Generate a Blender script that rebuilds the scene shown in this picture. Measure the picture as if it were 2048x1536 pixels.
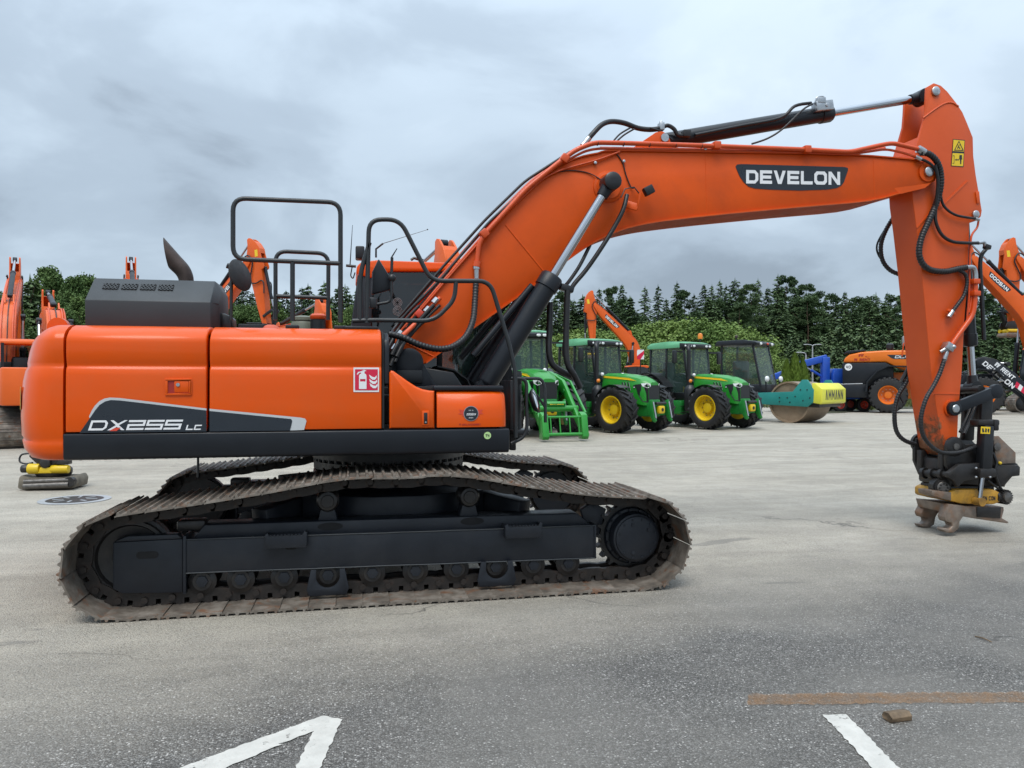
import bpy, bmesh, math, random
from mathutils import Vector, Matrix
random.seed(7)
R = math.radians
for o in list(bpy.data.objects):
    bpy.data.objects.remove(o)
scene = bpy.context.scene
COL = scene.collection

# ------------------------------------------------------------------ camera
F = 1538.0                       # focal length in photo pixels (2048 wide)
TH = R(11.9)                     # the camera looks 11.9 degrees to the right of square-on
CAM = (-0.368, -7.424, 1.64)
cd = bpy.data.cameras.new('camera')
cd.sensor_width = 36.0
cd.lens = 36.0 * F / 2048.0
cd.clip_start = 0.05
cd.clip_end = 3000
cam = bpy.data.objects.new('camera', cd)
COL.objects.link(cam)
cam.location = CAM
cam.rotation_euler = (R(90), 0, -TH)
scene.camera = cam

# ------------------------------------------------------------------ sky and light
SUN_EL, SUN_AZ = R(62), R(205)   # azimuth measured clockwise from +Y
world = bpy.data.worlds.new('World')
scene.world = world
world.use_nodes = True
nt = world.node_tree
nt.nodes.clear()
def wn(t, **k):
    n = nt.nodes.new(t)
    for a, b in k.items():
        setattr(n, a, b)
    return n
out = wn('ShaderNodeOutputWorld')
bg_sky = wn('ShaderNodeBackground')
bg_cl = wn('ShaderNodeBackground')
mixs = wn('ShaderNodeMixShader')
sky = wn('ShaderNodeTexSky', sky_type='NISHITA', sun_disc=False, sun_elevation=SUN_EL, sun_rotation=SUN_AZ)
nt.links.new(sky.outputs[0], bg_sky.inputs[0])
bg_sky.inputs[1].default_value = 0.10
tc = wn('ShaderNodeTexCoord')
sep = wn('ShaderNodeSeparateXYZ')
nt.links.new(tc.outputs['Generated'], sep.inputs[0])
def wm(op, a, b=None, c=None):
    n = wn('ShaderNodeMath', operation=op)
    for i, x in enumerate((a, b, c)):
        if x is None:
            continue
        if isinstance(x, (int, float)):
            n.inputs[i].default_value = x
        else:
            nt.links.new(x, n.inputs[i])
    return n.outputs[0]
zc = wm('MAXIMUM', sep.outputs[2], 0.0)
den = wm('ADD', zc, 0.62)
px_ = wm('DIVIDE', sep.outputs[0], den)
py_ = wm('DIVIDE', sep.outputs[1], den)
pz_ = wm('MULTIPLY', zc, 1.5)
comb = wn('ShaderNodeCombineXYZ')
nt.links.new(px_, comb.inputs[0]); nt.links.new(py_, comb.inputs[1]); nt.links.new(pz_, comb.inputs[2])
def wnoise(scale, detail, rough, off, dist=0.0):
    m = wn('ShaderNodeMapping')
    m.inputs['Location'].default_value = off
    nt.links.new(comb.outputs[0], m.inputs[0])
    n = wn('ShaderNodeTexNoise')
    n.inputs['Scale'].default_value = scale
    n.inputs['Detail'].default_value = detail
    n.inputs['Roughness'].default_value = rough
    n.inputs['Distortion'].default_value = dist
    nt.links.new(m.outputs[0], n.inputs['Vector'])
    return n.outputs[0]
n1 = wnoise(1.25, 3.0, 0.5, (0.7, 5.1, 0.2))
n2 = wnoise(3.2, 8.0, 0.52, (1.7, 4.2, 0.6), 0.3)
n3 = wnoise(7.0, 5.0, 0.5, (5.2, 2.1, 0.3), 0.2)
dens = wm('ADD', wm('MULTIPLY', n1, 0.52), wm('ADD', wm('MULTIPLY', n2, 0.43), wm('MULTIPLY', n3, 0.05)))
ramp = wn('ShaderNodeValToRGB')
nt.links.new(dens, ramp.inputs[0])
cr = ramp.color_ramp
cr.interpolation = 'EASE'
cr.elements[0].position = 0.37; cr.elements[0].color = (0.220, 0.268, 0.325, 1)
cr.elements[1].position = 0.655; cr.elements[1].color = (0.515, 0.60, 0.68, 1)
e = cr.elements.new(0.45); e.color = (0.322, 0.392, 0.468, 1)
e = cr.elements.new(0.53); e.color = (0.405, 0.488, 0.572, 1)
e = cr.elements.new(0.585); e.color = (0.455, 0.54, 0.625, 1)
# an overcast sky grows brighter towards the zenith (steeper than the CIE overcast law, shaped to light the ground), with a paler strip along the horizon
grad = wm('ADD', 0.86, wm('MULTIPLY', wm('POWER', zc, 2.0), 1.7))
hor = wm('MULTIPLY', wm('POWER', wm('SUBTRACT', 1.0, zc), 14.0), 0.28)
grad = wm('ADD', grad, hor)
vm = wn('ShaderNodeVectorMath', operation='SCALE')
nt.links.new(ramp.outputs[0], vm.inputs[0]); nt.links.new(grad, vm.inputs['Scale'])
nt.links.new(vm.outputs[0], bg_cl.inputs[0])
bg_cl.inputs[1].default_value = 1.0
mixs.inputs[0].default_value = 0.93
nt.links.new(bg_sky.outputs[0], mixs.inputs[1])
nt.links.new(bg_cl.outputs[0], mixs.inputs[2])
nt.links.new(mixs.outputs[0], out.inputs[0])

sd = bpy.data.lights.new('sun', 'SUN')
sd.energy = 1.5
sd.angle = R(35)
sd.color = (1.0, 0.94, 0.86)
sun = bpy.data.objects.new('sun', sd)
COL.objects.link(sun)
sun.rotation_euler = (R(90) - SUN_EL, 0, R(180) - SUN_AZ)
sun.location = (0, -20, 30)

scene.view_settings.view_transform = 'Standard'
scene.view_settings.look = 'None'
scene.view_settings.exposure = 0.66
scene.view_settings.gamma = 1.0
scene.view_settings.use_curve_mapping = False
scene.cycles.use_denoising = True
scene.cycles.max_bounces = 7
scene.cycles.diffuse_bounces = 3
scene.cycles.glossy_bounces = 3
scene.cycles.transmission_bounces = 6
scene.cycles.transparent_max_bounces = 8
scene.cycles.caustics_reflective = False
scene.cycles.caustics_refractive = False

# ------------------------------------------------------------------ survey helpers: photo measurement on a real plane -> metres
def ray(px, py):
    a = (px - 1024) / F
    return (a * math.cos(TH) + math.sin(TH), -a * math.sin(TH) + math.cos(TH), (768 - py) / F)
def S(px, py, v):
    """point of the lengthwise plane y = v"""
    d = ray(px, py)
    t = (v - CAM[1]) / d[1]
    return Vector((CAM[0] + t * d[0], v, CAM[2] + t * d[2]))
def SG(px, py, z=0.0):
    """point of the level plane z"""
    d = ray(px, py)
    t = (z - CAM[2]) / d[2]
    return Vector((CAM[0] + t * d[0], CAM[1] + t * d[1], z))
def SD(px, py, t):
    """point at distance t along the view direction"""
    d = ray(px, py)
    return Vector((CAM[0] + t * d[0], CAM[1] + t * d[1], CAM[2] + t * d[2]))
def Q(pts, v):
    return [(S(x, y, v).x, S(x, y, v).z) for x, y in pts]
def T(pts, v=None):
    return [S(p[0], p[1], p[2] if len(p) > 2 else v) for p in pts]

# ------------------------------------------------------------------ mesh builder
def smooth_path(pts, n=5, closed=False):
    """Catmull-Rom through pts"""
    pts = [Vector(p) for p in pts]
    if len(pts) < 3:
        return pts
    res = []
    N = len(pts)
    for i in range(N - 1):
        p0 = pts[max(i - 1, 0)]; p1 = pts[i]; p2 = pts[i + 1]; p3 = pts[min(i + 2, N - 1)]
        for k in range(n):
            t = k / n
            res.append(0.5 * ((2 * p1) + (p2 - p0) * t + (2 * p0 - 5 * p1 + 4 * p2 - p3) * t * t + (3 * p1 - p0 - 3 * p2 + p3) * t ** 3))
    res.append(pts[-1])
    return res
def round_path(pts, r, n=5):
    """polyline with corners filleted by radius r"""
    pts = [Vector(p) for p in pts]
    res = [pts[0]]
    for i in range(1, len(pts) - 1):
        a, b, c = pts[i - 1], pts[i], pts[i + 1]
        d1 = (a - b); d2 = (c - b)
        l = min(r, d1.length * 0.48, d2.length * 0.48)
        p, q = b + d1.normalized() * l, b + d2.normalized() * l
        for k in range(n + 1):
            t = k / n
            res.append(p * (1 - t) ** 2 + b * 2 * t * (1 - t) + q * t * t)
    res.append(pts[-1])
    return res
def arc(cx, cz, r, a0, a1, n=8):
    return [(cx + r * math.cos(R(a0 + (a1 - a0) * i / n)), cz + r * math.sin(R(a0 + (a1 - a0) * i / n))) for i in range(n + 1)]

class MB:
    def __init__(s):
        s.v = []; s.f = []; s.m = []; s.cur = 0
    def add(s, vs, fs):
        o = len(s.v)
        s.v += [tuple(v) for v in vs]
        for f in fs:
            s.f.append(tuple(i + o for i in f)); s.m.append(s.cur)
        return s
    def box(s, x0, x1, y0, y1, z0, z1):
        vs = [(x, y, z) for x in (x0, x1) for y in (y0, y1) for z in (z0, z1)]
        return s.add(vs, [(0, 1, 3, 2), (4, 6, 7, 5), (0, 4, 5, 1), (2, 3, 7, 6), (0, 2, 6, 4), (1, 5, 7, 3)])
    def obox(s, c, size, M=None):
        M = M or Matrix.Identity(3)
        hx, hy, hz = [q / 2 for q in size]
        c = Vector(c)
        vs = [c + M @ Vector((x, y, z)) for x in (-hx, hx) for y in (-hy, hy) for z in (-hz, hz)]
        return s.add(vs, [(0, 1, 3, 2), (4, 6, 7, 5), (0, 4, 5, 1), (2, 3, 7, 6), (0, 2, 6, 4), (1, 5, 7, 3)])
    def beam(s, p0, p1, w, h, up=(0, 1, 0)):
        p0 = Vector(p0); p1 = Vector(p1); d = p1 - p0
        x = d.normalized(); y = Vector(up); y = (y - x * y.dot(x)).normalized(); z = x.cross(y)
        M = Matrix((x, y, z)).transposed()
        return s.obox((p0 + p1) / 2, (d.length, w, h), M)
    def prism(s, pts, y0, y1, plane='xz'):
        n = len(pts)
        def mk(p, y):
            return (p[0], y, p[1]) if plane == 'xz' else ((p[0], p[1], y) if plane == 'xy' else (y, p[0], p[1]))
        vs = [mk(p, y0) for p in pts] + [mk(p, y1) for p in pts]
        fs = [tuple(range(n)), tuple(range(2 * n - 1, n - 1, -1))]
        for i in range(n):
            j = (i + 1) % n
            fs.append((i, j, n + j, n + i))
        return s.add(vs, fs)
    def poly(s, pts3):
        return s.add(pts3, [tuple(range(len(pts3)))])
    def ribbon(s, path, y0, y1, th):
        """plate of thickness th that follows a path in x,z"""
        path = [Vector((p[0], p[1])) for p in path]
        offs = []
        for i, p in enumerate(path):
            a = path[max(i - 1, 0)]; b = path[min(i + 1, len(path) - 1)]
            d = (b - a).normalized()
            offs.append(p + Vector((-d.y, d.x)) * th)
        for i in range(len(path) - 1):
            q = [path[i], path[i + 1], offs[i + 1], offs[i]]
            vs = [(p.x, y, p.y) for y in (y0, y1) for p in q]
            s.add(vs, [(0, 1, 2, 3), (7, 6, 5, 4), (0, 4, 5, 1), (2, 6, 7, 3)] + ([(0, 3, 7, 4)] if i == 0 else []) + ([(1, 5, 6, 2)] if i == len(path) - 2 else []))
        return s
    def loft(s, rings, closed=True, cap=True):
        n = len(rings[0]); o = []
        vs = [p for r in rings for p in r]
        fs = []
        for k in range(len(rings) - 1):
            for i in range(n if closed else n - 1):
                j = (i + 1) % n
                fs.append((k * n + i, k * n + j, (k + 1) * n + j, (k + 1) * n + i))
        if cap:
            fs.append(tuple(range(n))[::-1])
            fs.append(tuple(range((len(rings) - 1) * n, len(rings) * n)))
        return s.add(vs, fs)
    def tube(s, path, r, n=8, cap=True):
        path = [Vector(p) for p in path]
        rings = []
        up = None
        for i, p in enumerate(path):
            a = path[max(i - 1, 0)]; b = path[min(i + 1, len(path) - 1)]
            d = (b - a)
            if d.length < 1e-9:
                d = Vector((0, 0, 1))
            d.normalize()
            if up is None:
                up = Vector((0, 0, 1)) if abs(d.z) < 0.9 else Vector((0, 1, 0))
            x = d.cross(up)
            if x.length < 1e-6:
                x = d.cross(Vector((1, 0, 0)))
            x.normalize()
            y = x.cross(d).normalized()
            up = y
            rr = r[i] if isinstance(r, (list, tuple)) else r
            rings.append([p + (x * math.cos(2 * math.pi * k / n) + y * math.sin(2 * math.pi * k / n)) * rr for k in range(n)])
        return s.loft(rings, True, cap)
    def ribbed(s, path, r, pitch=0.03, n=10, depth=0.12):
        """corrugated hose"""
        path = [Vector(p) for p in path]
        L = [0]
        for i in range(1, len(path)):
            L.append(L[-1] + (path[i] - path[i - 1]).length)
        m = max(4, int(L[-1] / pitch * 4))
        pts = []; rr = []
        j = 0
        for i in range(m + 1):
            d = L[-1] * i / m
            while j < len(path) - 2 and L[j + 1] < d:
                j += 1
            t = (d - L[j]) / max(1e-9, L[j + 1] - L[j])
            pts.append(path[j].lerp(path[j + 1], t))
            rr.append(r * (1 if i % 4 in (1, 2) else 1 - depth))
        return s.tube(pts, rr, n)
    def cyl(s, p0, p1, r0, r1=None, n=20):
        return s.tube([p0, p1], [r0, r0 if r1 is None else r1], n)
    def lathe(s, prof, origin=(0, 0, 0), axis=(0, 1, 0), n=24, closed=False):
        """prof: list of (radius, height along axis)"""
        ax = Vector(axis).normalized()
        u = Vector((0, 0, 1)) if abs(ax.z) < 0.9 else Vector((1, 0, 0))
        x = ax.cross(u).normalized(); y = ax.cross(x).normalized()
        o = Vector(origin)
        rings = [[o + ax * h + (x * math.cos(2 * math.pi * k / n) + y * math.sin(2 * math.pi * k / n)) * max(r, 1e-4) for k in range(n)] for r, h in prof]
        if closed:
            rings.append(rings[0])
        return s.loft(rings, True, not closed)
    def ball(s, c, r, n=12, sq=(1, 1, 1)):
        m = max(4, n // 2)
        rings = []
        c = Vector(c)
        for i in range(1, m):
            a = math.pi * i / m
            rings.append([c + Vector((math.sin(a) * math.cos(2 * math.pi * k / n) * r * sq[0], math.sin(a) * math.sin(2 * math.pi * k / n) * r * sq[1], math.cos(a) * r * sq[2])) for k in range(n)])
        return s.loft(rings, True, True)
    def build(s, name, mat, parent=None, bevel=0.0, seg=2, smooth=38, label=None, kind=None, dirn=True, ang=30):
        me = bpy.data.meshes.new(name)
        me.from_pydata(s.v, [], s.f)
        mats = mat if isinstance(mat, (list, tuple)) else [mat]
        for m in mats:
            me.materials.append(m)
        if len(mats) > 1:
            me.polygons.foreach_set('material_index', s.m)
        if dirn or bevel > 0:
            bm = bmesh.new()
            bm.from_mesh(me)
            if dirn:
                bmesh.ops.recalc_face_normals(bm, faces=bm.faces)
            if bevel > 0:
                bmesh.ops.remove_doubles(bm, verts=bm.verts, dist=1e-5)
                es = [e for e in bm.edges if len(e.link_faces) == 2 and e.calc_face_angle(0) > R(ang)]
                bmesh.ops.bevel(bm, geom=es, offset=bevel, offset_type='OFFSET', segments=seg, profile=0.5, affect='EDGES', clamp_overlap=True)
            bm.to_mesh(me)
            bm.free()
        if smooth:
            me.shade_smooth()
            me.set_sharp_from_angle(angle=R(smooth))
        me.update()
        return obj(name, me, parent, label, kind)

def obj(name, me, parent=None, label=None, kind=None):
    o = bpy.data.objects.new(name, me)
    COL.objects.link(o)
    if parent is not None:
        o.parent = parent
    if label:
        o['label'] = label
    if kind:
        o['kind'] = kind
    return o
def thing(name, label, cat, loc=(0, 0, 0), rz=0.0, group=None):
    o = bpy.data.objects.new(name, None)
    o.empty_display_size = 0.3
    COL.objects.link(o)
    o.location = loc
    o.rotation_euler = (0, 0, rz)
    return tag(o, label, cat, group)
def tag(o, label, cat, group=None):
    o['label'] = label
    o['category'] = cat
    if group:
        o['group'] = group
    return o
def copy_tree(root, loc=None, rz=None, label=None, scale=None, parent=None):
    c = root.copy()
    COL.objects.link(c)
    if parent is not None:
        c.parent = parent
    if loc is not None:
        c.location = loc
    if rz is not None:
        c.rotation_euler = (0, 0, rz)
    if scale is not None:
        c.scale = scale
    if label:
        c['label'] = label
    for ch in list(root.children):
        copy_tree(ch, parent=c)
    return c

# ------------------------------------------------------------------ block lettering
def _ring(w, c, t):
    o = [(c, 0), (w - c, 0), (w, c), (w, 1 - c), (w - c, 1), (c, 1), (0, 1 - c), (0, c)]
    k = c * 0.55
    i = [(t + k, t), (w - t - k, t), (w - t, t + k), (w - t, 1 - t - k), (w - t - k, 1 - t), (t + k, 1 - t), (t, 1 - t - k), (t, t + k)]
    return [[o[q], o[(q + 1) % 8], i[(q + 1) % 8], i[q]] for q in range(8)]
def rect(x0, y0, x1, y1):
    return [(x0, y0), (x1, y0), (x1, y1), (x0, y1)]
def glyph(ch, t=0.22, w=0.86):
    tv = t * 1.05
    m0, m1 = 0.5 - t / 2, 0.5 + t / 2
    if ch == 'E': return [rect(0, 0, tv, 1), rect(tv, 0, w, t), rect(tv, m0, w * 0.93, m1), rect(tv, 1 - t, w, 1)], w
    if ch == 'F': return [rect(0, 0, tv, 1), rect(tv, m0, w * 0.9, m1), rect(tv, 1 - t, w, 1)], w
    if ch == 'L': return [rect(0, 0, tv, 1), rect(tv, 0, w, t)], w
    if ch == 'I': return [rect(0, 0, tv, 1)], tv
    if ch == 'T': return [rect(w / 2 - tv / 2, 0, w / 2 + tv / 2, 1 - t), rect(0, 1 - t, w, 1)], w
    if ch == 'H': return [rect(0, 0, tv, 1), rect(w - tv, 0, w, 1), rect(tv, m0, w - tv, m1)], w
    if ch == 'U': return [rect(0, t, tv, 1), rect(w - tv, t, w, 1), rect(0, 0, w, t)], w
    if ch == 'J': return [rect(0, 0, w - tv, t), rect(w - tv, 0, w, 1)], w
    if ch in 'O0': return _ring(w * 1.08, 0.2, t), w * 1.08
    if ch == 'D':
        c = 0.26
        return [rect(0, 0, tv, 1), [(tv, 0), (w - c, 0), (w - c - 0.06, t), (tv, t)], [(tv, 1 - t), (w - c - 0.06, 1 - t), (w - c, 1), (tv, 1)],
                [(w - c, 0), (w, c), (w - tv, c + 0.08), (w - c - 0.06, t)], [(w - c - 0.06, 1 - t), (w - tv, 1 - c - 0.08), (w, 1 - c), (w - c, 1)],
                [(w, c), (w, 1 - c), (w - tv, 1 - c - 0.08), (w - tv, c + 0.08)]], w
    if ch == 'C': return [rect(0, 0, tv, 1), rect(tv, 0, w, t), rect(tv, 1 - t, w, 1)], w
    if ch == 'N': return [rect(0, 0, tv, 1), rect(w - tv, 0, w, 1), [(tv, 1), (tv, 0.62), (w - tv, 0), (w - tv, 0.38)]], w
    if ch == 'M': return [rect(0, 0, tv, 1), rect(w * 1.2 - tv, 0, w * 1.2, 1), [(tv, 1), (tv, 0.6), (w * 0.6, 0.12), (w * 0.6, 0.5)], [(w * 0.6, 0.5), (w * 0.6, 0.12), (w * 1.2 - tv, 0.6), (w * 1.2 - tv, 1)]], w * 1.2
    if ch == 'V': h = w / 2; return [[(0, 1), (h - 0.15, 0), (h, 0), (h, 0.3), (0.27, 1)], [(h, 0.3), (h, 0), (h + 0.15, 0), (w, 1), (w - 0.27, 1)]], w
    if ch == 'A': h = w / 2; return [[(0, 0), (0.25, 0), (h, 0.7), (h, 1), (h - 0.14, 1)], [(h, 1), (h, 0.7), (w - 0.25, 0), (w, 0), (h + 0.14, 1)]], w
    if ch == 'W':
        g = w * 0.72
        a, wa = glyph('V', t, g)
        return a + [[(x + g - 0.1 * 0, y) for x, y in p] for p in a], 2 * g
    if ch == 'Y': h = w / 2; return [rect(h - tv / 2, 0, h + tv / 2, 0.42), [(0, 1), (h - tv / 2, 0.42), (h, 0.42), (h, 0.62), (0.27, 1)], [(h, 0.62), (h, 0.42), (h + tv / 2, 0.42), (w, 1), (w - 0.27, 1)]], w
    if ch == 'X': h = w / 2; return [[(0, 1), (h - 0.14, 0.5), (h, 0.34), (h, 0.66), (0.28, 1)], [(h, 0.66), (h, 0.34), (h + 0.14, 0.5), (w, 1), (w - 0.28, 1)], [(0, 0), (0.28, 0), (h, 0.34), (h - 0.14, 0.5)], [(w, 0), (h + 0.14, 0.5), (h, 0.34), (w - 0.28, 0)]], w
    if ch == 'R': return [rect(0, 0, tv, 1), rect(tv, 1 - t, w, 1), rect(w - tv, m1, w, 1 - t), rect(tv, m0, w, m1), [(w * 0.45, m0), (w - 0.27, 0), (w, 0), (w * 0.45 + 0.27, m0)]], w
    if ch == 'P': return [rect(0, 0, tv, 1), rect(tv, 1 - t, w, 1), rect(w - tv, m1, w, 1 - t), rect(tv, m0, w, m1)], w
    if ch == 'B': return [rect(0, 0, tv, 1), rect(tv, 1 - t, w, 1), rect(w - tv, m1, w, 1 - t), rect(tv, m0, w, m1), rect(w - tv, t, w, m0), rect(tv, 0, w, t)], w
    if ch in 'S5': return [rect(0, 0, w, t), rect(w - tv, t, w, m0), rect(0, m0, w, m1), rect(0, m1, tv, 1 - t), rect(0, 1 - t, w, 1)], w
    if ch == '2': return [rect(0, 0, w, t), rect(0, t, tv, m0), rect(0, m0, w, m1), rect(w - tv, m1, w, 1 - t), rect(0, 1 - t, w, 1)], w
    if ch == '4': return [rect(w - tv * 1.5, 0, w - tv * 0.5, 1), rect(0, 0.25, w - tv * 1.5, 0.25 + t), rect(0, 0.25 + t, tv, 1)], w
    if ch == '1': return [rect(0, 0, tv, 1)], tv
    if ch == '9': return [rect(0, 1 - t, w, 1), rect(0, m1, tv, 1 - t), rect(w - tv, 0, w, 1 - t), rect(0, m0, w - tv, m1)], w
    return [], 0.45
def lettering(b, text, o, ux, uy, h, width=None, slant=0.0, t=0.22, gap=0.16, w=0.86, skip=''):
    """adds flat letters to builder b; o = lower left, ux / uy unit vectors"""
    o = Vector(o); ux = Vector(ux).normalized(); uy = Vector(uy).normalized()
    gl = []
    x = 0
    for ch in text:
        p, wd = glyph(ch, t, w)
        if ch not in skip:
            gl.append((x, p))
        x += wd + gap
    tot = x - gap
    sx = (width / tot) if width else h
    for x0, ps in gl:
        for p in ps:
            b.poly([o + ux * ((x0 + q[0]) * sx + q[1] * slant * h) + uy * (q[1] * h) for q in p])
    return b

# ------------------------------------------------------------------ materials
def nodes(name):
    m = bpy.data.materials.new(name)
    m.use_nodes = True
    t = m.node_tree
    return m, t, t.nodes['Principled BSDF']
def N(t, typ, **k):
    n = t.nodes.new(typ)
    for a, b in k.items():
        setattr(n, a, b)
    return n
def noise(t, scale, detail=4, rough=0.55, vec=None, dist=0.0, mapscale=None):
    n = N(t, 'ShaderNodeTexNoise')
    n.inputs['Scale'].default_value = scale
    n.inputs['Detail'].default_value = detail
    n.inputs['Roughness'].default_value = rough
    n.inputs['Distortion'].default_value = dist
    if vec is None:
        vec = N(t, 'ShaderNodeTexCoord').outputs['Object']
    if mapscale:
        mp = N(t, 'ShaderNodeMapping')
        mp.inputs['Scale'].default_value = mapscale
        t.links.new(vec, mp.inputs[0])
        vec = mp.outputs[0]
    t.links.new(vec, n.inputs['Vector'])
    return n.outputs[0]
def rmp(t, src, stops):
    r = N(t, 'ShaderNodeValToRGB')
    t.links.new(src, r.inputs[0])
    e = r.color_ramp.elements
    while len(e) < len(stops):
        e.new(0.5)
    for q, (p, c) in zip(e, stops):
        q.position = p
        q.color = (c, c, c, 1) if isinstance(c, (int, float)) else (*c, 1)
    return r.outputs[0]
def mixc(t, f, a, b, mode='MIX'):
    n = N(t, 'ShaderNodeMix', data_type='RGBA', blend_type=mode)
    for i, x in ((0, f), (6, a), (7, b)):
        if hasattr(x, 'is_linked') or hasattr(x, 'links'):
            t.links.new(x, n.inputs[i])
        elif i == 0:
            n.inputs[0].default_value = x
        else:
            n.inputs[i].default_value = (*x, 1) if len(x) == 3 else x
    return n.outputs[2]
def mth(t, op, a, b=None):
    n = N(t, 'ShaderNodeMath', operation=op)
    for i, x in enumerate((a, b)):
        if x is None:
            continue
        if isinstance(x, (int, float)):
            n.inputs[i].default_value = x
        else:
            t.links.new(x, n.inputs[i])
    return n.outputs[0]
def bump(t, p, h, strength, dist=0.01, normal=None):
    b = N(t, 'ShaderNodeBump')
    b.inputs['Strength'].default_value = strength
    b.inputs['Distance'].default_value = dist
    t.links.new(h, b.inputs['Height'])
    if normal:
        t.links.new(normal, b.inputs['Normal'])
    t.links.new(b.outputs[0], p.inputs['Normal'])
    return b.outputs[0]
def mat(name, col, rough=0.5, metal=0.0, coat=0.0, var=0.12, vs=3.0, bmp=0.0, bs=40.0, dirt=None, dirt_amt=0.4, ds=2.5, spec=0.5, rvar=0.1):
    m, t, p = nodes(name)
    p.inputs['Metallic'].default_value = metal
    p.inputs['Coat Weight'].default_value = coat
    p.inputs['Coat Roughness'].default_value = 0.12
    p.inputs['Specular IOR Level'].default_value = spec
    n = noise(t, vs, 6, 0.6)
    lo = tuple(c * (1 - var) for c in col); hi = tuple(min(1, c * (1 + var)) for c in col)
    c = rmp(t, n, [(0.3, lo), (0.7, hi)])
    if dirt:
        dn = noise(t, ds, 8, 0.68, dist=0.4)
        f = rmp(t, dn, [(0.48, 0.0), (0.72, dirt_amt)])
        c = mixc(t, f, c, dirt)
    t.links.new(c, p.inputs['Base Color'])
    rn = noise(t, vs * 2.3, 5, 0.6)
    t.links.new(rmp(t, rn, [(0.25, max(0.03, rough - rvar)), (0.75, min(1, rough + rvar))]), p.inputs['Roughness'])
    if bmp:
        bump(t, p, noise(t, bs, 4, 0.6), bmp, 0.004)
    return m

ORANGE = (0.80, 0.092, 0.007)
M = {}
M['panel'] = mat('orange_panel_paint', (0.70, 0.083, 0.0012), 0.32, coat=0.22, var=0.045, vs=0.9, rvar=0.04, bmp=0.03, bs=3.0, spec=0.22, dirt=(0.42, 0.13, 0.045), dirt_amt=0.16, ds=2.2)
M['boom'] = mat('orange_boom_paint', (0.66, 0.083, 0.004), 0.48, coat=0.03, spec=0.25, var=0.10, vs=1.6, bmp=0.06, bs=55, dirt=(0.30, 0.05, 0.02), dirt_amt=0.28, ds=1.7)
M['pipe'] = mat('orange_pipe_paint', (0.60, 0.070, 0.007), 0.4, coat=0.12, var=0.1, vs=6)
M['far_orange'] = mat('orange_machine_paint', (0.66, 0.105, 0.010), 0.42, coat=0.12, spec=0.35, var=0.07, vs=1.2)
M['loader_orange'] = mat('amber_orange_paint', (0.68, 0.155, 0.008), 0.42, coat=0.12, spec=0.35, var=0.06, vs=1.0)
M['charcoal'] = mat('charcoal_paint', (0.011, 0.0135, 0.018), 0.38, coat=0.0, var=0.18, vs=2.0, bmp=0.05, bs=90, spec=0.35)
M['frame'] = mat('undercarriage_paint', (0.0135, 0.0165, 0.0225), 0.42, var=0.25, vs=3, bmp=0.15, bs=60, dirt=(0.045, 0.042, 0.038), dirt_amt=0.22, ds=3.0, spec=0.35)
M['hood'] = mat('textured_grey_paint', (0.030, 0.036, 0.041), 0.55, var=0.12, vs=1.5, bmp=0.10, bs=160)
M['black'] = mat('black_paint', (0.009, 0.010, 0.012), 0.4, var=0.2, vs=6, bmp=0.05, bs=70)
M['rail'] = mat('black_handrail_paint', (0.016, 0.019, 0.021), 0.42, var=0.15, vs=8)
M['void'] = mat('dark_interior', (0.006, 0.006, 0.007), 0.8, var=0.2)
M['rubber'] = mat('black_rubber', (0.012, 0.012, 0.013), 0.58, var=0.25, vs=9, bmp=0.15, bs=120)
M['hose'] = mat('hose_rubber', (0.011, 0.011, 0.012), 0.45, var=0.25, vs=14)
M['chrome'] = mat('chrome', (0.46, 0.47, 0.49), 0.10, metal=1.0, var=0.03, rvar=0.03)
M['steel'] = mat('zinc_steel', (0.48, 0.49, 0.50), 0.34, metal=1.0, var=0.15, vs=30)
M['castblack'] = mat('greasy_cast_steel', (0.013, 0.012, 0.012), 0.42, var=0.4, vs=9, bmp=0.35, bs=45, dirt=(0.055, 0.042, 0.030), dirt_amt=0.35, ds=5)
M['hook'] = mat('worn_bare_steel', (0.20, 0.16, 0.13), 0.5, metal=0.35, var=0.35, vs=9, bmp=0.3, bs=35, dirt=(0.26, 0.11, 0.04), dirt_amt=0.75, ds=7)
M['rotor_yellow'] = mat('worn_yellow_paint', (0.50, 0.26, 0.028), 0.55, var=0.2, vs=8, bmp=0.25, bs=40, dirt=(0.09, 0.055, 0.025), dirt_amt=0.9, ds=4)
M['pin'] = mat('worn_pin_steel', (0.16, 0.15, 0.14), 0.45, metal=0.8, var=0.3, vs=20)
M['yellow'] = mat('yellow_paint', (0.66, 0.45, 0.010), 0.42, coat=0.1, var=0.06, vs=4)
M['green'] = mat('green_machine_paint', (0.018, 0.245, 0.024), 0.34, coat=0.25, var=0.07, vs=2)
M['green_dark'] = mat('green_frame_paint', (0.010, 0.185, 0.028), 0.45, coat=0.1, var=0.15, vs=4)
M['green_roof'] = mat('green_roof_plastic', (0.10, 0.34, 0.17), 0.45, var=0.05)
M['teal'] = mat('teal_frame_paint', (0.012, 0.205, 0.185), 0.45, var=0.1, vs=2)
M['lime'] = mat('lemon_bumper_paint', (0.68, 0.66, 0.06), 0.42, var=0.06, vs=2)
M['blue'] = mat('blue_machine_paint', (0.012, 0.075, 0.42), 0.4, coat=0.15, var=0.12, vs=3)
M['drum'] = mat('worn_drum_steel', (0.27, 0.20, 0.135), 0.55, metal=0.25, var=0.15, vs=3, bmp=0.1, bs=25, dirt=(0.18, 0.11, 0.06), dirt_amt=0.5)
M['white'] = mat('white_vinyl', (0.78, 0.79, 0.80), 0.4, var=0.03)
M['silver'] = mat('silver_vinyl', (0.50, 0.52, 0.53), 0.4, var=0.03)
M['decal'] = mat('charcoal_vinyl', (0.016, 0.022, 0.030), 0.33, var=0.08)
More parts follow.
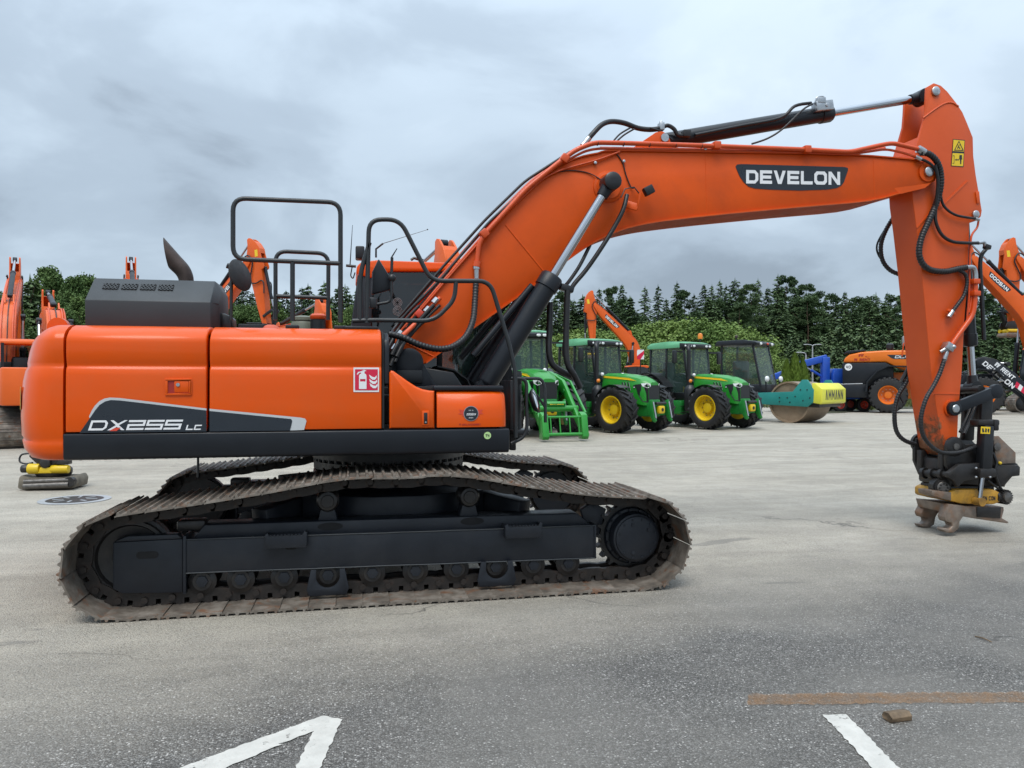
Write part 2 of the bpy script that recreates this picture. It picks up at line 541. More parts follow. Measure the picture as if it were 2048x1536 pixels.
M['red'] = mat('red_vinyl', (0.62, 0.012, 0.055), 0.4, var=0.05)
M['redmark'] = mat('red_orange_vinyl', (0.62, 0.06, 0.03), 0.4, var=0.05)
M['darkred'] = mat('dark_red_vinyl', (0.33, 0.02, 0.012), 0.4, var=0.1)
M['stickery'] = mat('yellow_vinyl', (0.80, 0.55, 0.02), 0.4, var=0.05)
M['stickerg'] = mat('pale_green_vinyl', (0.42, 0.62, 0.26), 0.4, var=0.05)
M['amber'] = mat('amber_plastic', (0.80, 0.24, 0.03), 0.3, var=0.1)
M['rust_pipe'] = mat('heat_browned_steel', (0.060, 0.042, 0.036), 0.5, metal=0.5, var=0.3, vs=7, bmp=0.15, bs=60)
M['drab'] = mat('olive_plastic', (0.17, 0.18, 0.135), 0.5, var=0.1)
M['greyplastic'] = mat('grey_plastic', (0.25, 0.26, 0.27), 0.5, var=0.1)
M['lamp'] = mat('clear_lamp', (0.75, 0.77, 0.78), 0.12, var=0.05, coat=0.6)
M['galv'] = mat('galvanised_steel', (0.42, 0.43, 0.44), 0.5, metal=0.5, var=0.1)
M['woodblock'] = mat('weathered_wood', (0.145, 0.10, 0.060), 0.8, var=0.45, vs=16, bmp=0.6, bs=60)
M['mud'] = mat('dried_mud', (0.16, 0.14, 0.11), 0.9, var=0.3, vs=9, bmp=0.3, bs=30)

def add_waves(m, sx=0.5, sz=7.0, strength=0.05):
    t = m.node_tree; p = t.nodes['Principled BSDF']
    old = p.inputs['Normal'].links[0].from_socket if p.inputs['Normal'].is_linked else None
    bump(t, p, noise(t, 1.0, 3, 0.5, mapscale=(sx, 1.0, sz)), strength, 0.05, old)
add_waves(M['panel'])
def arm_mat():
    m, t, p = nodes('orange_arm_paint')
    tcn = N(t, 'ShaderNodeTexCoord').outputs['Object']
    sp = N(t, 'ShaderNodeSeparateXYZ'); t.links.new(tcn, sp.inputs[0])
    base = rmp(t, noise(t, 1.5, 6, 0.6, tcn), [(0.3, (0.58, 0.072, 0.005)), (0.7, (0.66, 0.088, 0.006))])
    fine = noise(t, 6, 8, 0.72, tcn, 0.5)
    # scuffed lower end of the arm, worst on the face that meets the ground
    hgt = mth(t, 'MULTIPLY', mth(t, 'SUBTRACT', 1.62, sp.outputs[2]), 0.95)
    edge = mth(t, 'MULTIPLY', mth(t, 'SUBTRACT', 5.98, sp.outputs[0]), 1.7)
    f = mth(t, 'ADD', mth(t, 'ADD', hgt, edge), mth(t, 'MULTIPLY', mth(t, 'SUBTRACT', fine, 0.5), 1.5))
    f = rmp(t, f, [(0.42, 0.0), (0.58, 0.95)])
    low = rmp(t, mth(t, 'SUBTRACT', 1.5, sp.outputs[2]), [(0.0, 0.0), (0.25, 1.0)])
    f = mth(t, 'MULTIPLY', f, low)
    rust = rmp(t, noise(t, 13, 8, 0.7, tcn), [(0.3, (0.045, 0.022, 0.012)), (0.5, (0.15, 0.06, 0.022)), (0.7, (0.26, 0.15, 0.085))])
    c = mixc(t, f, base, rust)
    scr = rmp(t, noise(t, 30, 6, 0.75, tcn, mapscale=(1, 1, 0.5)), [(0.68, 0.0), (0.74, 0.8)])
    lowb = rmp(t, sp.outputs[2], [(0.0, 0.0), (1.0, 0.0)])
    sc2 = mth(t, 'MULTIPLY', scr, rmp(t, mth(t, 'SUBTRACT', 2.4, sp.outputs[2]), [(0.0, 0.0), (0.9, 1.0)]))
    c = mixc(t, sc2, c, (0.10, 0.035, 0.018))
    t.links.new(c, p.inputs['Base Color'])
    t.links.new(mth(t, 'ADD', mth(t, 'MULTIPLY', f, 0.25), 0.46), p.inputs['Roughness'])
    bump(t, p, noise(t, 50, 5, 0.6, tcn), 0.1, 0.004)
    return m
M['arm'] = arm_mat()

def shoe_mat():
    m, t, p = nodes('rusty_track_steel')
    oi = N(t, 'ShaderNodeObjectInfo')
    tcn = N(t, 'ShaderNodeTexCoord').outputs['Object']
    ad = N(t, 'ShaderNodeVectorMath', operation='ADD')
    cb = N(t, 'ShaderNodeCombineXYZ')
    t.links.new(mth(t, 'MULTIPLY', oi.outputs['Random'], 40.0), cb.inputs[0])
    t.links.new(tcn, ad.inputs[0]); t.links.new(cb.outputs[0], ad.inputs[1])
    v = ad.outputs[0]
    a = rmp(t, noise(t, 5, 8, 0.65, v), [(0.30, (0.082, 0.072, 0.063)), (0.48, (0.160, 0.136, 0.112)), (0.66, (0.29, 0.258, 0.222))])
    rs = rmp(t, noise(t, 7, 7, 0.65, v, 0.6), [(0.54, 0.0), (0.66, 0.75)])
    c = mixc(t, rs, a, (0.20, 0.082, 0.034))
    t.links.new(c, p.inputs['Base Color'])
    p.inputs['Metallic'].default_value = 0.25
    t.links.new(rmp(t, noise(t, 11, 5, 0.6, v), [(0.3, 0.42), (0.7, 0.72)]), p.inputs['Roughness'])
    bump(t, p, noise(t, 30, 6, 0.7, v), 0.35, 0.004)
    return m
M['shoe'] = shoe_mat()
M['link'] = mat('greasy_link_steel', (0.032, 0.027, 0.024), 0.5, metal=0.3, var=0.4, vs=9, bmp=0.3, bs=50, dirt=(0.09, 0.045, 0.022), dirt_amt=0.5, ds=8)

def glass_mat(name, col, alpha):
    m, t, p = nodes(name)
    p.inputs['Base Color'].default_value = (*col, 1)
    p.inputs['Roughness'].default_value = 0.03
    p.inputs['IOR'].default_value = 1.5
    p.inputs['Alpha'].default_value = alpha
    p.inputs['Specular IOR Level'].default_value = 0.7
    p.inputs['Coat Weight'].default_value = 0.6
    p.inputs['Coat Roughness'].default_value = 0.02
    return m
M['glass'] = glass_mat('tinted_cab_glass', (0.004, 0.006, 0.007), 0.80)
M['glass2'] = glass_mat('green_tinted_glass', (0.05, 0.10, 0.085), 0.42)
M['mirror'] = mat('mirror_glass', (0.8, 0.8, 0.8), 0.04, metal=1.0, var=0.02, rvar=0.01)

def ground_mat():
    m, t, p = nodes('dusty_asphalt')
    tcn = N(t, 'ShaderNodeTexCoord').outputs['Object']
    sp = N(t, 'ShaderNodeSeparateXYZ'); t.links.new(tcn, sp.inputs[0])
    # stones
    v1 = N(t, 'ShaderNodeTexVoronoi', feature='F1'); v1.inputs['Scale'].default_value = 92
    wob = N(t, 'ShaderNodeVectorMath', operation='ADD')
    wn_ = N(t, 'ShaderNodeTexNoise'); wn_.inputs['Scale'].default_value = 40; t.links.new(tcn, wn_.inputs['Vector'])
    ws = N(t, 'ShaderNodeVectorMath', operation='SCALE'); ws.inputs['Scale'].default_value = 0.012
    t.links.new(wn_.outputs['Color'], ws.inputs[0]); t.links.new(tcn, wob.inputs[0]); t.links.new(ws.outputs[0], wob.inputs[1])
    t.links.new(wob.outputs[0], v1.inputs['Vector'])
    v2 = N(t, 'ShaderNodeTexVoronoi', feature='F1'); v2.inputs['Scale'].default_value = 190; t.links.new(wob.outputs[0], v2.inputs['Vector'])
    sc = N(t, 'ShaderNodeSeparateColor'); t.links.new(v1.outputs['Color'], sc.inputs[0])
    sc2 = N(t, 'ShaderNodeSeparateColor'); t.links.new(v2.outputs['Color'], sc2.inputs[0])
    stone = rmp(t, sc.outputs[0], [(0.0, (0.055, 0.052, 0.048)), (0.45, (0.118, 0.112, 0.103)), (0.76, (0.188, 0.179, 0.165)), (0.92, (0.30, 0.288, 0.268)), (1.0, (0.60, 0.575, 0.54))])
    fine = rmp(t, sc2.outputs[0], [(0.0, (0.026, 0.025, 0.023)), (0.7, (0.080, 0.076, 0.070)), (1.0, (0.30, 0.295, 0.285))])
    gap = rmp(t, v1.outputs['Distance'], [(0.30, 0.0), (0.62, 1.0)])
    asph = mixc(t, gap, stone, fine)
    # worn grey level of the mastic
    big = noise(t, 0.55, 6, 0.6, tcn, 0.4)
    asph = mixc(t, rmp(t, big, [(0.40, 0.0), (0.62, 0.55)]), asph, (0.200, 0.188, 0.168))
    # dust: sandy over the yard, thinning towards the parking bays in front
    dv = mth(t, 'ADD', mth(t, 'MULTIPLY', sp.outputs[0], -0.30), sp.outputs[1])
    dv = mth(t, 'ADD', dv, mth(t, 'MULTIPLY', mth(t, 'SUBTRACT', noise(t, 0.45, 6, 0.6, tcn, 0.5), 0.5), 2.6))
    dv = mth(t, 'ADD', mth(t, 'MULTIPLY', dv, 0.28), 1.03)
    dust = rmp(t, dv, [(0.0, 0.03), (0.26, 0.45), (0.6, 0.84), (1.0, 0.92)])
    strk = noise(t, 1.0, 8, 0.66, tcn, 0.3, mapscale=(0.30, 0.8, 1.0))
    dustc = rmp(t, strk, [(0.30, (0.41, 0.370, 0.302)), (0.5, (0.49, 0.444, 0.366)), (0.70, (0.58, 0.53, 0.445))])
    grain = rmp(t, noise(t, 120, 3, 0.7, tcn), [(0.3, 0.55), (0.7, 1.3)])
    dustc = mixc(t, 1.0, dustc, grain, 'MULTIPLY')
    patch = rmp(t, noise(t, 2.2, 8, 0.7, tcn, 0.6), [(0.3, 0.68), (0.65, 1.0)])
    fd = mth(t, 'MULTIPLY', dust, patch)
    # stones poke through the dust
    fd = mth(t, 'MULTIPLY', fd, rmp(t, sc.outputs[1], [(0.0, 0.55), (0.4, 1.0)]))
    c = mixc(t, fd, asph, dustc)
    # dried puddle rims and drips
    pn = noise(t, 0.9, 5, 0.55, tcn, 0.8, mapscale=(0.5, 1.6, 1))
    st = rmp(t, pn, [(0.665, 0.0), (0.69, 0.5)])
    c = mixc(t, st, c, (0.13, 0.125, 0.115))
    scf = rmp(t, noise(t, 1.6, 6, 0.6, tcn, 0.3, mapscale=(0.22, 1.7, 1.0)), [(0.40, 0.92), (0.62, 1.06)])
    c = mixc(t, 1.0, c, scf, 'MULTIPLY')
    vc = N(t, 'ShaderNodeTexVoronoi', feature='DISTANCE_TO_EDGE'); vc.inputs['Scale'].default_value = 0.23
    wc = N(t, 'ShaderNodeTexNoise'); wc.inputs['Scale'].default_value = 1.4; wc.inputs['Detail'].default_value = 7; t.links.new(tcn, wc.inputs['Vector'])
    wsc = N(t, 'ShaderNodeVectorMath', operation='SCALE'); wsc.inputs['Scale'].default_value = 0.9; t.links.new(wc.outputs['Color'], wsc.inputs[0])
    wad = N(t, 'ShaderNodeVectorMath', operation='ADD'); t.links.new(tcn, wad.inputs[0]); t.links.new(wsc.outputs[0], wad.inputs[1]); t.links.new(wad.outputs[0], vc.inputs['Vector'])
    ck = mth(t, 'MULTIPLY', rmp(t, vc.outputs['Distance'], [(0.0, 0.75), (0.0022, 0.0)]), rmp(t, noise(t, 0.33, 3, 0.5, tcn), [(0.52, 0.0), (0.60, 1.0)]))
    c = mixc(t, ck, c, (0.045, 0.043, 0.04))
    t.links.new(c, p.inputs['Base Color'])
    p.inputs['Roughness'].default_value = 0.72
    p.inputs['Specular IOR Level'].default_value = 0.35
    h = mth(t, 'SUBTRACT', 1.0, v1.outputs['Distance'])
    h = mth(t, 'ADD', mth(t, 'MULTIPLY', h, 0.7), mth(t, 'MULTIPLY', sc.outputs[2], 0.3))
    bump(t, p, h, 0.8, 0.012)
    return m
M['ground'] = ground_mat()

def paint_mat(name, col, cover, scale=22, rough=0.6, soft=0.03, top=1.0):
    """road paint or stain worn down to the asphalt"""
    m, t, p = nodes(name)
    tcn = N(t, 'ShaderNodeTexCoord').outputs['Object']
    n1_ = noise(t, scale, 8, 0.7, tcn)
    n2_ = noise(t, scale * 0.16, 5, 0.6, tcn)
    f = mth(t, 'ADD', mth(t, 'MULTIPLY', n1_, 0.6), mth(t, 'MULTIPLY', n2_, 0.4))
    a = rmp(t, f, [(cover - soft, top), (cover + soft, 0.0)])
    t.links.new(a, p.inputs['Alpha'])
    cc = rmp(t, noise(t, 9, 7, 0.65, tcn), [(0.3, tuple(x * 0.78 for x in col)), (0.65, col)])
    t.links.new(cc, p.inputs['Base Color'])
    p.inputs['Roughness'].default_value = rough
    bump(t, p, noise(t, 90, 3, 0.6, tcn), 0.35, 0.004)
    return m
M['paint'] = paint_mat('white_road_paint', (0.56, 0.545, 0.50), 0.60)
M['rustband'] = paint_mat('brown_sand_stain', (0.33, 0.175, 0.072), 0.51, 80, 0.9, 0.16, 0.62)

def foliage_mat(name, dark, light, trans=0.12):
    m, t, p = nodes(name)
    oi = N(t, 'ShaderNodeObjectInfo')
    tcn = N(t, 'ShaderNodeTexCoord').outputs['Object']
    n = noise(t, 0.7, 4, 0.6, tcn)
    f = mth(t, 'ADD', mth(t, 'MULTIPLY', n, 0.75), mth(t, 'MULTIPLY', oi.outputs['Random'], 0.3))
    c = rmp(t, f, [(0.3, dark), (0.75, light)])
    t.links.new(c, p.inputs['Base Color'])
    p.inputs['Roughness'].default_value = 0.7
    p.inputs['Specular IOR Level'].default_value = 0.15
    return m
M['spruce'] = foliage_mat('spruce_needles', (0.050, 0.086, 0.040), (0.098, 0.150, 0.062))
M['pine'] = foliage_mat('pine_needles', (0.052, 0.090, 0.042), (0.105, 0.158, 0.066))
M['young'] = foliage_mat('young_conifer_needles', (0.060, 0.098, 0.045), (0.115, 0.165, 0.075))
M['leaf'] = foliage_mat('willow_leaves', (0.085, 0.145, 0.036), (0.180, 0.255, 0.070))
M['birch'] = foliage_mat('broad_leaves', (0.062, 0.110, 0.035), (0.125, 0.190, 0.060))
M['thuja'] = foliage_mat('thuja_sprays', (0.075, 0.135, 0.018), (0.14, 0.21, 0.035))
M['grass'] = foliage_mat('rough_grass', (0.070, 0.100, 0.028), (0.140, 0.165, 0.060))
M['bark'] = mat('bark', (0.10, 0.065, 0.042), 0.85, var=0.35, vs=6)
M['soil'] = mat('weedy_soil', (0.060, 0.065, 0.035), 0.9, var=0.45, vs=0.8, bmp=0.3, bs=8)

# ------------------------------------------------------------------ ground, verge and road markings
def jag(poly, amp=0.006, step=0.025):
    res = []
    n = len(poly)
    for i in range(n):
        a = Vector(poly[i]); b = Vector(poly[(i + 1) % n])
        k = max(1, int((b - a).length / step))
        nn = Vector((-(b - a).y, (b - a).x)).normalized()
        for j in range(k):
            res.append(a.lerp(b, j / k) + nn * random.uniform(-amp, amp))
    return res
g = MB()
g.poly([(-900, -400, 0), (900, -400, 0), (900, 1500, 0), (-900, 1500, 0)])
g.build('ground', M['ground'], kind='structure', smooth=0)
v_ = MB()
vp = [SG(-900, 812), SG(-200, 813), SG(400, 814), SG(900, 815), SG(1250, 813), SG(1560, 815), SG(1640, 829), SG(1745, 822), SG(1900, 813), SG(2300, 812), SG(3200, 808)]
vp = [(p.x, p.y) for p in vp] + [(900, 900), (-300, 1400), (-890, 700)]
v_.poly([(x, y, 0.03) for x, y in jag(vp, 0.4, 1.5)])
v_.build('terrain', M['soil'], kind='structure', smooth=0)
def marking(name, px, label, cat, m, z=0.005, amp=0.006):
    pts = [(SG(*q).x, SG(*q).y) for q in px]
    b = MB()
    b.poly([(p.x, p.y, z) for p in jag(pts, amp)])
    o = b.build(name, m, smooth=0)
    return tag(o, label, cat)
marking('painted_arrow', [(280, 1566), (645, 1433), (684, 1441), (625, 1570), (575, 1570), (627, 1463), (340, 1585)], 'worn white painted arrow tip on the asphalt in front of the tracks', 'road marking', M['paint'])
marking('painted_line', [(1645, 1431), (1692, 1430), (1830, 1570), (1776, 1570)], 'short white painted bay line on the asphalt beside the wood block', 'road marking', M['paint'])
marking('sand_stain', [(1495, 1390), (1800, 1387), (2150, 1385), (2150, 1407), (1800, 1408), (1500, 1412)], 'brown sandy strip across the asphalt behind the wood block', 'stain', M['rustband'], amp=0.012)
# wood block
wp = SG(1795, 1440)
b = MB()
b.prism([(-0.028, 0.001), (0.026, 0.001), (0.034, 0.022), (0.022, 0.040), (-0.012, 0.044), (-0.034, 0.026)], -0.062, 0.058, 'yz')
wb = b.build('wood_block', M['woodblock'], bevel=0.003)
for vtx in wb.data.vertices:
    vtx.co += Vector((random.uniform(-.003, .003), random.uniform(-.003, .003), random.uniform(0, .002)))
wb.location = wp; wb.rotation_euler = (0, 0, R(3))
tag(wb, 'small chunk of weathered wood lying on the asphalt', 'wood block')
st_ = MB()
q0, q1 = SG(1950, 1274), SG(1984, 1286)
st_.tube([(q0.x, q0.y, 0.006), ((q0.x + q1.x) / 2, (q0.y + q1.y) / 2, 0.012), (q1.x, q1.y, 0.006)], [0.004, 0.005, 0.003], 5)
tag(st_.build('wood_splinter', M['woodblock']), 'thin pale stick lying on the asphalt beyond the brown strip', 'stick')
# manhole cover
mp = SG(150, 1000)
mh = thing('manhole_cover', 'round cast iron manhole cover set in the yard behind the tracks', 'manhole cover', (mp.x, mp.y, 0.0))
MB().lathe([(0.46, 0.003), (0.46, 0.010), (0.37, 0.012), (0.365, 0.004)], axis=(0, 0, 1), n=32).build('rim', M['galv'], mh)
MB().lathe([(0.36, 0.003), (0.36, 0.011), (0.05, 0.012)], axis=(0, 0, 1), n=32).build('lid', M['link'], mh)
b = MB()
for k in range(8):
    a = k * math.pi / 4
    b.obox((0.22 * math.cos(a), 0.22 * math.sin(a), 0.014), (0.14, 0.03, 0.006), Matrix.Rotation(a, 3, 'Z'))
b.build('lid_rib', M['galv'], mh, kind='stuff')

# ------------------------------------------------------------------ the orange excavator
EX = thing('excavator', 'big orange crawler excavator on rusty tracks, the nearest machine, its long boom spanning the yard', 'excavator')
VS = -1.45     # plane of the near side

# ---- undercarriage
CX, CZ, RT = 1.93, 0.378, 0.350
def track_path():
    pts = []
    for i in range(0, 40):
        pts.append((-CX + 2 * CX * i / 40, CZ - RT))
    for i in range(0, 21):
        a = R(-90 + 180 * i / 21)
        pts.append((CX + RT * math.cos(a), CZ + RT * math.sin(a)))
    top = smooth_path([(CX, 0, CZ + RT), (1.45, 0, 0.77), (0.95, 0, 0.850), (0.55, 0, 0.925), (0.28, 0, 0.948), (0, 0, 0.935), (-0.28, 0, 0.945), (-0.55, 0, 0.922), (-0.95, 0, 0.855), (-1.45, 0, 0.785), (-CX, 0, CZ + RT)], 6)
    pts += [(p.x, p.z) for p in top[:-1]]
    for i in range(0, 21):
        a = R(90 + 180 * i / 21)
        pts.append((-CX + RT * math.cos(a), CZ + RT * math.sin(a)))
    return pts
def resample(pts, n):
    P_ = [Vector((p[0], p[1])) for p in pts]
    P_.append(P_[0])
    L = [0]
    for i in range(1, len(P_)):
        L.append(L[-1] + (P_[i] - P_[i - 1]).length)
    res = []
    j = 0
    for i in range(n):
        d = L[-1] * i / n
        while L[j + 1] < d:
            j += 1
        t = (d - L[j]) / (L[j + 1] - L[j])
        res.append(P_[j].lerp(P_[j + 1], t))
    return res, L[-1]
tp = track_path()
_, per = resample(tp, 10)
NSH = round(per / 0.196)
pit = per / NSH
def shoe_mesh():
    b = MB()
    h = pit / 2
    prof = [(-h - 0.012, 0.008), (-h + 0.012, 0.0), (h - 0.016, 0.0), (h - 0.004, -0.006), (h - 0.004, 0.006), (h - 0.02, 0.012),
            (h * 0.72 + 0.010, 0.012), (h * 0.72 + 0.005, 0.030), (h * 0.72 - 0.007, 0.030), (h * 0.72 - 0.013, 0.012),
            (0.014, 0.012), (0.007, 0.030), (-0.007, 0.030), (-0.014, 0.012),
            (-h * 0.72 + 0.013, 0.012), (-h * 0.72 + 0.007, 0.030), (-h * 0.72 - 0.006, 0.030), (-h * 0.72 - 0.012, 0.014), (-h - 0.012, 0.020)]
    b.prism(prof, -0.40, 0.40)
    return b
def link_mesh():
    b = MB()
    h = pit / 2
    for s in (-1, 1):
        y = s * 0.088
        o = 0.012 if s else 0
        prof = [(-h - 0.03, -0.055), (-h - 0.015, -0.095), (-0.03, -0.105), (0.03, -0.105), (h + 0.01, -0.095), (h + 0.026, -0.055), (h + 0.005, -0.012), (0.045, -0.001), (0.018, -0.001), (0.018, -0.045), (-0.018, -0.045), (-0.018, -0.001), (-0.06, -0.001), (-h - 0.015, -0.02)]
        b.prism(prof, y - 0.022, y + 0.022)
    b.cyl((h, -0.135, -0.055), (h, 0.135, -0.055), 0.024, n=10)
    b.box(-0.055, -0.035, -0.12, 0.12, -0.012, -0.002)
    return b
shoe0 = shoe_mesh().build('track_shoe', M['shoe'], bevel=0)
link0 = link_mesh().build('track_link', M['link'], bevel=0)
def place_on_track(o, p, d, yc):
    # local x = along the track, z = outwards
    nx = Vector((d.x, 0, d.y)).normalized()
    nz = Vector((d.y, 0, -d.x)).normalized()
    ny = nz.cross(nx)
    mt = Matrix((nx, ny, nz)).transposed().to_4x4()
    mt.translation = Vector((p.x, yc, p.y))
    o.matrix_local = mt
def track(side, label):
    yc = 1.295 * side
    s = side            # outer side sign
    def Y(a):           # distance outwards from the track's centre line
        return yc + s * a
    b = MB()
    lo = [(-1.54, 0.262), (1.575, 0.228), (1.575, 0.492), (-1.54, 0.506)]
    # main beam, its sloped top and the carrier pedestal
    b.prism(lo, Y(0.165), Y(-0.13))
    b.prism([(-1.5, 0.50), (1.56, 0.485), (1.45, 0.585), (-1.42, 0.60)], Y(0.10), Y(-0.13))
    fr = b.build('track_frame', M['frame'], EX, bevel=0.012, label=label)
    # shear edge plates along the beam
    MB().box(-1.555, -1.535, *sorted((Y(0.172), Y(-0.14))), 0.115, 0.535).build('end_plate', M['frame'], fr, bevel=0.003)
    MB().box(1.57, 1.586, *sorted((Y(0.172), Y(-0.1))), 0.225, 0.50).build('end_plate', M['frame'], fr, bevel=0.003)
    for za, zb2, x0_, x1_ in ((0.506, 0.492, -1.535, 1.57), (0.263, 0.229, -1.535, 1.57)):
        MB().tube([(x0_ + (x1_ - x0_) * k / 24, Y(0.1655 + random.uniform(0, .0015)), za + (zb2 - za) * k / 24 + random.uniform(-.0015, .0015)) for k in range(25)], 0.0055, 6).build('weld_bead', M['hood'], fr)
    # idler yoke box with slot
    yk = MB()
    yk.prism([(-2.03, 0.505), (-1.56, 0.510), (-1.56, 0.118), (-1.97, 0.135), (-2.03, 0.17)], Y(0.150), Y(0.115))
    yk.prism([(-2.03, 0.507), (-1.56, 0.512), (-1.60, 0.545), (-1.93, 0.545)], Y(0.148), Y(0.05))
    yk.build('idler_guard', M['frame'], fr, bevel=0.008)
    def slot(x, z, w, h, y):
        MB().prism([(x - w / 2 + h / 2 + h / 2 * math.cos(a), z + h / 2 * math.sin(a)) for a in [R(90 + 180 * i / 8) for i in range(9)]] +
                   [(x + w / 2 - h / 2 + h / 2 * math.cos(a), z + h / 2 * math.sin(a)) for a in [R(-90 + 180 * i / 8) for i in range(9)]], Y(y + 0.0035), Y(y - 0.02)).build('slot_opening', M['void'], fr)
    slot(-1.80, 0.405, 0.15, 0.052, 0.150)
    slot(-0.80, 0.435, 0.10, 0.066, 0.165)
    # steps
    for x in (-0.83, 0.97):
        st = MB()
        st.prism([(x - 0.145, 0.43), (x + 0.145, 0.43), (x + 0.15, 0.54), (x + 0.13, 0.55), (x + 0.12, 0.52), (x - 0.12, 0.52), (x - 0.13, 0.545), (x - 0.15, 0.53)], Y(0.235), Y(0.225))
        st.box(x - 0.15, x - 0.138, *sorted((Y(0.23), Y(0.1))), 0.445, 0.53)
        st.box(x + 0.138, x + 0.15, *sorted((Y(0.23), Y(0.1))), 0.445, 0.53)
        st.box(x - 0.14, x + 0.14, *sorted((Y(0.232), Y(0.12))), 0.512, 0.520)
        for k in range(10):
            xx = x - 0.115 + k * 0.0255
            st.box(xx, xx + 0.014, *sorted((Y(0.238), Y(0.228))), 0.519, 0.530)
        st.build('step', M['frame'], fr, bevel=0.002)
    # bottom rollers and two guards
    for x in (-1.43, -1.16, -0.85, -0.53, -0.20, 0.13, 0.45, 0.76, 1.07, 1.36):
        ro = MB().lathe([(0.05, -0.16), (0.100, -0.15), (0.100, -0.1), (0.080, -0.09), (0.080, 0.09), (0.100, 0.1), (0.100, 0.125), (0.085, 0.13), (0.078, 0.135), (0.070, 0.137), (0.066, 0.142), (0.03, 0.143)], (x, yc, 0.190), (0, s, 0), 20).build('bottom_roller', M['castblack'], fr)
        MB().lathe([(0.046, 0), (0.043, 0.012), (0.012, 0.014)], (x, Y(0.143), 0.192), (0, s, 0), 6).build('roller_cap', M['frame'], fr, smooth=20)
    for x in (-0.53, 0.76):
        gd = MB()
        gd.prism([(x - 0.135, 0.055), (x + 0.135, 0.055), (x + 0.155, 0.10), (x + 0.125, 0.25), (x + 0.085, 0.25)] + arc(x, 0.2, 0.088, -10, -170, 10) + [(x - 0.085, 0.25), (x - 0.125, 0.25), (x - 0.155, 0.10)], Y(0.205), Y(0.185))
        gd.build('roller_guard', M['frame'], fr, bevel=0.004)
    # carrier rollers
    for x in (-0.535, 0.56):
        MB().lathe([(0.04, -0.10), (0.085, -0.09), (0.085, 0.07), (0.075, 0.085), (0.070, 0.10), (0.05, 0.105), (0.046, 0.115), (0.01, 0.116)], (x, yc, 0.745), (0, s, 0), 20).build('carrier_roller', M['castblack'], fr)
        MB().prism([(x - 0.085, 0.55), (x + 0.085, 0.55), (x + 0.045, 0.70), (x - 0.045, 0.70)], Y(0.06), Y(-0.12)).build('carrier_bracket', M['frame'], fr, bevel=0.008)
        # oval openings in the sloped top
        MB().prism([(x + 0.02 + 0.095 * math.cos(a), 0.553 + 0.030 * math.sin(a)) for a in [2 * math.pi * i / 18 for i in range(18)]], Y(0.103), Y(0.09)).build('slot_opening', M['void'], fr)
    # idler wheel
    MB().lathe([(0.07, -0.10), (0.24, -0.09), (0.265, -0.09), (0.265, -0.045), (0.29, -0.04), (0.29, 0.04), (0.265, 0.045), (0.265, 0.09), (0.24, 0.09), (0.225, 0.06), (0.13, 0.05), (0.10, 0.10), (0.03, 0.105)], (-CX, yc, CZ), (0, s, 0), 36).build('idler_wheel', M['castblack'], fr)
    # sprocket with teeth and final drive
    sp = MB()
    prof = []
    nt_ = 21
    for k in range(nt_):
        a0 = 2 * math.pi * k / nt_
        for da, r in ((0.0, 0.262), (0.30, 0.268), (0.42, 0.305), (0.58, 0.305), (0.70, 0.268)):
            a = a0 + da * 2 * math.pi / nt_
            prof.append((CX + r * math.cos(a), CZ + r * math.sin(a)))
    sp.prism(prof, Y(-0.04), Y(0.04))
    sp.build('sprocket', M['castblack'], fr, smooth=0)
    fd = MB().lathe([(0.24, -0.10), (0.235, 0.05), (0.225, 0.065), (0.205, 0.07), (0.205, 0.12), (0.195, 0.165), (0.180, 0.172), (0.178, 0.185), (0.165, 0.192), (0.02, 0.194)], (CX, yc, CZ), (0, s, 0), 40).build('final_drive', M['frame'], fr)
    bt = MB()
    for k in range(15):
        a = 2 * math.pi * k / 15
        bt.cyl((CX + 0.215 * math.cos(a), Y(0.065), CZ + 0.215 * math.sin(a)), (CX + 0.215 * math.cos(a), Y(0.085), CZ + 0.215 * math.sin(a)), 0.012, n=6)
    for k in range(12):
        a = 2 * math.pi * (k + .5) / 12
        bt.cyl((CX + 0.158 * math.cos(a), Y(0.19), CZ + 0.158 * math.sin(a)), (CX + 0.158 * math.cos(a), Y(0.199), CZ + 0.158 * math.sin(a)), 0.008, n=6)
    for a in (0.6, 1.9, 4.4):
        bt.cyl((CX + 0.12 * math.cos(a), Y(0.19), CZ + 0.12 * math.sin(a)), (CX + 0.12 * math.cos(a), Y(0.2), CZ + 0.12 * math.sin(a)), 0.016, n=8)
    bt.build('cover_bolt', M['frame'], fr, kind='stuff')
    # guard in front of the sprocket
    MB().prism([(1.57, 0.36), (1.66, 0.40), (1.72, 0.60), (1.60, 0.66), (1.50, 0.60)], Y(0.03), Y(-0.03)).build('sprocket_guard', M['frame'], fr, bevel=0.006)
    # tension recoil box visible above the beam near the idler
    MB().box(-1.62, -1.42, *sorted((Y(0.07), Y(-0.07))), 0.55, 0.63).build('scraper_block', M['castblack'], fr, bevel=0.02)
    pts, _ = resample(tp, NSH)
    for i in range(NSH):
        p = pts[i]; d = (pts[(i + 1) % NSH] - pts[i - 1]).normalized()
        so = shoe0.copy(); COL.objects.link(so); so.parent = fr
        place_on_track(so, p, d, yc)
        lk = link0.copy(); COL.objects.link(lk); lk.parent = fr
        place_on_track(lk, p, d, yc)
    return fr
track(-1, 'charcoal track frame with rusty shoes on the near side')
track(1, 'track frame with rusty shoes on the far side')
bpy.data.objects.remove(shoe0); bpy.data.objects.remove(link0)
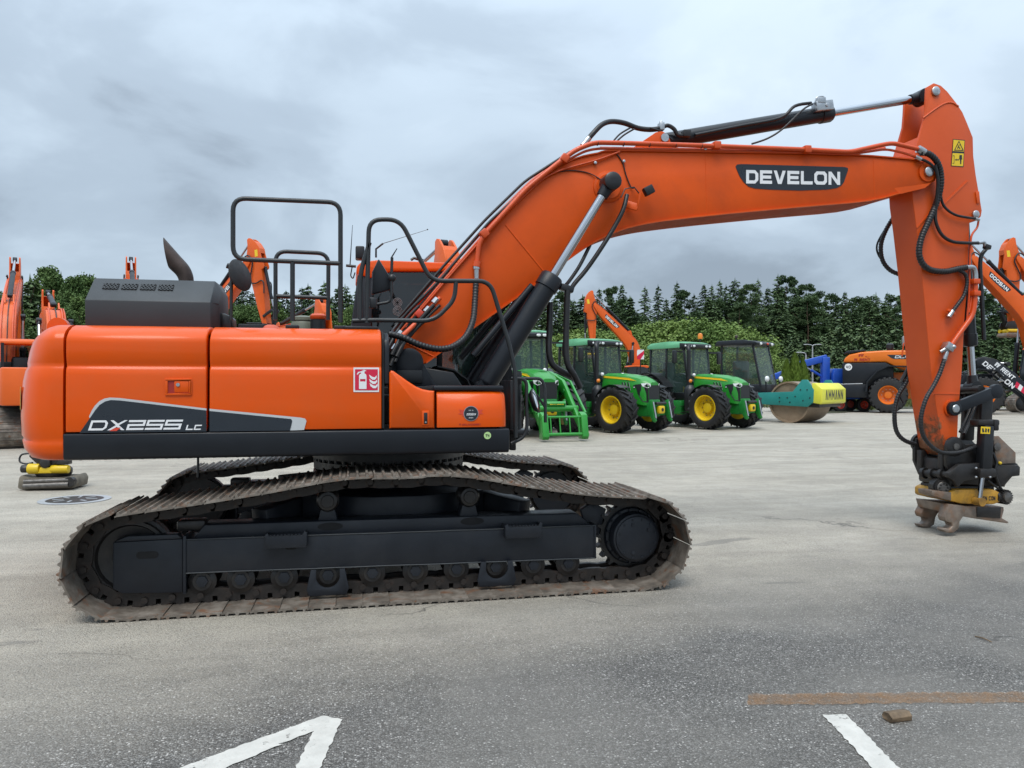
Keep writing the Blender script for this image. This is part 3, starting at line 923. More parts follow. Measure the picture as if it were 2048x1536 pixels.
# car body between the tracks
cb = MB()
cb.prism([(-0.75, -0.95), (-0.55, -0.55), (-0.60, 0.55), (-0.75, 0.95), (-0.2, 1.2), (0.2, 1.2), (0.75, 0.95), (0.60, 0.55), (0.60, -0.55), (0.75, -0.95), (0.2, -1.2), (-0.2, -1.2)], 0.46, 0.74, 'xy')
for sx in (-1, 1):
    for sy in (-1, 1):
        cb.beam((sx * 0.45, sy * 0.45, 0.62), (sx * 1.05, sy * 1.16, 0.50), 0.34, 0.16, (0, 0, 1))
cb.lathe([(0.72, 0.70), (0.70, 0.86), (0.05, 0.87)], axis=(0, 0, 1), n=40)
cb.build('car_body', M['frame'], EX, bevel=0.012)
sw = MB().lathe([(0.66, 0.86), (0.70, 0.87), (0.70, 0.935), (0.665, 0.94), (0.665, 0.96), (0.71, 0.965), (0.71, 1.04), (0.05, 1.05)], axis=(0, 0, 1), n=48).build('slewing_ring', M['castblack'], EX)
b = MB()
for k in range(48):
    a = 2 * math.pi * k / 48
    b.cyl((0.685 * math.cos(a), 0.685 * math.sin(a), 0.93), (0.685 * math.cos(a), 0.685 * math.sin(a), 0.965), 0.016, n=6)
b.build('ring_bolt', M['castblack'], sw, kind='stuff')

# ---- upper structure
up = MB()
up.box(-2.30, 0.80, -1.36, 0.30, 1.115, 1.32)
up.box(-2.30, 0.30, 0.30, 1.38, 1.115, 1.32)
up.box(-2.30, -0.16, -1.28, 1.32, 1.33, 1.98)
up.box(-0.14, 0.80, -1.22, -0.62, 1.33, 1.55)
up.build('main_frame', M['void'], EX)
# under-edge lip with bolt heads
lip = MB()
for k in range(38):
    x = -2.25 + k * 0.082
    lip.ball((x, -1.415, 1.105), 0.014, 8)
lip.build('underside_bolt', M['charcoal'], EX, kind='stuff')
# side skirt
sk = MB()
sx0, sx1 = S(127, 900, VS).x, S(1018, 880, VS).x
sk.prism([(-1.452, 1.288), (-1.462, 1.280), (-1.462, 1.125), (-1.452, 1.105), (-1.43, 1.097), (-1.36, 1.097), (-1.36, 1.288)], sx0, sx1, 'yz')
skirt = sk.build('side_skirt', M['charcoal'], EX, bevel=0.008)
MB().box(sx1 - 0.012, sx1 + 0.006, -1.45, -0.62, 1.12, 1.28).build('front_skirt', M['charcoal'], EX, bevel=0.01)
MB().cyl((-1.50, -1.2, 1.1), (-1.50, -1.2, 0.93), 0.009, n=8).build('drain_tube', M['black'], EX)
# T4 sticker on the skirt
def disc(name, c, r, m, parent, y, n=24):
    b = MB()
    b.poly([(c[0] + r * math.cos(2 * math.pi * k / n), y, c[1] + r * math.sin(2 * math.pi * k / n)) for k in range(n)])
    return b.build(name, m, parent, smooth=0, dirn=False)
c = S(975, 871, -1.465)
stk = disc('sticker', (c.x, c.z), 0.029, M['stickerg'], skirt, -1.4655)
b = MB(); lettering(b, 'T4', (c.x - 0.016, -1.468, c.z - 0.010), (1, 0, 0), (0, 0, 1), 0.02, 0.032); b.build('lettering', M['decal'], skirt, smooth=0, dirn=False)

# door profile (y, z) from bottom to top
DP = [(-1.452, 1.300), (-1.456, 1.315), (-1.457, 1.45), (-1.456, 1.62), (-1.454, 1.70), (-1.449, 1.742), (-1.440, 1.758), (-1.433, 1.766), (-1.433, 1.774), (-1.438, 1.792), (-1.446, 1.825), (-1.450, 1.875), (-1.448, 1.94), (-1.443, 1.972), (-1.430, 1.990), (-1.395, 2.022), (-1.335, 2.052), (-1.27, 2.069), (-1.15, 2.076)]
def door(name, x0, x1, label):
    prof = DP + [(-1.15, 2.04), (-1.36, 2.0), (-1.38, 1.32)]
    b = MB()
    r = 0.012
    xs = [(x0, 0.010), (x0 + 0.004, 0.003), (x0 + r, 0.0), (x1 - r, 0.0), (x1 - 0.004, 0.003), (x1, 0.010)]
    n = len(DP)
    rings = []
    for x, ins in xs:
        ring = []
        for i, (y, z) in enumerate(prof):
            a = prof[max(i - 1, 0)]; c_ = prof[(i + 1) % len(prof)]
            if i < n:
                ring.append((x, y + ins, z - (ins if i > 12 else 0)))
            else:
                ring.append((x, y, z))
        rings.append(ring)
    b.loft(rings, True, True)
    return b.build(name, M['panel'], EX, label=label, smooth=50)
d1 = door('engine_door', S(131, 750, VS).x, S(413, 750, VS).x, 'orange rear side door with recessed latch')
d2 = door('pump_door', S(419, 750, VS).x, S(763, 750, VS).x, 'orange middle side door with fire extinguisher sign')
# top deck behind the doors
dk = MB()
dk.box(-2.34, -0.135, -1.14, 1.38, 2.035, 2.070)
dk.build('engine_deck', M['panel'], EX, bevel=0.006)
MB().box(-1.2, -0.14, -1.08, -0.45, 2.070, 2.082).build('tread_plate', M['black'], EX, bevel=0.003)

# counterweight: follows the tail-swing circle
cw = MB()
RS = 2.965
prof = [(1.098, 0.10, 1.40), (1.112, 0.055, 1.43), (1.16, 0.022, 1.448), (1.222, 0.010, 1.453), (1.236, 0.018, 1.449), (1.26, 0.006, 1.454), (1.40, 0.0, 1.457), (1.55, 0.004, 1.457), (1.66, 0.014, 1.455), (1.735, 0.028, 1.450), (1.760, 0.040, 1.440), (1.772, 0.044, 1.434), (1.795, 0.042, 1.439), (1.88, 0.056, 1.449), (1.95, 0.075, 1.447), (1.985, 0.095, 1.435), (2.022, 0.125, 1.397), (2.052, 0.165, 1.338), (2.069, 0.21, 1.272), (2.076, 0.26, 1.18)]
def cw_plan(ins, hw=None):
    """plan curve from near side round the tail to the far side"""
    pts = []
    hw = hw or 1.454 - min(ins, 0.30) * 0.50
    rr = RS - ins
    cr_ = 0.20
    xs = -math.sqrt(rr * rr - hw * hw)
    pts.append((-2.352, -hw)); pts.append((-2.40, -hw))
    a_end = math.atan2(-(hw - 0.16), -math.sqrt(rr * rr - (hw - 0.16) ** 2))
    pe = (rr * math.cos(a_end), rr * math.sin(a_end))
    p0 = (min(xs + 0.14, -2.41), -hw); pc = (min(xs - 0.005, -2.47), -hw + 0.01)
    for k in range(7):
        t = k / 6
        pts.append(((1 - t) ** 2 * p0[0] + 2 * t * (1 - t) * pc[0] + t * t * pe[0], (1 - t) ** 2 * p0[1] + 2 * t * (1 - t) * pc[1] + t * t * pe[1]))
    y0 = pe[1]
    for k in range(1, 10):
        y = y0 + (-2 * y0) * k / 10
        pts.append((-math.sqrt(rr * rr - y * y), y))
    return pts + [(x, -y) for x, y in reversed(pts[:9])]
rings = []
for z, ins, hw_ in prof:
    rings.append([(x, y, z) for x, y in cw_plan(ins, hw_)])
cw.loft(rings, True, True)
cwo = cw.build('counterweight', M['panel'], EX, smooth=50, label='rounded orange counterweight at the rear')
hp = S(118, 640, -0.9)
MB().lathe([(0.075, -0.03), (0.075, 0.03), (0.02, 0.032)], (hp.x, hp.y, 2.075), (0, 1, 0), 20).build('lifting_eye', M['panel'], EX)

# decal on the doors (dark swoosh with silver edge), 3 mm proud
def flat(name, px, m, parent, v):
    b = MB()
    b.poly([(S(x, y, v).x, v, S(x, y, v).z) for x, y in px])
    return b.build(name, m, parent, smooth=0, dirn=False)
V1, V2, V3 = -1.4605, -1.463, -1.4655
flat('silver_stripe', [(178, 833), (184, 820), (190, 811), (199, 802), (209, 797), (220, 795), (240, 796), (413, 817), (413, 825), (240, 806), (222, 805), (210, 808), (199, 815), (190, 826), (180, 838)], M['silver'], d1, V1)
flat('dark_decal', [(159, 866), (182, 833), (190, 821), (199, 810), (210, 803), (222, 800), (240, 801), (413, 821), (413, 863)], M['decal'], d1, V2)
flat('silver_stripe', [(419, 817.5), (600, 835), (610, 837), (613, 842), (608, 860), (578, 861), (580, 843), (578, 842), (419, 826)], M['silver'], d2, V1)
flat('dark_decal', [(419, 822), (582, 838), (584.5, 842), (580, 861), (419, 863)], M['decal'], d2, V2)
b = MB()
p0 = S(176, 861, V3); p1 = S(360, 861, V3); ph = S(176, 841, V3).z - p0.z
lettering(b, 'DX255', (p0.x, V3, p0.z), (1, 0, 0), (0, 0, 1), ph, p1.x - p0.x, slant=0.32, t=0.20, gap=0.13, w=1.55)
b.build('lettering', M['white'], d1, smooth=0, dirn=False)
b = MB()
q0 = S(371, 860, V3); q1 = S(401, 860, V3)
lettering(b, 'LC', (q0.x, V3, q0.z), (1, 0, 0), (0, 0, 1), ph * 0.52, q1.x - q0.x, slant=0.3, t=0.24, gap=0.2, w=1.3)
b.build('lettering', M['white'], d1, smooth=0, dirn=False)
flat('red_mark', [(218, 862), (230, 855.5), (242, 855), (233, 862)], M['redmark'], d1, V3 - 0.0015)
# latch
lx = S(357, 771, VS)
lt = MB()
fx0, fx1, fz0, fz1 = S(331, 0, VS).x, S(384, 0, VS).x, S(357, 791, VS).z, S(357, 757, VS).z
for (a, c_, e_, f_) in ((fx0, fx1, fz0, fz0 + 0.016), (fx0, fx1, fz1 - 0.016, fz1), (fx0, fx0 + 0.018, fz0 + 0.016, fz1 - 0.016), (fx1 - 0.018, fx1, fz0 + 0.016, fz1 - 0.016)):
    lt.box(a, c_, -1.4665, -1.452, e_, f_)
la = lt.build('door_latch', M['panel'], d1, bevel=0.004)
MB().box(fx0 + 0.019, fx0 + 0.062, -1.4585, -1.45, fz0 + 0.017, fz1 - 0.017).build('latch_recess', M['darkred'], d1)
MB().box(fx0 + 0.062, fx1 - 0.02, -1.464, -1.45, fz0 + 0.024, fz1 - 0.018).build('latch_paddle', M['panel'], d1, bevel=0.003)
MB().cyl((fx0 + 0.088, -1.471, fz1 - 0.045), (fx0 + 0.088, -1.452, fz1 - 0.045), 0.013, n=16).build('key_lock', M['steel'], d1)
# fire extinguisher sign on the middle door
v = -1.460
def sq(px0, py0, px1, py1):
    return [(px0, py0), (px1, py0), (px1, py1), (px0, py1)]
flat('sign_border', sq(707, 735, 758, 784), M['white'], d2, v)
flat('sign_face', sq(710, 738.5, 755.5, 780.5), M['red'], d2, v - 0.002)
b = MB()
def addpx(pts, vv):
    b.poly([(S(x, y, vv).x, vv, S(x, y, vv).z) for x, y in pts])
vv = v - 0.0035
addpx([(718, 752), (719.5, 748.5), (723, 747), (729, 747), (732, 748.5), (733, 752), (733, 758), (718, 758)], vv)
addpx(sq(718, 763, 733, 778), vv)
addpx(sq(718, 758, 720.2, 763), vv); addpx(sq(731, 758, 733, 763), vv)
addpx([(722, 747), (722, 742.5), (729, 741), (729, 747)], vv)
addpx([(713.5, 748.5), (716, 744), (722, 742.5), (722, 745), (718, 746), (715.5, 749.5)], vv)
addpx([(723, 741), (728, 739.3), (733, 741.5), (729, 743), (729, 741)], vv)
for dx, dy, s in ((738, 749, 1.0), (738, 757.5, 1.05), (739, 766, 1.05)):
    addpx([(dx, dy), (dx + 5 * s, dy + 3.5), (dx + 8 * s, dy + 5.2), (dx + 12 * s, dy + 5.4), (dx + 15 * s, dy + 1.5), (dx + 15.5 * s, dy + 6), (dx + 12 * s, dy + 10.5), (dx + 7 * s, dy + 10.4), (dx + 2 * s, dy + 6.5)], vv)
b.build('sign_symbol', M['white'], d2, smooth=0, dirn=False)

# black pillar in front of the doors
MB().prism([(-1.445, 1.30), (-1.445, 1.62), (-1.41, 1.78), (-1.43, 1.90), (-1.40, 1.99), (-1.30, 2.05), (-1.2, 2.06), (-1.2, 1.30)], S(764.5, 0, VS).x, S(768.5, 0, VS).x, 'yz').build('door_seal', M['void'], EX)
MB().prism([(-1.43, 1.64), (-1.41, 1.78), (-1.425, 1.90), (-1.40, 1.98), (-1.30, 2.04), (-1.1, 2.05), (-1.1, 1.64)], S(768.6, 0, VS).x, S(779, 0, VS).x, 'yz').build('front_pillar', M['charcoal'], EX, bevel=0.012)

# front cover with swept top and tool box
fc = MB()
oc = Q([(779, 857), (779, 745), (782, 741), (787, 742), (815, 762), (832, 773), (845, 778.5), (858, 781), (869, 782), (869, 857)], VS)
rings = []
for ins, y in ((0.0, -1.40), (0.0, -1.437), (0.006, -1.448), (0.018, -1.456)):
    cx_ = sum(p[0] for p in oc) / len(oc); cz_ = sum(p[1] for p in oc) / len(oc)
    ring = []
    for i, p in enumerate(oc):
        a = Vector(oc[i - 1]); c_ = Vector(oc[(i + 1) % len(oc)]); q = Vector(p)
        n_ = ((q - a).normalized() + (c_ - q).normalized()); n_ = Vector((n_.y, -n_.x)).normalized()
        q2 = q + n_ * ins
        ring.append((q2.x, y, q2.y))
    rings.append(ring)
fc.loft(rings, True, True)
fco = fc.build('front_side_cover', M['panel'], EX, label='orange front side cover with swept upper edge', smooth=50)
# swept facet along the top of the cover: thicker rolled edge
h1 = S(851, 835, VS)
MB().box(h1.x - 0.028, h1.x + 0.028, -1.464, -1.45, h1.z - 0.062, h1.z + 0.052).build('handle_frame', M['panel'], fco, bevel=0.006)
MB().box(h1.x - 0.014, h1.x + 0.014, -1.468, -1.455, h1.z - 0.05, h1.z + 0.038).build('pull_handle', M['black'], fco, bevel=0.004)
MB().cyl((h1.x, -1.4705, h1.z - 0.035), (h1.x, -1.45, h1.z - 0.035), 0.007, n=10).build('key_lock', M['steel'], fco)
tb = MB()
tx0, tx1 = S(874, 0, VS).x, S(1014, 0, VS).x
z0, z1 = 1.302, S(900, 783.5, VS).z
prof = [(-1.455, z0), (-1.457, z0 + 0.02), (-1.457, z1 - 0.15), (-1.448, z1 - 0.105), (-1.425, z1 - 0.03), (-1.40, z1), (-1.33, z1 + 0.004), (-0.72, z1 + 0.004), (-0.70, z0)]
rings = []
for x, k in ((tx0, 0.006), (tx0 + 0.008, 0.0), (tx1 - 0.10, 0.0), (tx1 - 0.05, 0.006), (tx1 - 0.018, 0.022), (tx1, 0.060)):
    rings.append([(x, y + (k if y < -1.3 else 0), z - (k * 0.35 if z > 1.4 else 0)) for y, z in prof])
tb.loft(rings, True, True)
tbo = tb.build('tool_box', M['panel'], EX, label='orange tool box with round dealer badge', smooth=50, bevel=0)
# round badge with ribbons and dealer name
vb = -1.4592
c = S(942, 827, vb); s_ = 0.0036
def bpoly(name, pts, m, dv=0.0):
    b = MB(); b.poly([(c.x + x * s_, vb - dv, c.z - y * s_) for x, y in pts]); return b.build(name, m, tbo, smooth=0, dirn=False)
for sx in (-1, 1):
    bpoly('badge_ribbon', [(sx * 12, -7), (sx * 27, -9), (sx * 22, -3.5), (sx * 28, 1), (sx * 18, 1.5), (sx * 20, 5), (sx * 12, 6)], M['redmark'])
disc('badge_rim', (c.x, c.z), 16.5 * s_, M['greyplastic'], tbo, vb - 0.002)
disc('badge', (c.x, c.z), 15.2 * s_, M['decal'], tbo, vb - 0.0035)
b = MB()
lettering(b, 'DOOSAN', (c.x - 10 * s_, vb - 0.005, c.z - 4 * s_), (1, 0, 0), (0, 0, 1), 4.6 * s_, 20 * s_, slant=0.2)
b.build('lettering', M['white'], tbo, smooth=0, dirn=False)
b = MB()
lettering(b, '1974', (c.x - 5 * s_, vb - 0.005, c.z + 5.5 * s_), (1, 0, 0), (0, 0, 1), 2.5 * s_, 10 * s_)
b.build('lettering', M['silver'], tbo, smooth=0, dirn=False)
b = MB()
lettering(b, '2024', (c.x - 5 * s_, vb - 0.005, c.z - 10.5 * s_), (1, 0, 0), (0, 0, 1), 2.5 * s_, 10 * s_)
b.build('lettering', M['silver'], tbo, smooth=0, dirn=False)
q = S(919, 851, vb)
b = MB()
lettering(b, 'URALMACHINERY', (q.x + 0.02, vb, q.z), (1, 0, 0), (0, 0, 1), 0.014, 0.148, t=0.26)
b.build('lettering', M['darkred'], tbo, smooth=0, dirn=False)
b = MB()
b.poly([(q.x - 0.004, vb, q.z + 0.014), (q.x + 0.004, vb, q.z), (q.x + 0.013, vb, q.z + 0.015)])
b.build('dealer_emblem', M['darkred'], tbo, smooth=0, dirn=False)
# black tread top and catwalk
MB().box(S(866, 0, -1.4).x, tx1 - 0.02, -1.42, -0.75, z1 + 0.010, z1 + 0.048).build('step_tread', M['charcoal'], EX, bevel=0.014)
MB().box(S(826, 0, -1.3).x, S(868, 0, -1.35).x, -1.38, -0.75, z1 + 0.0, z1 + 0.040).build('step_tread', M['void'], EX, bevel=0.006)
# boom foot bracket, near and far plate
for y0, y1 in ((-0.40, -0.36), (0.36, 0.40)):
    bk = MB()
    bk.prism(Q([(784, 790), (784, 735), (790, 712), (802, 702), (818, 700), (832, 706), (845, 725), (872, 770), (876, 790)], -0.38), y0, y1)
    bko = bk.build('boom_bracket', M['charcoal'], EX, bevel=0.010)
    if y0 < 0:
        for px_b in (807, 829):
            pb = S(px_b, 747, -0.41)
            MB().lathe([(0.018, 0), (0.017, 0.012), (0.004, 0.016)], (pb.x, -0.40, pb.z), (0, -1, 0), 8).build('bracket_bolt', M['steel'], bko)
        p = S(818, 725, -0.4)
        MB().lathe([(0.13, 0), (0.13, 0.012), (0.11, 0.02), (0.05, 0.021)], (p.x, -0.40, p.z), (0, -1, 0), 28).build('pin_cap', M['charcoal'], bko)
        MB().box(p.x - 0.11, p.x + 0.12, -0.424, -0.40, p.z - 0.19, p.z - 0.07).build('cover_plate', M['black'], bko, bevel=0.006)
MB().prism(Q([(845, 735), (905, 745), (935, 790), (845, 790)], -0.30), -0.36, 0.36).build('centre_frame', M['black'], EX, bevel=0.01)
# curved black cover plates seen behind the bracket
MB().ribbon(Q([(868, 735), (900, 742), (925, 760), (938, 790)], 0.10), -0.2, 0.30, 0.012).build('cover_plate', M['black'], EX)

# ---- exhaust hood
hd = MB()
xl, xm, xr = S(170, 0, -1.02).x, S(421, 0, -1.02).x, S(438, 0, -0.80).x
zt = S(300, 559, -0.80).z; zmid = S(300, 602, -1.02).z; zb = 2.072
prof_h = lambda e: [(-1.02, zb), (-1.025, zmid), (-0.80 , zt), (0.45, zt), (0.60, zmid), (0.60, zb)]
rings = []
rings.append([(xl, y, z) for y, z in [(-1.02, zb), (-1.025, zmid), (-0.80, zt), (-0.42, zt), (-0.36, zmid), (-0.36, zb)]])
rings.append([(xm, y, z) for y, z in [(-1.02, zb), (-1.025, zmid), (-0.80, zt), (-0.42, zt), (-0.36, zmid), (-0.36, zb)]])
rings.append([(xr + 0.02, y, z) for y, z in [(-0.93, zb), (-0.93, zmid - 0.02), (-0.78, zt - 0.09), (-0.46, zt - 0.09), (-0.42, zmid - 0.02), (-0.42, zb)]])
hd.loft(rings, True, True)
hoodo = hd.build('exhaust_hood', M['hood'], EX, bevel=0.007)
# four grilles on the sloped face
n_sl = Vector((0, -(zt - zmid), -0.225)).normalized(); n_sl = Vector((0, -abs(zt - zmid), 0.225)).normalized()
up_sl = Vector((0, 0.225, zt - zmid)).normalized()
for x0, x1 in ((206, 238), (243.5, 275.5), (281, 312), (317, 347.5)):
    a = S(x0, 575, -0.885); c_ = S(x1, 575, -0.885)
    cz_ = zmid + (zt - zmid) * 0.62
    cy_ = -1.025 + 0.225 * 0.62
    ctr = Vector(((a.x + c_.x) / 2, cy_, cz_)) + n_sl * 0.003
    w_, h_ = (c_.x - a.x), 0.085
    ux = Vector((1, 0, 0))
    b = MB()
    rr = 0.012
    pts = []
    for sx, sz, a0 in ((1, 1, 0), (-1, 1, 90), (-1, -1, 180), (1, -1, 270)):
        for k in range(4):
            an = R(a0 + k * 30)
            pts.append(ctr + ux * (sx * (w_ / 2 - rr) + rr * math.cos(an)) + up_sl * (sz * (h_ / 2 - rr) + rr * math.sin(an)))
    b.poly(pts)
    gr = b.build('grille_opening', M['void'], hoodo, smooth=0, dirn=False)
    b = MB()
    for k in range(-4, 7):
        for sg in (-1, 1):
            x_s = -w_ / 2 + k * 0.026
            # clip a diagonal to the opening
            t0 = 0.0; t1 = 1.0
            xa, xb = x_s, x_s + h_ * 0.62
            lo_, hi_ = -w_ / 2 + 0.003, w_ / 2 - 0.003
            if xb <= lo_ or xa >= hi_:
                continue
            t0 = max(0, (lo_ - xa) / (xb - xa)); t1 = min(1, (hi_ - xa) / (xb - xa))
            if t1 - t0 < 0.05:
                continue
            za = (-h_ / 2 + 0.002 + t0 * (h_ - 0.004)) * sg; zb_ = (-h_ / 2 + 0.002 + t1 * (h_ - 0.004)) * sg
            pa = ctr + ux * (xa + t0 * (xb - xa)) + up_sl * za + n_sl * 0.003
            pb = ctr + ux * (xa + t1 * (xb - xa)) + up_sl * zb_ + n_sl * 0.003
            b.beam(pa, pb, 0.0065, 0.006, n_sl)
    b.build('grille_mesh', M['hood'], hoodo, kind='stuff')
# mesh end face of the hood
b = MB()
for k in range(9):
    z = zb + 0.02 + k * 0.023
    t = k / 9
    b.beam((xm + 0.004, -1.008, z), (xr + 0.016, -0.93, z), 0.006, 0.006, (0, 0, 1))
for k in range(6):
    t = k / 5
    x = xm + 0.004 + (xr - xm + 0.01) * t; y = -1.008 + 0.075 * t
    b.beam((x, y, zb + 0.015), (x, y, zb + 0.21), 0.006, 0.006, (1, 0, 0))
b.build('grille_mesh', M['black'], hoodo, kind='stuff')
MB().prism([(S(438, 0, -0.8).x, 2.073), (S(466, 0, -0.8).x, 2.073), (S(464, 0, -0.8).x, 2.19), (S(450, 0, -0.8).x, 2.215), (S(438, 0, -0.8).x, 2.215)], -0.85, -0.55).build('air_duct', M['black'], EX, bevel=0.02)
# exhaust stack with slanted outlet
pth = smooth_path([S(372, 575, -0.62), S(372, 557, -0.62), S(365, 541, -0.62), S(351, 526, -0.62), S(335, 508, -0.62), S(319, 490, -0.62), S(304, 473, -0.62)], 5)
exo = MB().tube(pth, [0.056 + 0.010 * min(1, i / 14) for i in range(len(pth))], 24, False).build('exhaust_stack', M['rust_pipe'], EX, smooth=60)
bmx = bmesh.new(); bmx.from_mesh(exo.data)
ca, cb_ = S(328, 478, -0.62), S(336, 524, -0.62)
dd_ = (cb_ - ca).normalized(); nn_ = Vector((-dd_.z, 0, dd_.x)); nn_ = nn_ if nn_.x < 0 else -nn_
bmesh.ops.bisect_plane(bmx, geom=bmx.verts[:] + bmx.edges[:] + bmx.faces[:], plane_co=ca, plane_no=nn_, clear_outer=True)
bmx.to_mesh(exo.data); bmx.free()

# ---- handrails
def rail(pts, v, r=0.0185, rad=0.09, name='handrail', m='rail'):
    b = MB()
    b.tube(round_path(T(pts, v), rad, 6), r, 10)
    return b.build(name, M[m], EX, smooth=60)
def rails(paths, name='handrail', m='rail', r=0.0185):
    for pts, v, rad in paths:
        MB().tube(round_path(T(pts, v), rad, 6), r, 10).build(name, M[m], EX, smooth=60)
rails([([(681, 645), (681, 405), (466, 396), (466, 518), (681, 527)], -1.18, 0.10), ([(585, 523), (585, 642)], -1.18, 0.1)])
rails([([(551, 640), (551, 502), (657, 507), (656, 640)], -0.35, 0.10), ([(552, 592), (656, 596)], -0.35, 0.1)])
rails([([(733, 646), (738, 439), (800, 439), (862, 562), (980, 562), (1019, 690), (1031, 745), (1031, 875)], -1.20, 0.10),
       ([(720, 642), (720, 548), (739, 485)], -1.20, 0.1),
       ([(705, 642), (745, 640), (868, 642), (909, 600), (912, 563)], -1.20, 0.10)])
rails([([(1022, 757), (1053, 757), (1054, 858), (1046, 876), (1022, 887)], -1.15, 0.07)], r=0.015)
for px_f, py_f in ((681, 641), (585, 641)):
    p = S(px_f, py_f, -1.18)
    MB().box(p.x - 0.05, p.x + 0.05, -1.23, -1.12, 2.068, 2.10).build('rail_foot', M['black'], EX, bevel=0.008)
for px_f in (551, 656):
    p = S(px_f, 641, -0.35)
    MB().box(p.x - 0.05, p.x + 0.05, -0.40, -0.30, 2.071, 2.11).build('rail_foot', M['black'], EX, bevel=0.008)
p = S(730, 642, -1.2)
MB().box(p.x - 0.16, p.x + 0.10, -1.27, -1.12, 2.068, 2.095).build('rail_foot', M['black'], EX, bevel=0.008)
# front post, ladder side and mirror bar
MB().tube(T([(1036, 742, -0.95), (1036, 880, -0.95)]), 0.03, 12).build('front_post', M['rail'], EX)
MB().prism(Q([(1018, 760), (1030, 760), (1030, 900), (1018, 900)], -1.0), -1.05, -0.65).build('ladder_side', M['black'], EX, bevel=0.01)
MB().box(S(1018, 0, -1).x, S(1050, 0, -1).x, -1.15, -0.8, S(1030, 868, -1).z, S(1030, 858, -1).z).build('ladder_step', M['black'], EX, bevel=0.008)
MB().tube(round_path(T([(1036, 757), (1083, 757), (1090, 775), (1091, 845)], -1.05), 0.05, 5), 0.014, 8).build('mirror_bracket', M['rail'], EX, smooth=60)
p = S(1036, 757, -1.05)
MB().cyl((p.x, -1.05, p.z - 0.05), (p.x, -1.05, p.z + 0.05), 0.034, n=14).build('mirror_clamp', M['black'], EX, bevel=0.006)
# convex mirror
p = S(1072, 801, -1.1)
mm = Matrix.Rotation(R(-24), 3, 'Y')
b = MB()
ax = Vector((-0.33, -0.30, 0.12)).normalized()
ax = Vector((0.94, -0.38, 0.30)).normalized()
b.lathe([(0.02, -0.050), (0.075, -0.042), (0.105, -0.012), (0.108, 0.0), (0.104, 0.004)], p, ax, 28)
mo = b.build('mirror_shell', M['black'], EX, smooth=60)
MB().lathe([(0.101, 0.0045), (0.075, 0.013), (0.04, 0.019), (0.005, 0.021)], p, ax, 28).build('mirror_glass', M['mirror'], mo, smooth=60)
MB().tube(T([(1074, 790, -1.09), (1090, 815, -1.05)]), 0.010, 8).build('mirror_arm', M['rail'], mo)
# big flat mirror seen from behind, with its bracket
b = MB()
p = [S(743, 590, -1.0), S(781, 580, -1.0), S(783, 560, -1.0), S(757, 518, -1.0), S(744, 545, -1.0)]
b.loft([[Vector((q.x, -1.04, q.z)) for q in p], [Vector((q.x, -0.97, q.z)) for q in p]])
mo = b.build('mirror_shell', M['charcoal'], EX, bevel=0.015)
b = MB()
b.tube(round_path(T([(745, 610), (779, 604), (783, 592), (783, 552), (784, 515)], -1.08), 0.04, 4), 0.012, 8)
b.build('mirror_bracket', M['rail'], EX, smooth=60)
p = S(784, 556, -1.08); MB().ball(p, 0.033, 12, (1, 0.7, 1)).build('mirror_clamp', M['black'], EX)
p = S(746, 606, -1.16); MB().obox(p, (0.06, 0.06, 0.085)).build('mirror_clamp', M['black'], EX, bevel=0.012)
MB().tube(T([(783, 515, -1.08), (794, 497, -1.08)]), [0.007, 0.004], 6).build('antenna', M['black'], EX)
# round mirror on the deck and its pole
p = S(481, 550, -1.0)
b = MB()
b.lathe([(0.02, -0.055), (0.085, -0.045), (0.128, -0.010), (0.132, 0.0), (0.126, 0.006), (0.02, 0.012)], p, Vector((0.86, -0.50, 0.25)), 26)
mo = b.build('mirror_shell', M['rubber'], EX, smooth=50)
b = MB(); b.tube(round_path(T([(462, 640, -1.0), (463, 552, -1.0), (476, 540, -0.98)]), 0.05, 4), 0.013, 8)
b.tube(T([(476, 540, -0.98), (454, 531, -0.98)]), [0.015, 0.022], 8)
b.build('mirror_bracket', M['rail'], EX, smooth=60)
# deck fittings
p = S(606, 645, -0.7)
MB().lathe([(0.10, 0), (0.10, 0.075), (0.085, 0.10), (0.095, 0.105), (0.095, 0.13), (0.04, 0.145)], (p.x, -0.7, 2.071), (0, 0, 1), 22).build('air_cleaner', M['drab'], EX)
p = S(636, 645, -0.85)
fcan = MB().lathe([(0.062, 0), (0.062, 0.10), (0.056, 0.105)], (p.x, -0.85, 2.071), (0, 0, 1), 20).build('filler_can', M['black'], EX)
MB().lathe([(0.060, 0), (0.066, 0.01), (0.066, 0.03), (0.050, 0.045), (0.012, 0.05)], (p.x, -0.85, 2.176), (0, 0, 1), 16).build('can_lid', M['pipe'], fcan)
p = S(542, 645, -0.9)
MB().lathe([(0.075, 0), (0.078, 0.012), (0.05, 0.04), (0.03, 0.05)], (p.x, -0.9, 2.071), (0, 0, 1), 20).build('filler_cap', M['pipe'], EX)
b = MB()
p = S(500, 640, -0.8); b.box(p.x - 0.08, p.x + 0.12, -0.9, -0.6, 2.071, 2.125); b.box(p.x - 0.02, p.x + 0.10, -0.88, -0.7, 2.125, 2.14)
b.build('battery_box', M['black'], EX, bevel=0.006)

# yellow warning sticker round the rear corner of the counterweight
p = S(43, 790, -1.2)
b = MB()
a_s = math.atan2(-1.12, -math.sqrt(RS * RS - 1.2544)) - 0.11
q = []
for k in range(5):
    an = a_s + 0.03 * k
    q.append(((RS + 0.004) * math.cos(an), (RS + 0.004) * math.sin(an)))
vs_l = [(x, y, 1.45) for x, y in q] + [(x, y, 1.62) for x, y in q]
b.add(vs_l, [(k, k + 1, k + 6, k + 5) for k in range(4)])
b.build('warning_sticker', M['stickery'], cwo, smooth=0, dirn=False)

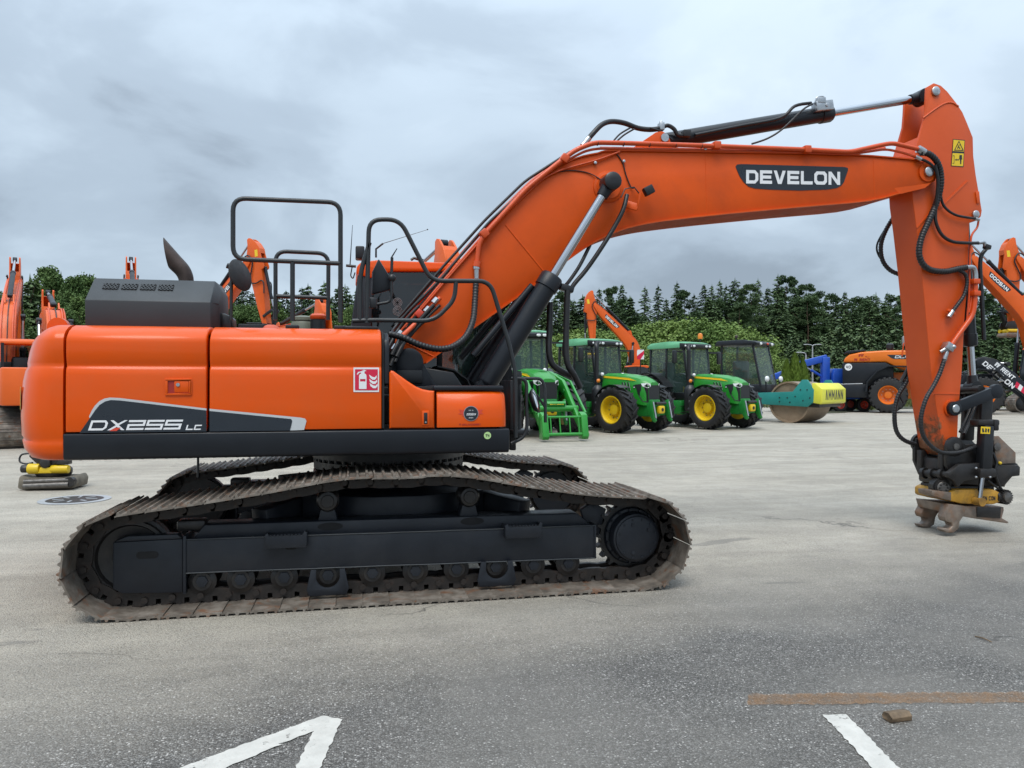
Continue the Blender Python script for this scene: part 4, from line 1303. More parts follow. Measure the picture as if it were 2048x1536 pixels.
# ---- cab on the far side
CY0, CY1 = 0.42, 1.40
cabp = [(-0.37, 1.33), (-0.375, 2.2), (-0.33, 2.62), (-0.26, 2.76)]
b = MB()
b.prism([(-0.37, 1.33), (1.30, 1.33), (1.32, 1.62), (-0.372, 1.62)], CY0, CY1)
cab = b.build('cab', M['charcoal'], EX, bevel=0.03, label='operator cab with tinted windows and orange roof')
b = MB()
roof = [(-0.31, 2.74), (-0.30, 2.82), (-0.25, 2.865), (-0.10, 2.885), (0.85, 2.88), (1.05, 2.86), (1.12, 2.81), (1.13, 2.76), (0.6, 2.79), (0.05, 2.775), (-0.10, 2.73), (-0.16, 2.70)]
b.prism(roof, CY0 - 0.02, CY1 + 0.02)
b.build('cab_roof', M['panel'], cab, bevel=0.02)
for y in (CY0 + 0.03, CY1 - 0.03):
    MB().prism([(-0.375, 1.60), (-0.21, 1.60), (-0.16, 2.2), (-0.13, 2.76), (-0.28, 2.76), (-0.36, 2.2)], y - 0.03, y + 0.03).build('cab_pillar', M['charcoal'], cab, bevel=0.012)
    MB().prism([(1.16, 1.60), (1.32, 1.60), (1.22, 2.2), (1.09, 2.79), (0.99, 2.79), (1.10, 2.2)], y - 0.03, y + 0.03).build('cab_pillar', M['charcoal'], cab, bevel=0.012)
    MB().prism([(0.50, 1.60), (0.56, 1.60), (0.56, 2.79), (0.50, 2.79)], y - 0.02, y + 0.02).build('cab_pillar', M['charcoal'], cab, bevel=0.012)
MB().prism([(-0.372, 1.6), (-0.34, 1.6), (-0.30, 2.2), (-0.26, 2.75), (-0.29, 2.75), (-0.362, 2.2)], CY0 + 0.065, CY1 - 0.065).build('rear_panel', M['charcoal'], cab)
for pts, gm in (([(-0.20, 1.63), (0.50, 1.63), (0.50, 2.78), (-0.12, 2.76), (-0.15, 2.2)], 'glass'), ([(0.56, 1.63), (1.16, 1.63), (1.10, 2.2), (0.99, 2.78), (0.56, 2.78)], 'glass2')):
    for y in (CY0 + 0.015, CY1 - 0.015):
        MB().prism(pts, y - 0.003, y + 0.003).build('window_pane', M[gm], cab, smooth=0)
MB().add([(1.315, CY0 + .06, 1.63), (1.315, CY1 - .06, 1.63), (1.08, CY1 - .06, 2.77), (1.08, CY0 + .06, 2.77)], [(0, 1, 2, 3)]).build('windscreen', M['glass2'], cab, smooth=0)
b = MB()
b.prism([(0.05, 1.62), (0.62, 1.62), (0.62, 1.82), (0.22, 1.86), (0.13, 2.42), (0.0, 2.44), (-0.02, 1.9)], 0.68, 1.18)
b.build('seat', M['black'], cab, bevel=0.04)
b = MB(); b.box(0.78, 1.1, 0.5, 0.62, 1.62, 2.02); b.tube([(0.95, 0.6, 2.0), (0.92, 0.62, 2.25)], 0.02, 8)
b.build('control_console', M['black'], cab, bevel=0.02)
# front guard of coil springs pattern seen through the glass: speaker style grille rings at the lower window
b = MB()
for px_, py_ in ((795, 605), (795, 622), (990, 660), (990, 676), (990, 692)):
    p = S(px_, py_, CY0 - 0.006)
    for r_ in (0.018, 0.032, 0.045):
        b.tube([p + Vector((r_ * math.cos(2 * math.pi * k / 16), 0, r_ * math.sin(2 * math.pi * k / 16))) for k in range(17)], 0.0022, 5, False)
b.build('window_ring', M['greyplastic'], cab, kind='stuff')
# rear work lamp, antennas
p = S(721, 505, 0.5)
MB().box(p.x - 0.05, p.x + 0.04, 0.45, 0.60, p.z - 0.07, p.z + 0.06).build('work_lamp', M['black'], cab, bevel=0.015)
b = MB()
b.tube(T([(700, 532, 0.5), (705, 450, 0.5)]), [0.006, 0.0022], 6); b.tube(T([(692, 531, 0.5), (712, 533, 0.5)]), 0.014, 8)
b.tube(round_path(T([(704, 535, .5), (701, 552, .5), (706, 558, .5), (710, 545, .5)]), 0.05), 0.006, 6)
b.build('antenna', M['black'], cab)
b = MB()
b.tube(T([(752, 515, 0.5), (752, 498, 0.5), (766, 487, 0.5)]), 0.010, 8); b.tube(T([(766, 487, 0.5), (856, 459, 0.5)]), [0.004, 0.002], 6); b.ball(S(855, 459, 0.5), 0.008, 6)
b.tube(T([(822, 520, 0.6), (828, 516, 0.6), (838, 519, 0.6)]), 0.016, 6)
b.build('antenna', M['black'], cab)

# ---- boom
BW = 0.255
b_top = [(798, 668), (850, 606), (900, 549), (950, 490), (1000, 434), (1050, 384), (1095, 347), (1150, 319), (1195, 308), (1240, 303), (1500, 307), (1700, 311), (1800, 318), (1840, 322)]
b_nose = [(1862, 325), (1873, 334), (1877, 347), (1870, 362), (1852, 372)]
b_bot = [(1800, 387), (1735, 403), (1600, 415), (1450, 429), (1350, 440), (1290, 449), (1240, 462), (1195, 482), (1150, 511), (1100, 549), (1040, 592), (980, 634), (920, 677), (853, 727)]
b_foot = [(832, 730), (806, 715), (794, 690)]
BT, BN, BB_, BF = Q(b_top, -BW), Q(b_nose, -BW), Q(b_bot, -BW), Q(b_foot, -BW)
def dens2(pts, n=3):
    sp_ = smooth_path([(p[0], 0, p[1]) for p in pts], n)
    return [(p.x, p.z) for p in sp_]
def edge(pts, d):
    return pts
boom = MB()
boom.prism(dens2(BT) + BN + dens2(BB_) + BF, -BW, BW)
boomo = boom.build('boom', M['boom'], EX, bevel=0.010, label='angled orange boom')
fl = MB()
fl.ribbon(dens2(BB_), -BW - 0.018, BW + 0.018, -0.014)
fl.build('bottom_flange', M['boom'], boomo, smooth=25)
fl = MB()
fl.ribbon(dens2(BT), -BW - 0.018, BW + 0.018, 0.012)
fl.build('top_flange', M['boom'], boomo, smooth=25)
def bead(pts, v, r=0.007, parent=None, m='boom', name='weld_bead'):
    return MB().tube(T(pts, v), r, 6).build(name, M[m], parent or boomo)
bead([(1010, 449), (1093, 550)], -BW)
bead([(800, 680), (873, 716)], -BW, 0.009)
bead([(1410, 305), (1414, 433)], -BW, 0.0025)
bead([(1746, 312), (1750, 398)], -BW, 0.0025)
# pivot bosses
pb = S(1220, 366, -BW)
MB().lathe([(0.155, 0), (0.150, 0.012), (0.125, 0.02), (0.12, 0.03), (0.09, 0.031)], (pb.x - 0.02, -BW, pb.z - 0.04), (0, -1, 0), 36).build('pivot_boss', M['boom'], boomo)
pa = S(1853, 345, -BW)
MB().lathe([(0.10, -0.01), (0.10, 0.018), (0.058, 0.02)], (pa.x, -BW, pa.z), (0, -1, 0), 28).build('pivot_boss', M['boom'], boomo)
MB().lathe([(0.052, 0), (0.052, 0.045), (0.044, 0.05), (0.01, 0.051)], (pa.x, -BW, pa.z), (0, -1, 0), 20).build('boom_pin', M['steel'], boomo)
# nose gusset
MB().add([S(1787, 376, -BW - 0.001), S(1862, 366, -BW - 0.02), S(1850, 376, -BW - 0.02), S(1800, 388, -BW - 0.001)], [(0, 1, 2, 3)]).build('nose_gusset', M['boom'], boomo)
# name plate on the boom
vd = -BW - 0.004
plate = [(1471, 333), (1474, 329), (1482, 328), (1690, 334), (1696, 336), (1696, 341), (1688, 364), (1683, 371), (1674, 376), (1655, 379), (1600, 381), (1540, 379), (1510, 377), (1497, 373), (1488, 365), (1479, 352)]
flat('name_plate', plate, M['decal'], boomo, vd)
b = MB()
p0, p1 = S(1492, 367, vd), S(1680, 370, vd)
pt = S(1492, 340, vd)
ux = (p1 - p0)
lettering(b, 'DEVELON', (p0.x, vd - 0.0025, p0.z), (ux.x, 0, ux.z), (0.0, 0, 1), pt.z - p0.z, ux.length, t=0.235, gap=0.14, w=1.02)
b.build('lettering', M['white'], boomo, smooth=0, dirn=False)
# work light on its bracket
p = S(1297, 381, -BW - 0.12)
b = MB(); b.beam(T([(1252, 408)], -BW - 0.04)[0], T([(1276, 415)], -BW - 0.10)[0], 0.02, 0.07); b.beam(T([(1275, 413)], -BW - 0.10)[0], T([(1281, 385)], -BW - 0.10)[0], 0.016, 0.02)
b.build('lamp_bracket', M['boom'], boomo, bevel=0.003)
MB().obox(p, (0.10, 0.07, 0.085), Matrix.Rotation(R(-28), 3, 'Y')).build('work_lamp', M['black'], boomo, bevel=0.012)
bead([(1281, 390), (1268, 374), (1250, 378), (1242, 395)], -BW - 0.05, 0.006, m='hose', name='cable')

# ---- arm: two side plates with webs between
AW = 0.185
a_left = [(1854, 174), (1852, 210), (1850, 234), (1839, 273), (1831, 300), (1823, 350), (1826, 400), (1833, 452), (1842, 530), (1850, 609), (1862, 739), (1873, 814), (1884, 880)]
a_tip = [(1888, 900), (1899, 913), (1912, 913), (1922, 902), (1922, 888)]
a_right = [(1915, 872), (1917, 820), (1924, 740), (1929, 640), (1936, 554), (1938, 491), (1939, 446), (1954, 441), (1962, 433), (1964, 421), (1952, 351), (1947, 312), (1946, 275), (1934, 245), (1925, 224), (1913, 206), (1895, 183), (1882, 171), (1868, 166)]
AL, AT, AR = Q(a_left, -AW), Q(a_tip, -AW), Q(a_right, -AW)
full = AL + AT + AR
b = MB()
for y0, y1 in ((-AW, -AW + 0.035), (AW - 0.035, AW)):
    b.prism(full, y0, y1)
armo = b.build('arm', M['arm'], EX, bevel=0.006, label='upright orange arm')
MB().ribbon(AL[3:] + AT[:1], -AW + 0.030, AW - 0.030, 0.016).build('arm_web', M['arm'], armo, smooth=30)
MB().ribbon(AR[:7], -AW + 0.030, AW - 0.030, 0.016).build('arm_web', M['arm'], armo, smooth=30)
MB().ribbon(AR[11:-3], -AW + 0.030, AW - 0.030, 0.016).build('arm_web', M['arm'], armo, smooth=30)
MB().prism([AT[1], AT[2], AT[3], AT[4], AT[0]], -AW + 0.03, AW - 0.03).build('arm_end', M['arm'], armo)
# doubler plate edge across the upper arm, weld lines
def abead(pts, r=0.007):
    return MB().tube(smooth_path(T(pts, -AW), 4), r, 6).build('weld_bead', M['arm'], armo)
abead([(1846, 236), (1862, 224), (1878, 213), (1892, 206), (1905, 206), (1917, 213)], 0.010)
MB().beam(S(1877, 418, -AW), S(1935, 362, -AW), 0.014, 0.018).build('stiffener_bar', M['arm'], armo)
MB().beam(S(1833, 456, -AW), S(1858, 428, -AW), 0.014, 0.016).build('stiffener_bar', M['arm'], armo)
MB().beam(S(1863, 787, -AW - .002), S(1919, 788, -AW - .002), 0.008, 0.010).build('weld_bead', M['arm'], armo)
MB().prism(Q([(1950, 384), (1957, 383), (1959, 406), (1953, 408)], -AW), -AW - 0.012, -AW).build('wear_pad', M['arm'], armo, bevel=0.003)
# wavy wrapper plate on the front web, rust below
lw = Q([(1853, 670), (1857, 700)], -AW)
for (pxa, pya, r_) in ((1870, 183, 0.050), (1950, 429, 0.042)):
    p = S(pxa, pya, -AW)
    MB().lathe([(r_, -0.03), (r_, 0.02), (r_ - 0.008, 0.026), (0.008, 0.027)], (p.x, -AW, p.z), (0, -1, 0), 22).build('arm_pin', M['steel'], armo)
# warning sticker
vs_ = -AW - 0.003
flat('warning_sticker', [(1906, 278), (1930, 280), (1927, 334), (1902, 332)], M['decal'], armo, vs_)
flat('warning_sticker', [(1907, 279.5), (1929, 281.5), (1927.7, 303), (1905.5, 302)], M['stickery'], armo, vs_ - 0.0015)
flat('warning_sticker', [(1905.2, 306), (1927.5, 307), (1926, 332.5), (1903.4, 331)], M['stickery'], armo, vs_ - 0.0015)
b = MB()
def ap(pts):
    b.poly([(S(x, y, vs_ - 0.003).x, vs_ - 0.003, S(x, y, vs_ - 0.003).z) for x, y in pts])
for (q0, q1, q2) in (((1918, 282), (1908.5, 300), (1910.5, 298.8)), ((1918, 282), (1927, 301), (1925, 299.5)), ((1908.5, 300), (1927, 301), (1910.5, 298.8))):
    pass
ap([(1918, 281), (1908, 301), (1909.6, 301), (1918, 284)]); ap([(1918, 281), (1918, 284), (1925.8, 301.4), (1927.6, 301.5)]); ap([(1909.6, 301), (1925.8, 301.4), (1924.8, 299.6), (1910.6, 299.4)])
ap([(1914, 297), (1917, 291), (1921, 297), (1919, 297.5), (1917, 294.5), (1915.5, 297.5)]); ap([(1914, 288.5), (1917.5, 290), (1921, 288.5), (1921, 290.5), (1914, 290.5)])
ap([(1919, 310), (1924, 310), (1924.5, 319), (1923, 319), (1922.6, 328), (1920.4, 328), (1920, 319), (1918.6, 319)]); ap([(1910, 319.5), (1913, 317), (1913, 318.8), (1916, 318.8), (1916, 317), (1918, 319.5), (1916, 322), (1916, 320.2), (1913, 320.2), (1913, 322)])
ap([(1905.5, 311), (1909, 311), (1909, 312), (1905.5, 312)]); ap([(1905, 327), (1908.6, 327), (1908.6, 326), (1905, 326)]); ap([(1908.2, 312), (1909, 312), (1908.6, 326), (1907.8, 326)])
b.build('sticker_symbol', M['decal'], armo, smooth=0, dirn=False)

# ---- cylinders
def ram(name, p0, p1, rb, rr, frac, parent, collar=0.05, mb='charcoal', eye=True, label=None, w=0.07):
    p0 = Vector(p0); p1 = Vector(p1); d = (p1 - p0); L = d.length; u = d.normalized()
    b = MB()
    b.lathe([(rb * 0.5, 0.0), (rb * 0.96, 0.04), (rb, 0.06), (rb, frac * L - 0.14), (rb * 1.14, frac * L - 0.135), (rb * 1.14, frac * L - 0.02), (rb * 1.02, frac * L), (rb * 0.5, frac * L + 0.012)], p0, u, 28)
    o = b.build(name, M[mb], parent, label=label)
    MB().cyl(p0 + u * frac * L, p1, rr, n=20).build('piston_rod', M['chrome'], o)
    if eye:
        b = MB()
        s = Vector((0, 1, 0))
        b.lathe([(rr * 1.9, -w), (rr * 1.95, w), (rr * 1.2, w + 0.004)], p1, s, 24)
        b.cyl(p1 - u * rr * 3.6, p1 - u * rr * 1.2, rr * 1.25, rr * 1.5, 18)
        b.build('rod_eye', M[mb], o)
        MB().lathe([(rb * 0.85, -w), (rb * 0.85, w), (rb * 0.3, w + 0.004)], p0, s, 24).build('base_eye', M[mb], o)
    return o
BP = S(1220, 366, -0.42); CB = S(968, 776, -0.42)
fr_ = (S(1105, 552, -0.42) - CB).length / (BP - CB).length
for s in (1, -1):
    p0 = Vector((CB.x, 0.42 * -s, CB.z)); p1 = Vector((BP.x, 0.42 * -s, BP.z))
    rm = ram('boom_cylinder', p0, p1, 0.098, 0.044, fr_, EX, label='near boom cylinder with chrome rod' if s == 1 else 'far boom cylinder')
    b = MB(); b.tube([p0 + Vector((-0.10, 0, 0.30)), p1.lerp(p0, 0.52) + Vector((-0.13, 0, 0.02))], 0.030, 10)
    b.build('oil_tube', M['charcoal'], rm)
# pin caps of the boom cylinder
MB().lathe([(0.085, 0), (0.085, 0.03), (0.07, 0.04), (0.02, 0.042)], (BP.x, -0.485, BP.z), (0, -1, 0), 16).build('pin_cap', M['black'], EX)
MB().cyl((BP.x, -0.49, BP.z), (BP.x, 0.49, BP.z), 0.05, n=16).build('boom_pin', M['black'], EX)
# arm cylinder on top of the boom
A0 = S(1322, 281, -0.06); A0 = Vector((A0.x, 0, A0.z)); A1 = S(1868, 183, -AW); A1 = Vector((A1.x, 0, A1.z))
fa = (S(1668, 219, -0.06).x - A0.x) / (A1.x - A0.x)
ac = ram('arm_cylinder', A0, A1, 0.082, 0.043, fa, EX, label='black arm cylinder along the top of the boom')
for y in (-0.13, 0.13):
    MB().prism(Q([(1255, 303), (1310, 266), (1322, 264), (1333, 270), (1338, 282), (1345, 306)], -0.12), y - 0.02, y + 0.02).build('cylinder_bracket', M['boom'], boomo, bevel=0.006)
MB().cyl((A0.x, -0.165, A0.z), (A0.x, 0.165, A0.z), 0.042, n=18).build('cylinder_pin', M['steel'], boomo)
# valve block on the arm cylinder and its hose
p = S(1645, 213, -0.11)
b = MB(); b.obox(p, (0.20, 0.10, 0.10), Matrix.Rotation(R(-9), 3, 'Y')); b.obox(p + Vector((-.04, -.03, .05)), (0.09, 0.05, 0.06)); b.cyl(p + Vector((0.02, -.06, 0)), p + Vector((0.02, -.02, 0)), 0.02, n=10)
b.tube(round_path([p + Vector((-.09, 0, .03)), p + Vector((-.07, 0, .10)), p + Vector((.02, 0, .11)), p + Vector((.03, 0, .05))], .04), 0.009, 8)
b.build('lock_valve', M['steel'], ac, bevel=0.006)
def hose(paths, name='hose', m='hose', parent=None, ribbed=False, n=5, label=None):
    for pts, r in paths:
        b = MB()
        q = smooth_path(T(pts), n)
        if ribbed:
            b.ribbed(q, r)
        else:
            b.tube(q, r, 9)
        b.build(name, M[m], parent or EX, smooth=60, label=label)
hose([([(1622, 206, -.10), (1590, 212, -.12), (1560, 236, -.12), (1480, 252, -.10), (1390, 270, -.11)], 0.017)], parent=ac)
hose([([(1625, 208, -.12), (1605, 220, -.16), (1565, 258, -.18), (1535, 277, -.16), (1503, 288, -.1)], 0.010)], parent=ac)

# ---- pipes and hoses along the boom
VP_ = -0.30
def pipe(pts, r, v=VP_, rad=0.08, name='oil_pipe', m='pipe', parent=None):
    return MB().tube(round_path(T(pts, v), rad, 5), r, 10).build(name, M[m], parent or boomo, smooth=60)
pipe([(953, 532), (958, 488), (968, 470), (1052, 378), (1105, 335), (1150, 300), (1188, 285), (1240, 286), (1430, 292), (1610, 299), (1700, 304), (1762, 290), (1785, 286), (1835, 298)], 0.024)
pipe([(800, 665), (880, 570), (985, 449), (1060, 374), (1120, 328), (1170, 302), (1195, 297), (1420, 300), (1600, 305), (1700, 309), (1772, 298), (1812, 307), (1850, 322)], 0.013, -0.27)
pipe([(812, 655), (900, 551), (1000, 437), (1085, 357), (1120, 340), (1195, 320), (1240, 303)], 0.010, -0.275)
pipe([(806, 640), (890, 545), (975, 450), (1060, 365), (1110, 326)], 0.018, -0.10)
pipe([(797, 636), (880, 540), (970, 440), (1050, 362), (1140, 304)], 0.014, -0.16, m='hose', name='hose')
pipe([(790, 650), (880, 560), (978, 444), (1060, 370), (1130, 316)], 0.013, -0.24, m='hose', name='hose')
pipe([(1200, 296), (1500, 300), (1700, 306), (1770, 296)], 0.014, -0.10)
# clamps
for px_, py_, an in ((968, 468, -48), (1128, 318, -32), (1432, 292, 2), (1612, 300, 2)):
    p = S(px_, py_, -0.285)
    MB().obox(p, (0.075, 0.10, 0.075), Matrix.Rotation(R(-an), 3, 'Y')).build('pipe_clamp', M['pipe'], boomo, bevel=0.01)
for px_, py_ in ((1190, 326), (1410, 298), (1247, 323)):
    p = S(px_, py_, -BW - 0.012)
    MB().lathe([(0.016, 0), (0.015, 0.016), (0.004, 0.02)], p, (0, -1, 0), 8).build('clamp_bolt', M['steel'], boomo)
for k in range(9):
    p = S(1195 + k * 26, 286.5 + k * 0.65, -0.30)
    if k % 2 == 0:
        MB().lathe([(0.0255, -0.003), (0.0255, 0.003)], p, (1, 0, -0.03), 10).build('cable_tie', M['black'], boomo)
# grease lines on the boom side
hose([([(1110, 345, -.26), (1140, 341, -.262), (1170, 344, -.262), (1190, 352, -.27), (1204, 361, -.30)], 0.005)], 'grease_line', parent=boomo)
hose([([(1232, 306, -.262), (1245, 325, -.265), (1252, 350, -.265), (1262, 374, -.27), (1268, 376, -.28)], 0.006)], 'grease_line', parent=boomo)
# flat hoses from the cylinder down behind it
hose([([(1254, 390, -.36), (1246, 420, -.40), (1228, 455, -.40), (1200, 500, -.40), (1172, 540, -.38), (1150, 566, -.38), (1143, 577, -.38)], 0.022)])
hose([([(1180, 490, -.20), (1160, 530, -.26), (1140, 560, -.30), (1130, 572, -.36)], 0.018)])
b = MB()
p = S(1133, 577, -0.40); b.obox(p, (0.13, 0.09, 0.06), Matrix.Rotation(R(15), 3, 'Y'))
b.build('hose_bracket', M['black'], EX, bevel=0.01)
hose([([(1135, 580, -.42), (1133, 640, -.42), (1132, 700, -.42), (1136, 730, -.42), (1148, 750, -.40), (1160, 775, -.35)], 0.030)])
hose([([(1100, 605, -.30), (1099, 660, -.32), (1098, 700, -.34), (1104, 727, -.34), (1122, 742, -.33), (1150, 755, -.3)], 0.030)])
# top hoses to the arm cylinder
hose([([(1168, 288, -.2), (1185, 268, -.2), (1203, 250, -.18), (1222, 243, -.15), (1248, 246, -.12), (1275, 256, -.10), (1300, 259, -.10), (1320, 257, -.10)], 0.026)])
hose([([(1322, 257, -.11), (1335, 251, -.11), (1348, 258, -.12), (1356, 270, -.12), (1372, 271, -.11)], 0.021)])
hose([([(1226, 283, -.15), (1240, 268, -.14), (1260, 256, -.12)], 0.009), ([(1233, 283, -.15), (1248, 270, -.14), (1268, 258, -.12)], 0.009), ([(1300, 256, -.14), (1322, 263, -.14), (1345, 280, -.14)], 0.009)])
b = MB(); p = S(1322, 254, -.11); b.obox(p, (0.05, 0.08, 0.08)); b.cyl(p, p + Vector((0, 0, .06)), 0.018, n=8)
b.build('hose_fitting', M['steel'], EX, bevel=0.008)
MB().obox(S(1372, 268, -.11), (0.08, 0.08, 0.07)).build('hose_fitting', M['castblack'], EX, bevel=0.008)
p = S(1165, 292, -.2); q = S(1178, 276, -.2)
MB().cyl(p, q, 0.030, n=10).build('hose_fitting', M['steel'], EX)
# corrugated hose from the pump bay up to the near pipe
hose([([(952, 562, -.31), (950, 600, -.36), (946, 640, -.45), (932, 672, -.55), (908, 692, -.62), (878, 698, -.66), (840, 690, -.68), (805, 675, -.68), (778, 668, -.66)], 0.030)], ribbed=True)
p = S(953, 532, VP_); q = S(952, 562, VP_)
b = MB(); b.lathe([(0.034, 0), (0.036, 0.015), (0.036, 0.03), (0.026, 0.032), (0.024, 0.12)], (p.x, VP_, p.z - 0.0), (0, 0, -1), 12)
b.build('hose_fitting', M['steel'], EX)
MB().cyl(S(955, 523, VP_), S(953, 534, VP_), 0.040, n=14).build('pipe_flange', M['pipe'], boomo)
# hose bundle between the pump bay and the boom foot
for i, (a, c_) in enumerate((((806, 668), (845, 622)), ((795, 662), (838, 612)), ((815, 672), (868, 610)), ((790, 655), (850, 590)), ((802, 690), (850, 640)), ((812, 682), (880, 610)))):
    vv_ = -0.28 - 0.05 * (i % 3)
    hose([([(a[0] - 22, a[1] + 42, -.5), (a[0] - 8, a[1] + 14, -.45), (*a, vv_), ((a[0] + c_[0]) / 2, (a[1] + c_[1]) / 2 - 3, vv_), (*c_, vv_)], 0.015 if i % 2 else 0.020)], m='hose')
hose([([(800, 676, -.5), (822, 656, -.4), (850, 628, -.34), (880, 596, -.30)], 0.022)], name='oil_pipe', m='pipe')
for a, c_ in (((796, 672), (803, 663)), ((850, 624), (858, 615)), ((820, 664), (828, 655)), ((786, 700), (793, 690)), ((866, 606), (874, 597))):
    MB().cyl(S(*a, -.36), S(*c_, -.35), 0.024, n=8).build('hose_fitting', M['steel'], EX)
MB().obox(S(838, 627, -.36), (0.06, 0.06, 0.07), Matrix.Rotation(R(40), 3, 'Y')).build('pipe_clamp', M['redmark'], EX, bevel=0.01)

# ---- hoses on the arm
VA = -AW - 0.045
hose([([(1840, 305, -.30), (1858, 308, -.31), (1873, 322, -.31), (1881, 345, -.29), (1881, 375, -.27), (1872, 408, VA), (1856, 445, VA), (1843, 475, VA), (1838, 505, VA), (1845, 527, VA), (1862, 540, VA), (1890, 543, VA), (1915, 538, VA), (1932, 535, VA)], 0.034)], ribbed=True)
hose([([(1838, 318, -.30), (1852, 322, -.31), (1868, 335, -.31), (1878, 362, -.28), (1883, 400, VA), (1893, 418, VA), (1912, 430, VA), (1935, 435, VA), (1952, 437, VA)], 0.014)])
hose([([(1870, 330, -.32), (1876, 365, -.30), (1871, 420, VA - .01), (1872, 445, VA), (1884, 470, VA), (1905, 483, VA), (1935, 486, VA), (1958, 486, VA + .03)], 0.018)])
hose([([(1916, 540, VA), (1930, 548, VA), (1934, 565, VA), (1928, 590, VA), (1916, 608, VA), (1904, 624, VA)], 0.021)], ribbed=True)
MB().obox(S(1902, 624, VA), (0.10, 0.03, 0.03), Matrix.Rotation(R(28), 3, 'Y')).build('hose_bracket', M['arm'], armo, bevel=0.004)
for pts_, r__ in ((T([(1905, 622, VA), (1897, 634, VA)]), 0.026), (T([(1836, 298, -.30), (1848, 305, -.30)]), 0.042), (T([(1832, 314, -.29), (1842, 319, -.30)]), 0.022),
                  (round_path(T([(1930, 535, VA), (1948, 534, VA), (1951, 548, VA), (1951, 560, VA)]), 0.05), 0.026),
                  (round_path(T([(1956, 486, VA + .03), (1968, 484, VA + .03), (1971, 492, VA + .03)]), 0.03), 0.020), (T([(1950, 437, VA), (1958, 440, VA)]), 0.018)):
    MB().tube(pts_, r__, 12).build('hose_fitting', M['steel'], armo, smooth=60)
MB().obox(S(1974, 494, VA + .03), (0.07, 0.06, 0.05), Matrix.Rotation(R(15), 3, 'Y')).build('hose_fitting', M['castblack'], armo, bevel=0.01)
MB().tube(round_path(T([(1973, 497, -.12), (1962, 510, -.12), (1960, 530, -.12), (1968, 680, -.12)]), 0.08), 0.022, 10).build('oil_tube', M['black'], armo, smooth=60)
# orange pipes down the arm
def apipe(pts, r, v=VA, rad=0.08):
    return MB().tube(round_path(T(pts, v), rad, 5), r, 10).build('oil_pipe', M['pipe'], armo, smooth=60)
apipe([(1951, 562), (1950, 600), (1946, 630), (1915, 672), (1903, 690)], 0.027)
apipe([(1957, 442), (1955, 455), (1942, 470), (1940, 520), (1938, 600), (1934, 640)], 0.011, -AW - 0.02)
apipe([(1945, 560), (1943, 600), (1938, 625)], 0.014, -AW - 0.02)
for px_, py_ in ((1949, 563), (1950, 587)):
    MB().obox(S(px_, py_, VA), (0.085, 0.08, 0.055)).build('pipe_clamp', M['pipe'], armo, bevel=0.008)
# coupling cluster
p = S(1896, 694, VA - 0.02)
b = MB(); b.obox(p, (0.10, 0.09, 0.08), Matrix.Rotation(R(30), 3, 'Y')); b.cyl(p + Vector((-.03, -.02, -.01)), S(1880, 704, VA - .02), 0.020, n=10); b.cyl(p + Vector((-.01, 0, -.03)), S(1888, 722, VA - .02), 0.024, n=12); b.cyl(S(1884, 734, VA - .02), S(1878, 752, VA - .02), 0.022, n=12); b.ball(p + Vector((.04, -.03, .0)), 0.03, 8)
b.build('hose_coupling', M['steel'], armo, bevel=0.004)
hose([([(1889, 718, VA - .02), (1880, 745, VA - .03), (1868, 770, VA - .04), (1852, 798, VA - .06), (1842, 835, VA - .06), (1845, 868, VA - .06), (1862, 892, VA - .06), (1885, 905, VA - .08), (1915, 905, -.32), (1940, 898, -.32), (1960, 890, -.28)], 0.024)], ribbed=True)
hose([([(1825, 730, .20), (1812, 765, .22), (1795, 795, .24), (1789, 830, .24), (1793, 862, .24), (1808, 880, .22), (1832, 889, .2)], 0.026)], ribbed=True)
MB().tube(T([(1824, 722, .22), (1803, 762, .24)]), 0.022, 8).build('hose_sleeve', M['hose'], armo)
MB().tube(round_path(T([(1806, 760, .24), (1800, 795, .24), (1806, 806, .24)]), .04), 0.012, 8).build('hose_sleeve', M['black'], armo)
# loops on the far side of the arm
hose([([(1790, 430, .30), (1772, 460, .32), (1762, 490, .34), (1765, 520, .34), (1780, 540, .32), (1802, 550, .26)], 0.026)], ribbed=True)
hose([([(1788, 432, .32), (1768, 462, .36), (1754, 490, .38), (1758, 512, .38), (1775, 532, .34)], 0.011)])
MB().tube(round_path(T([(1848, 255, .10), (1842, 268, .10), (1836, 290, -.05)]), .05), 0.007, 6).build('grease_line', M['hose'], armo)

# bucket cylinder on the front of the arm
K0 = S(1950, 429, -AW); K1 = S(1972, 776, -AW)
K0 = Vector((K0.x + 0.0, 0, K0.z)); K1 = Vector((K1.x, 0, K1.z))
fk = (K0.z - S(1960, 692, 0).z) / (K0.z - K1.z)
bc = ram('bucket_cylinder', K0, K1, 0.070, 0.040, fk, EX, mb='black', label='black bucket cylinder behind the arm', w=0.06)
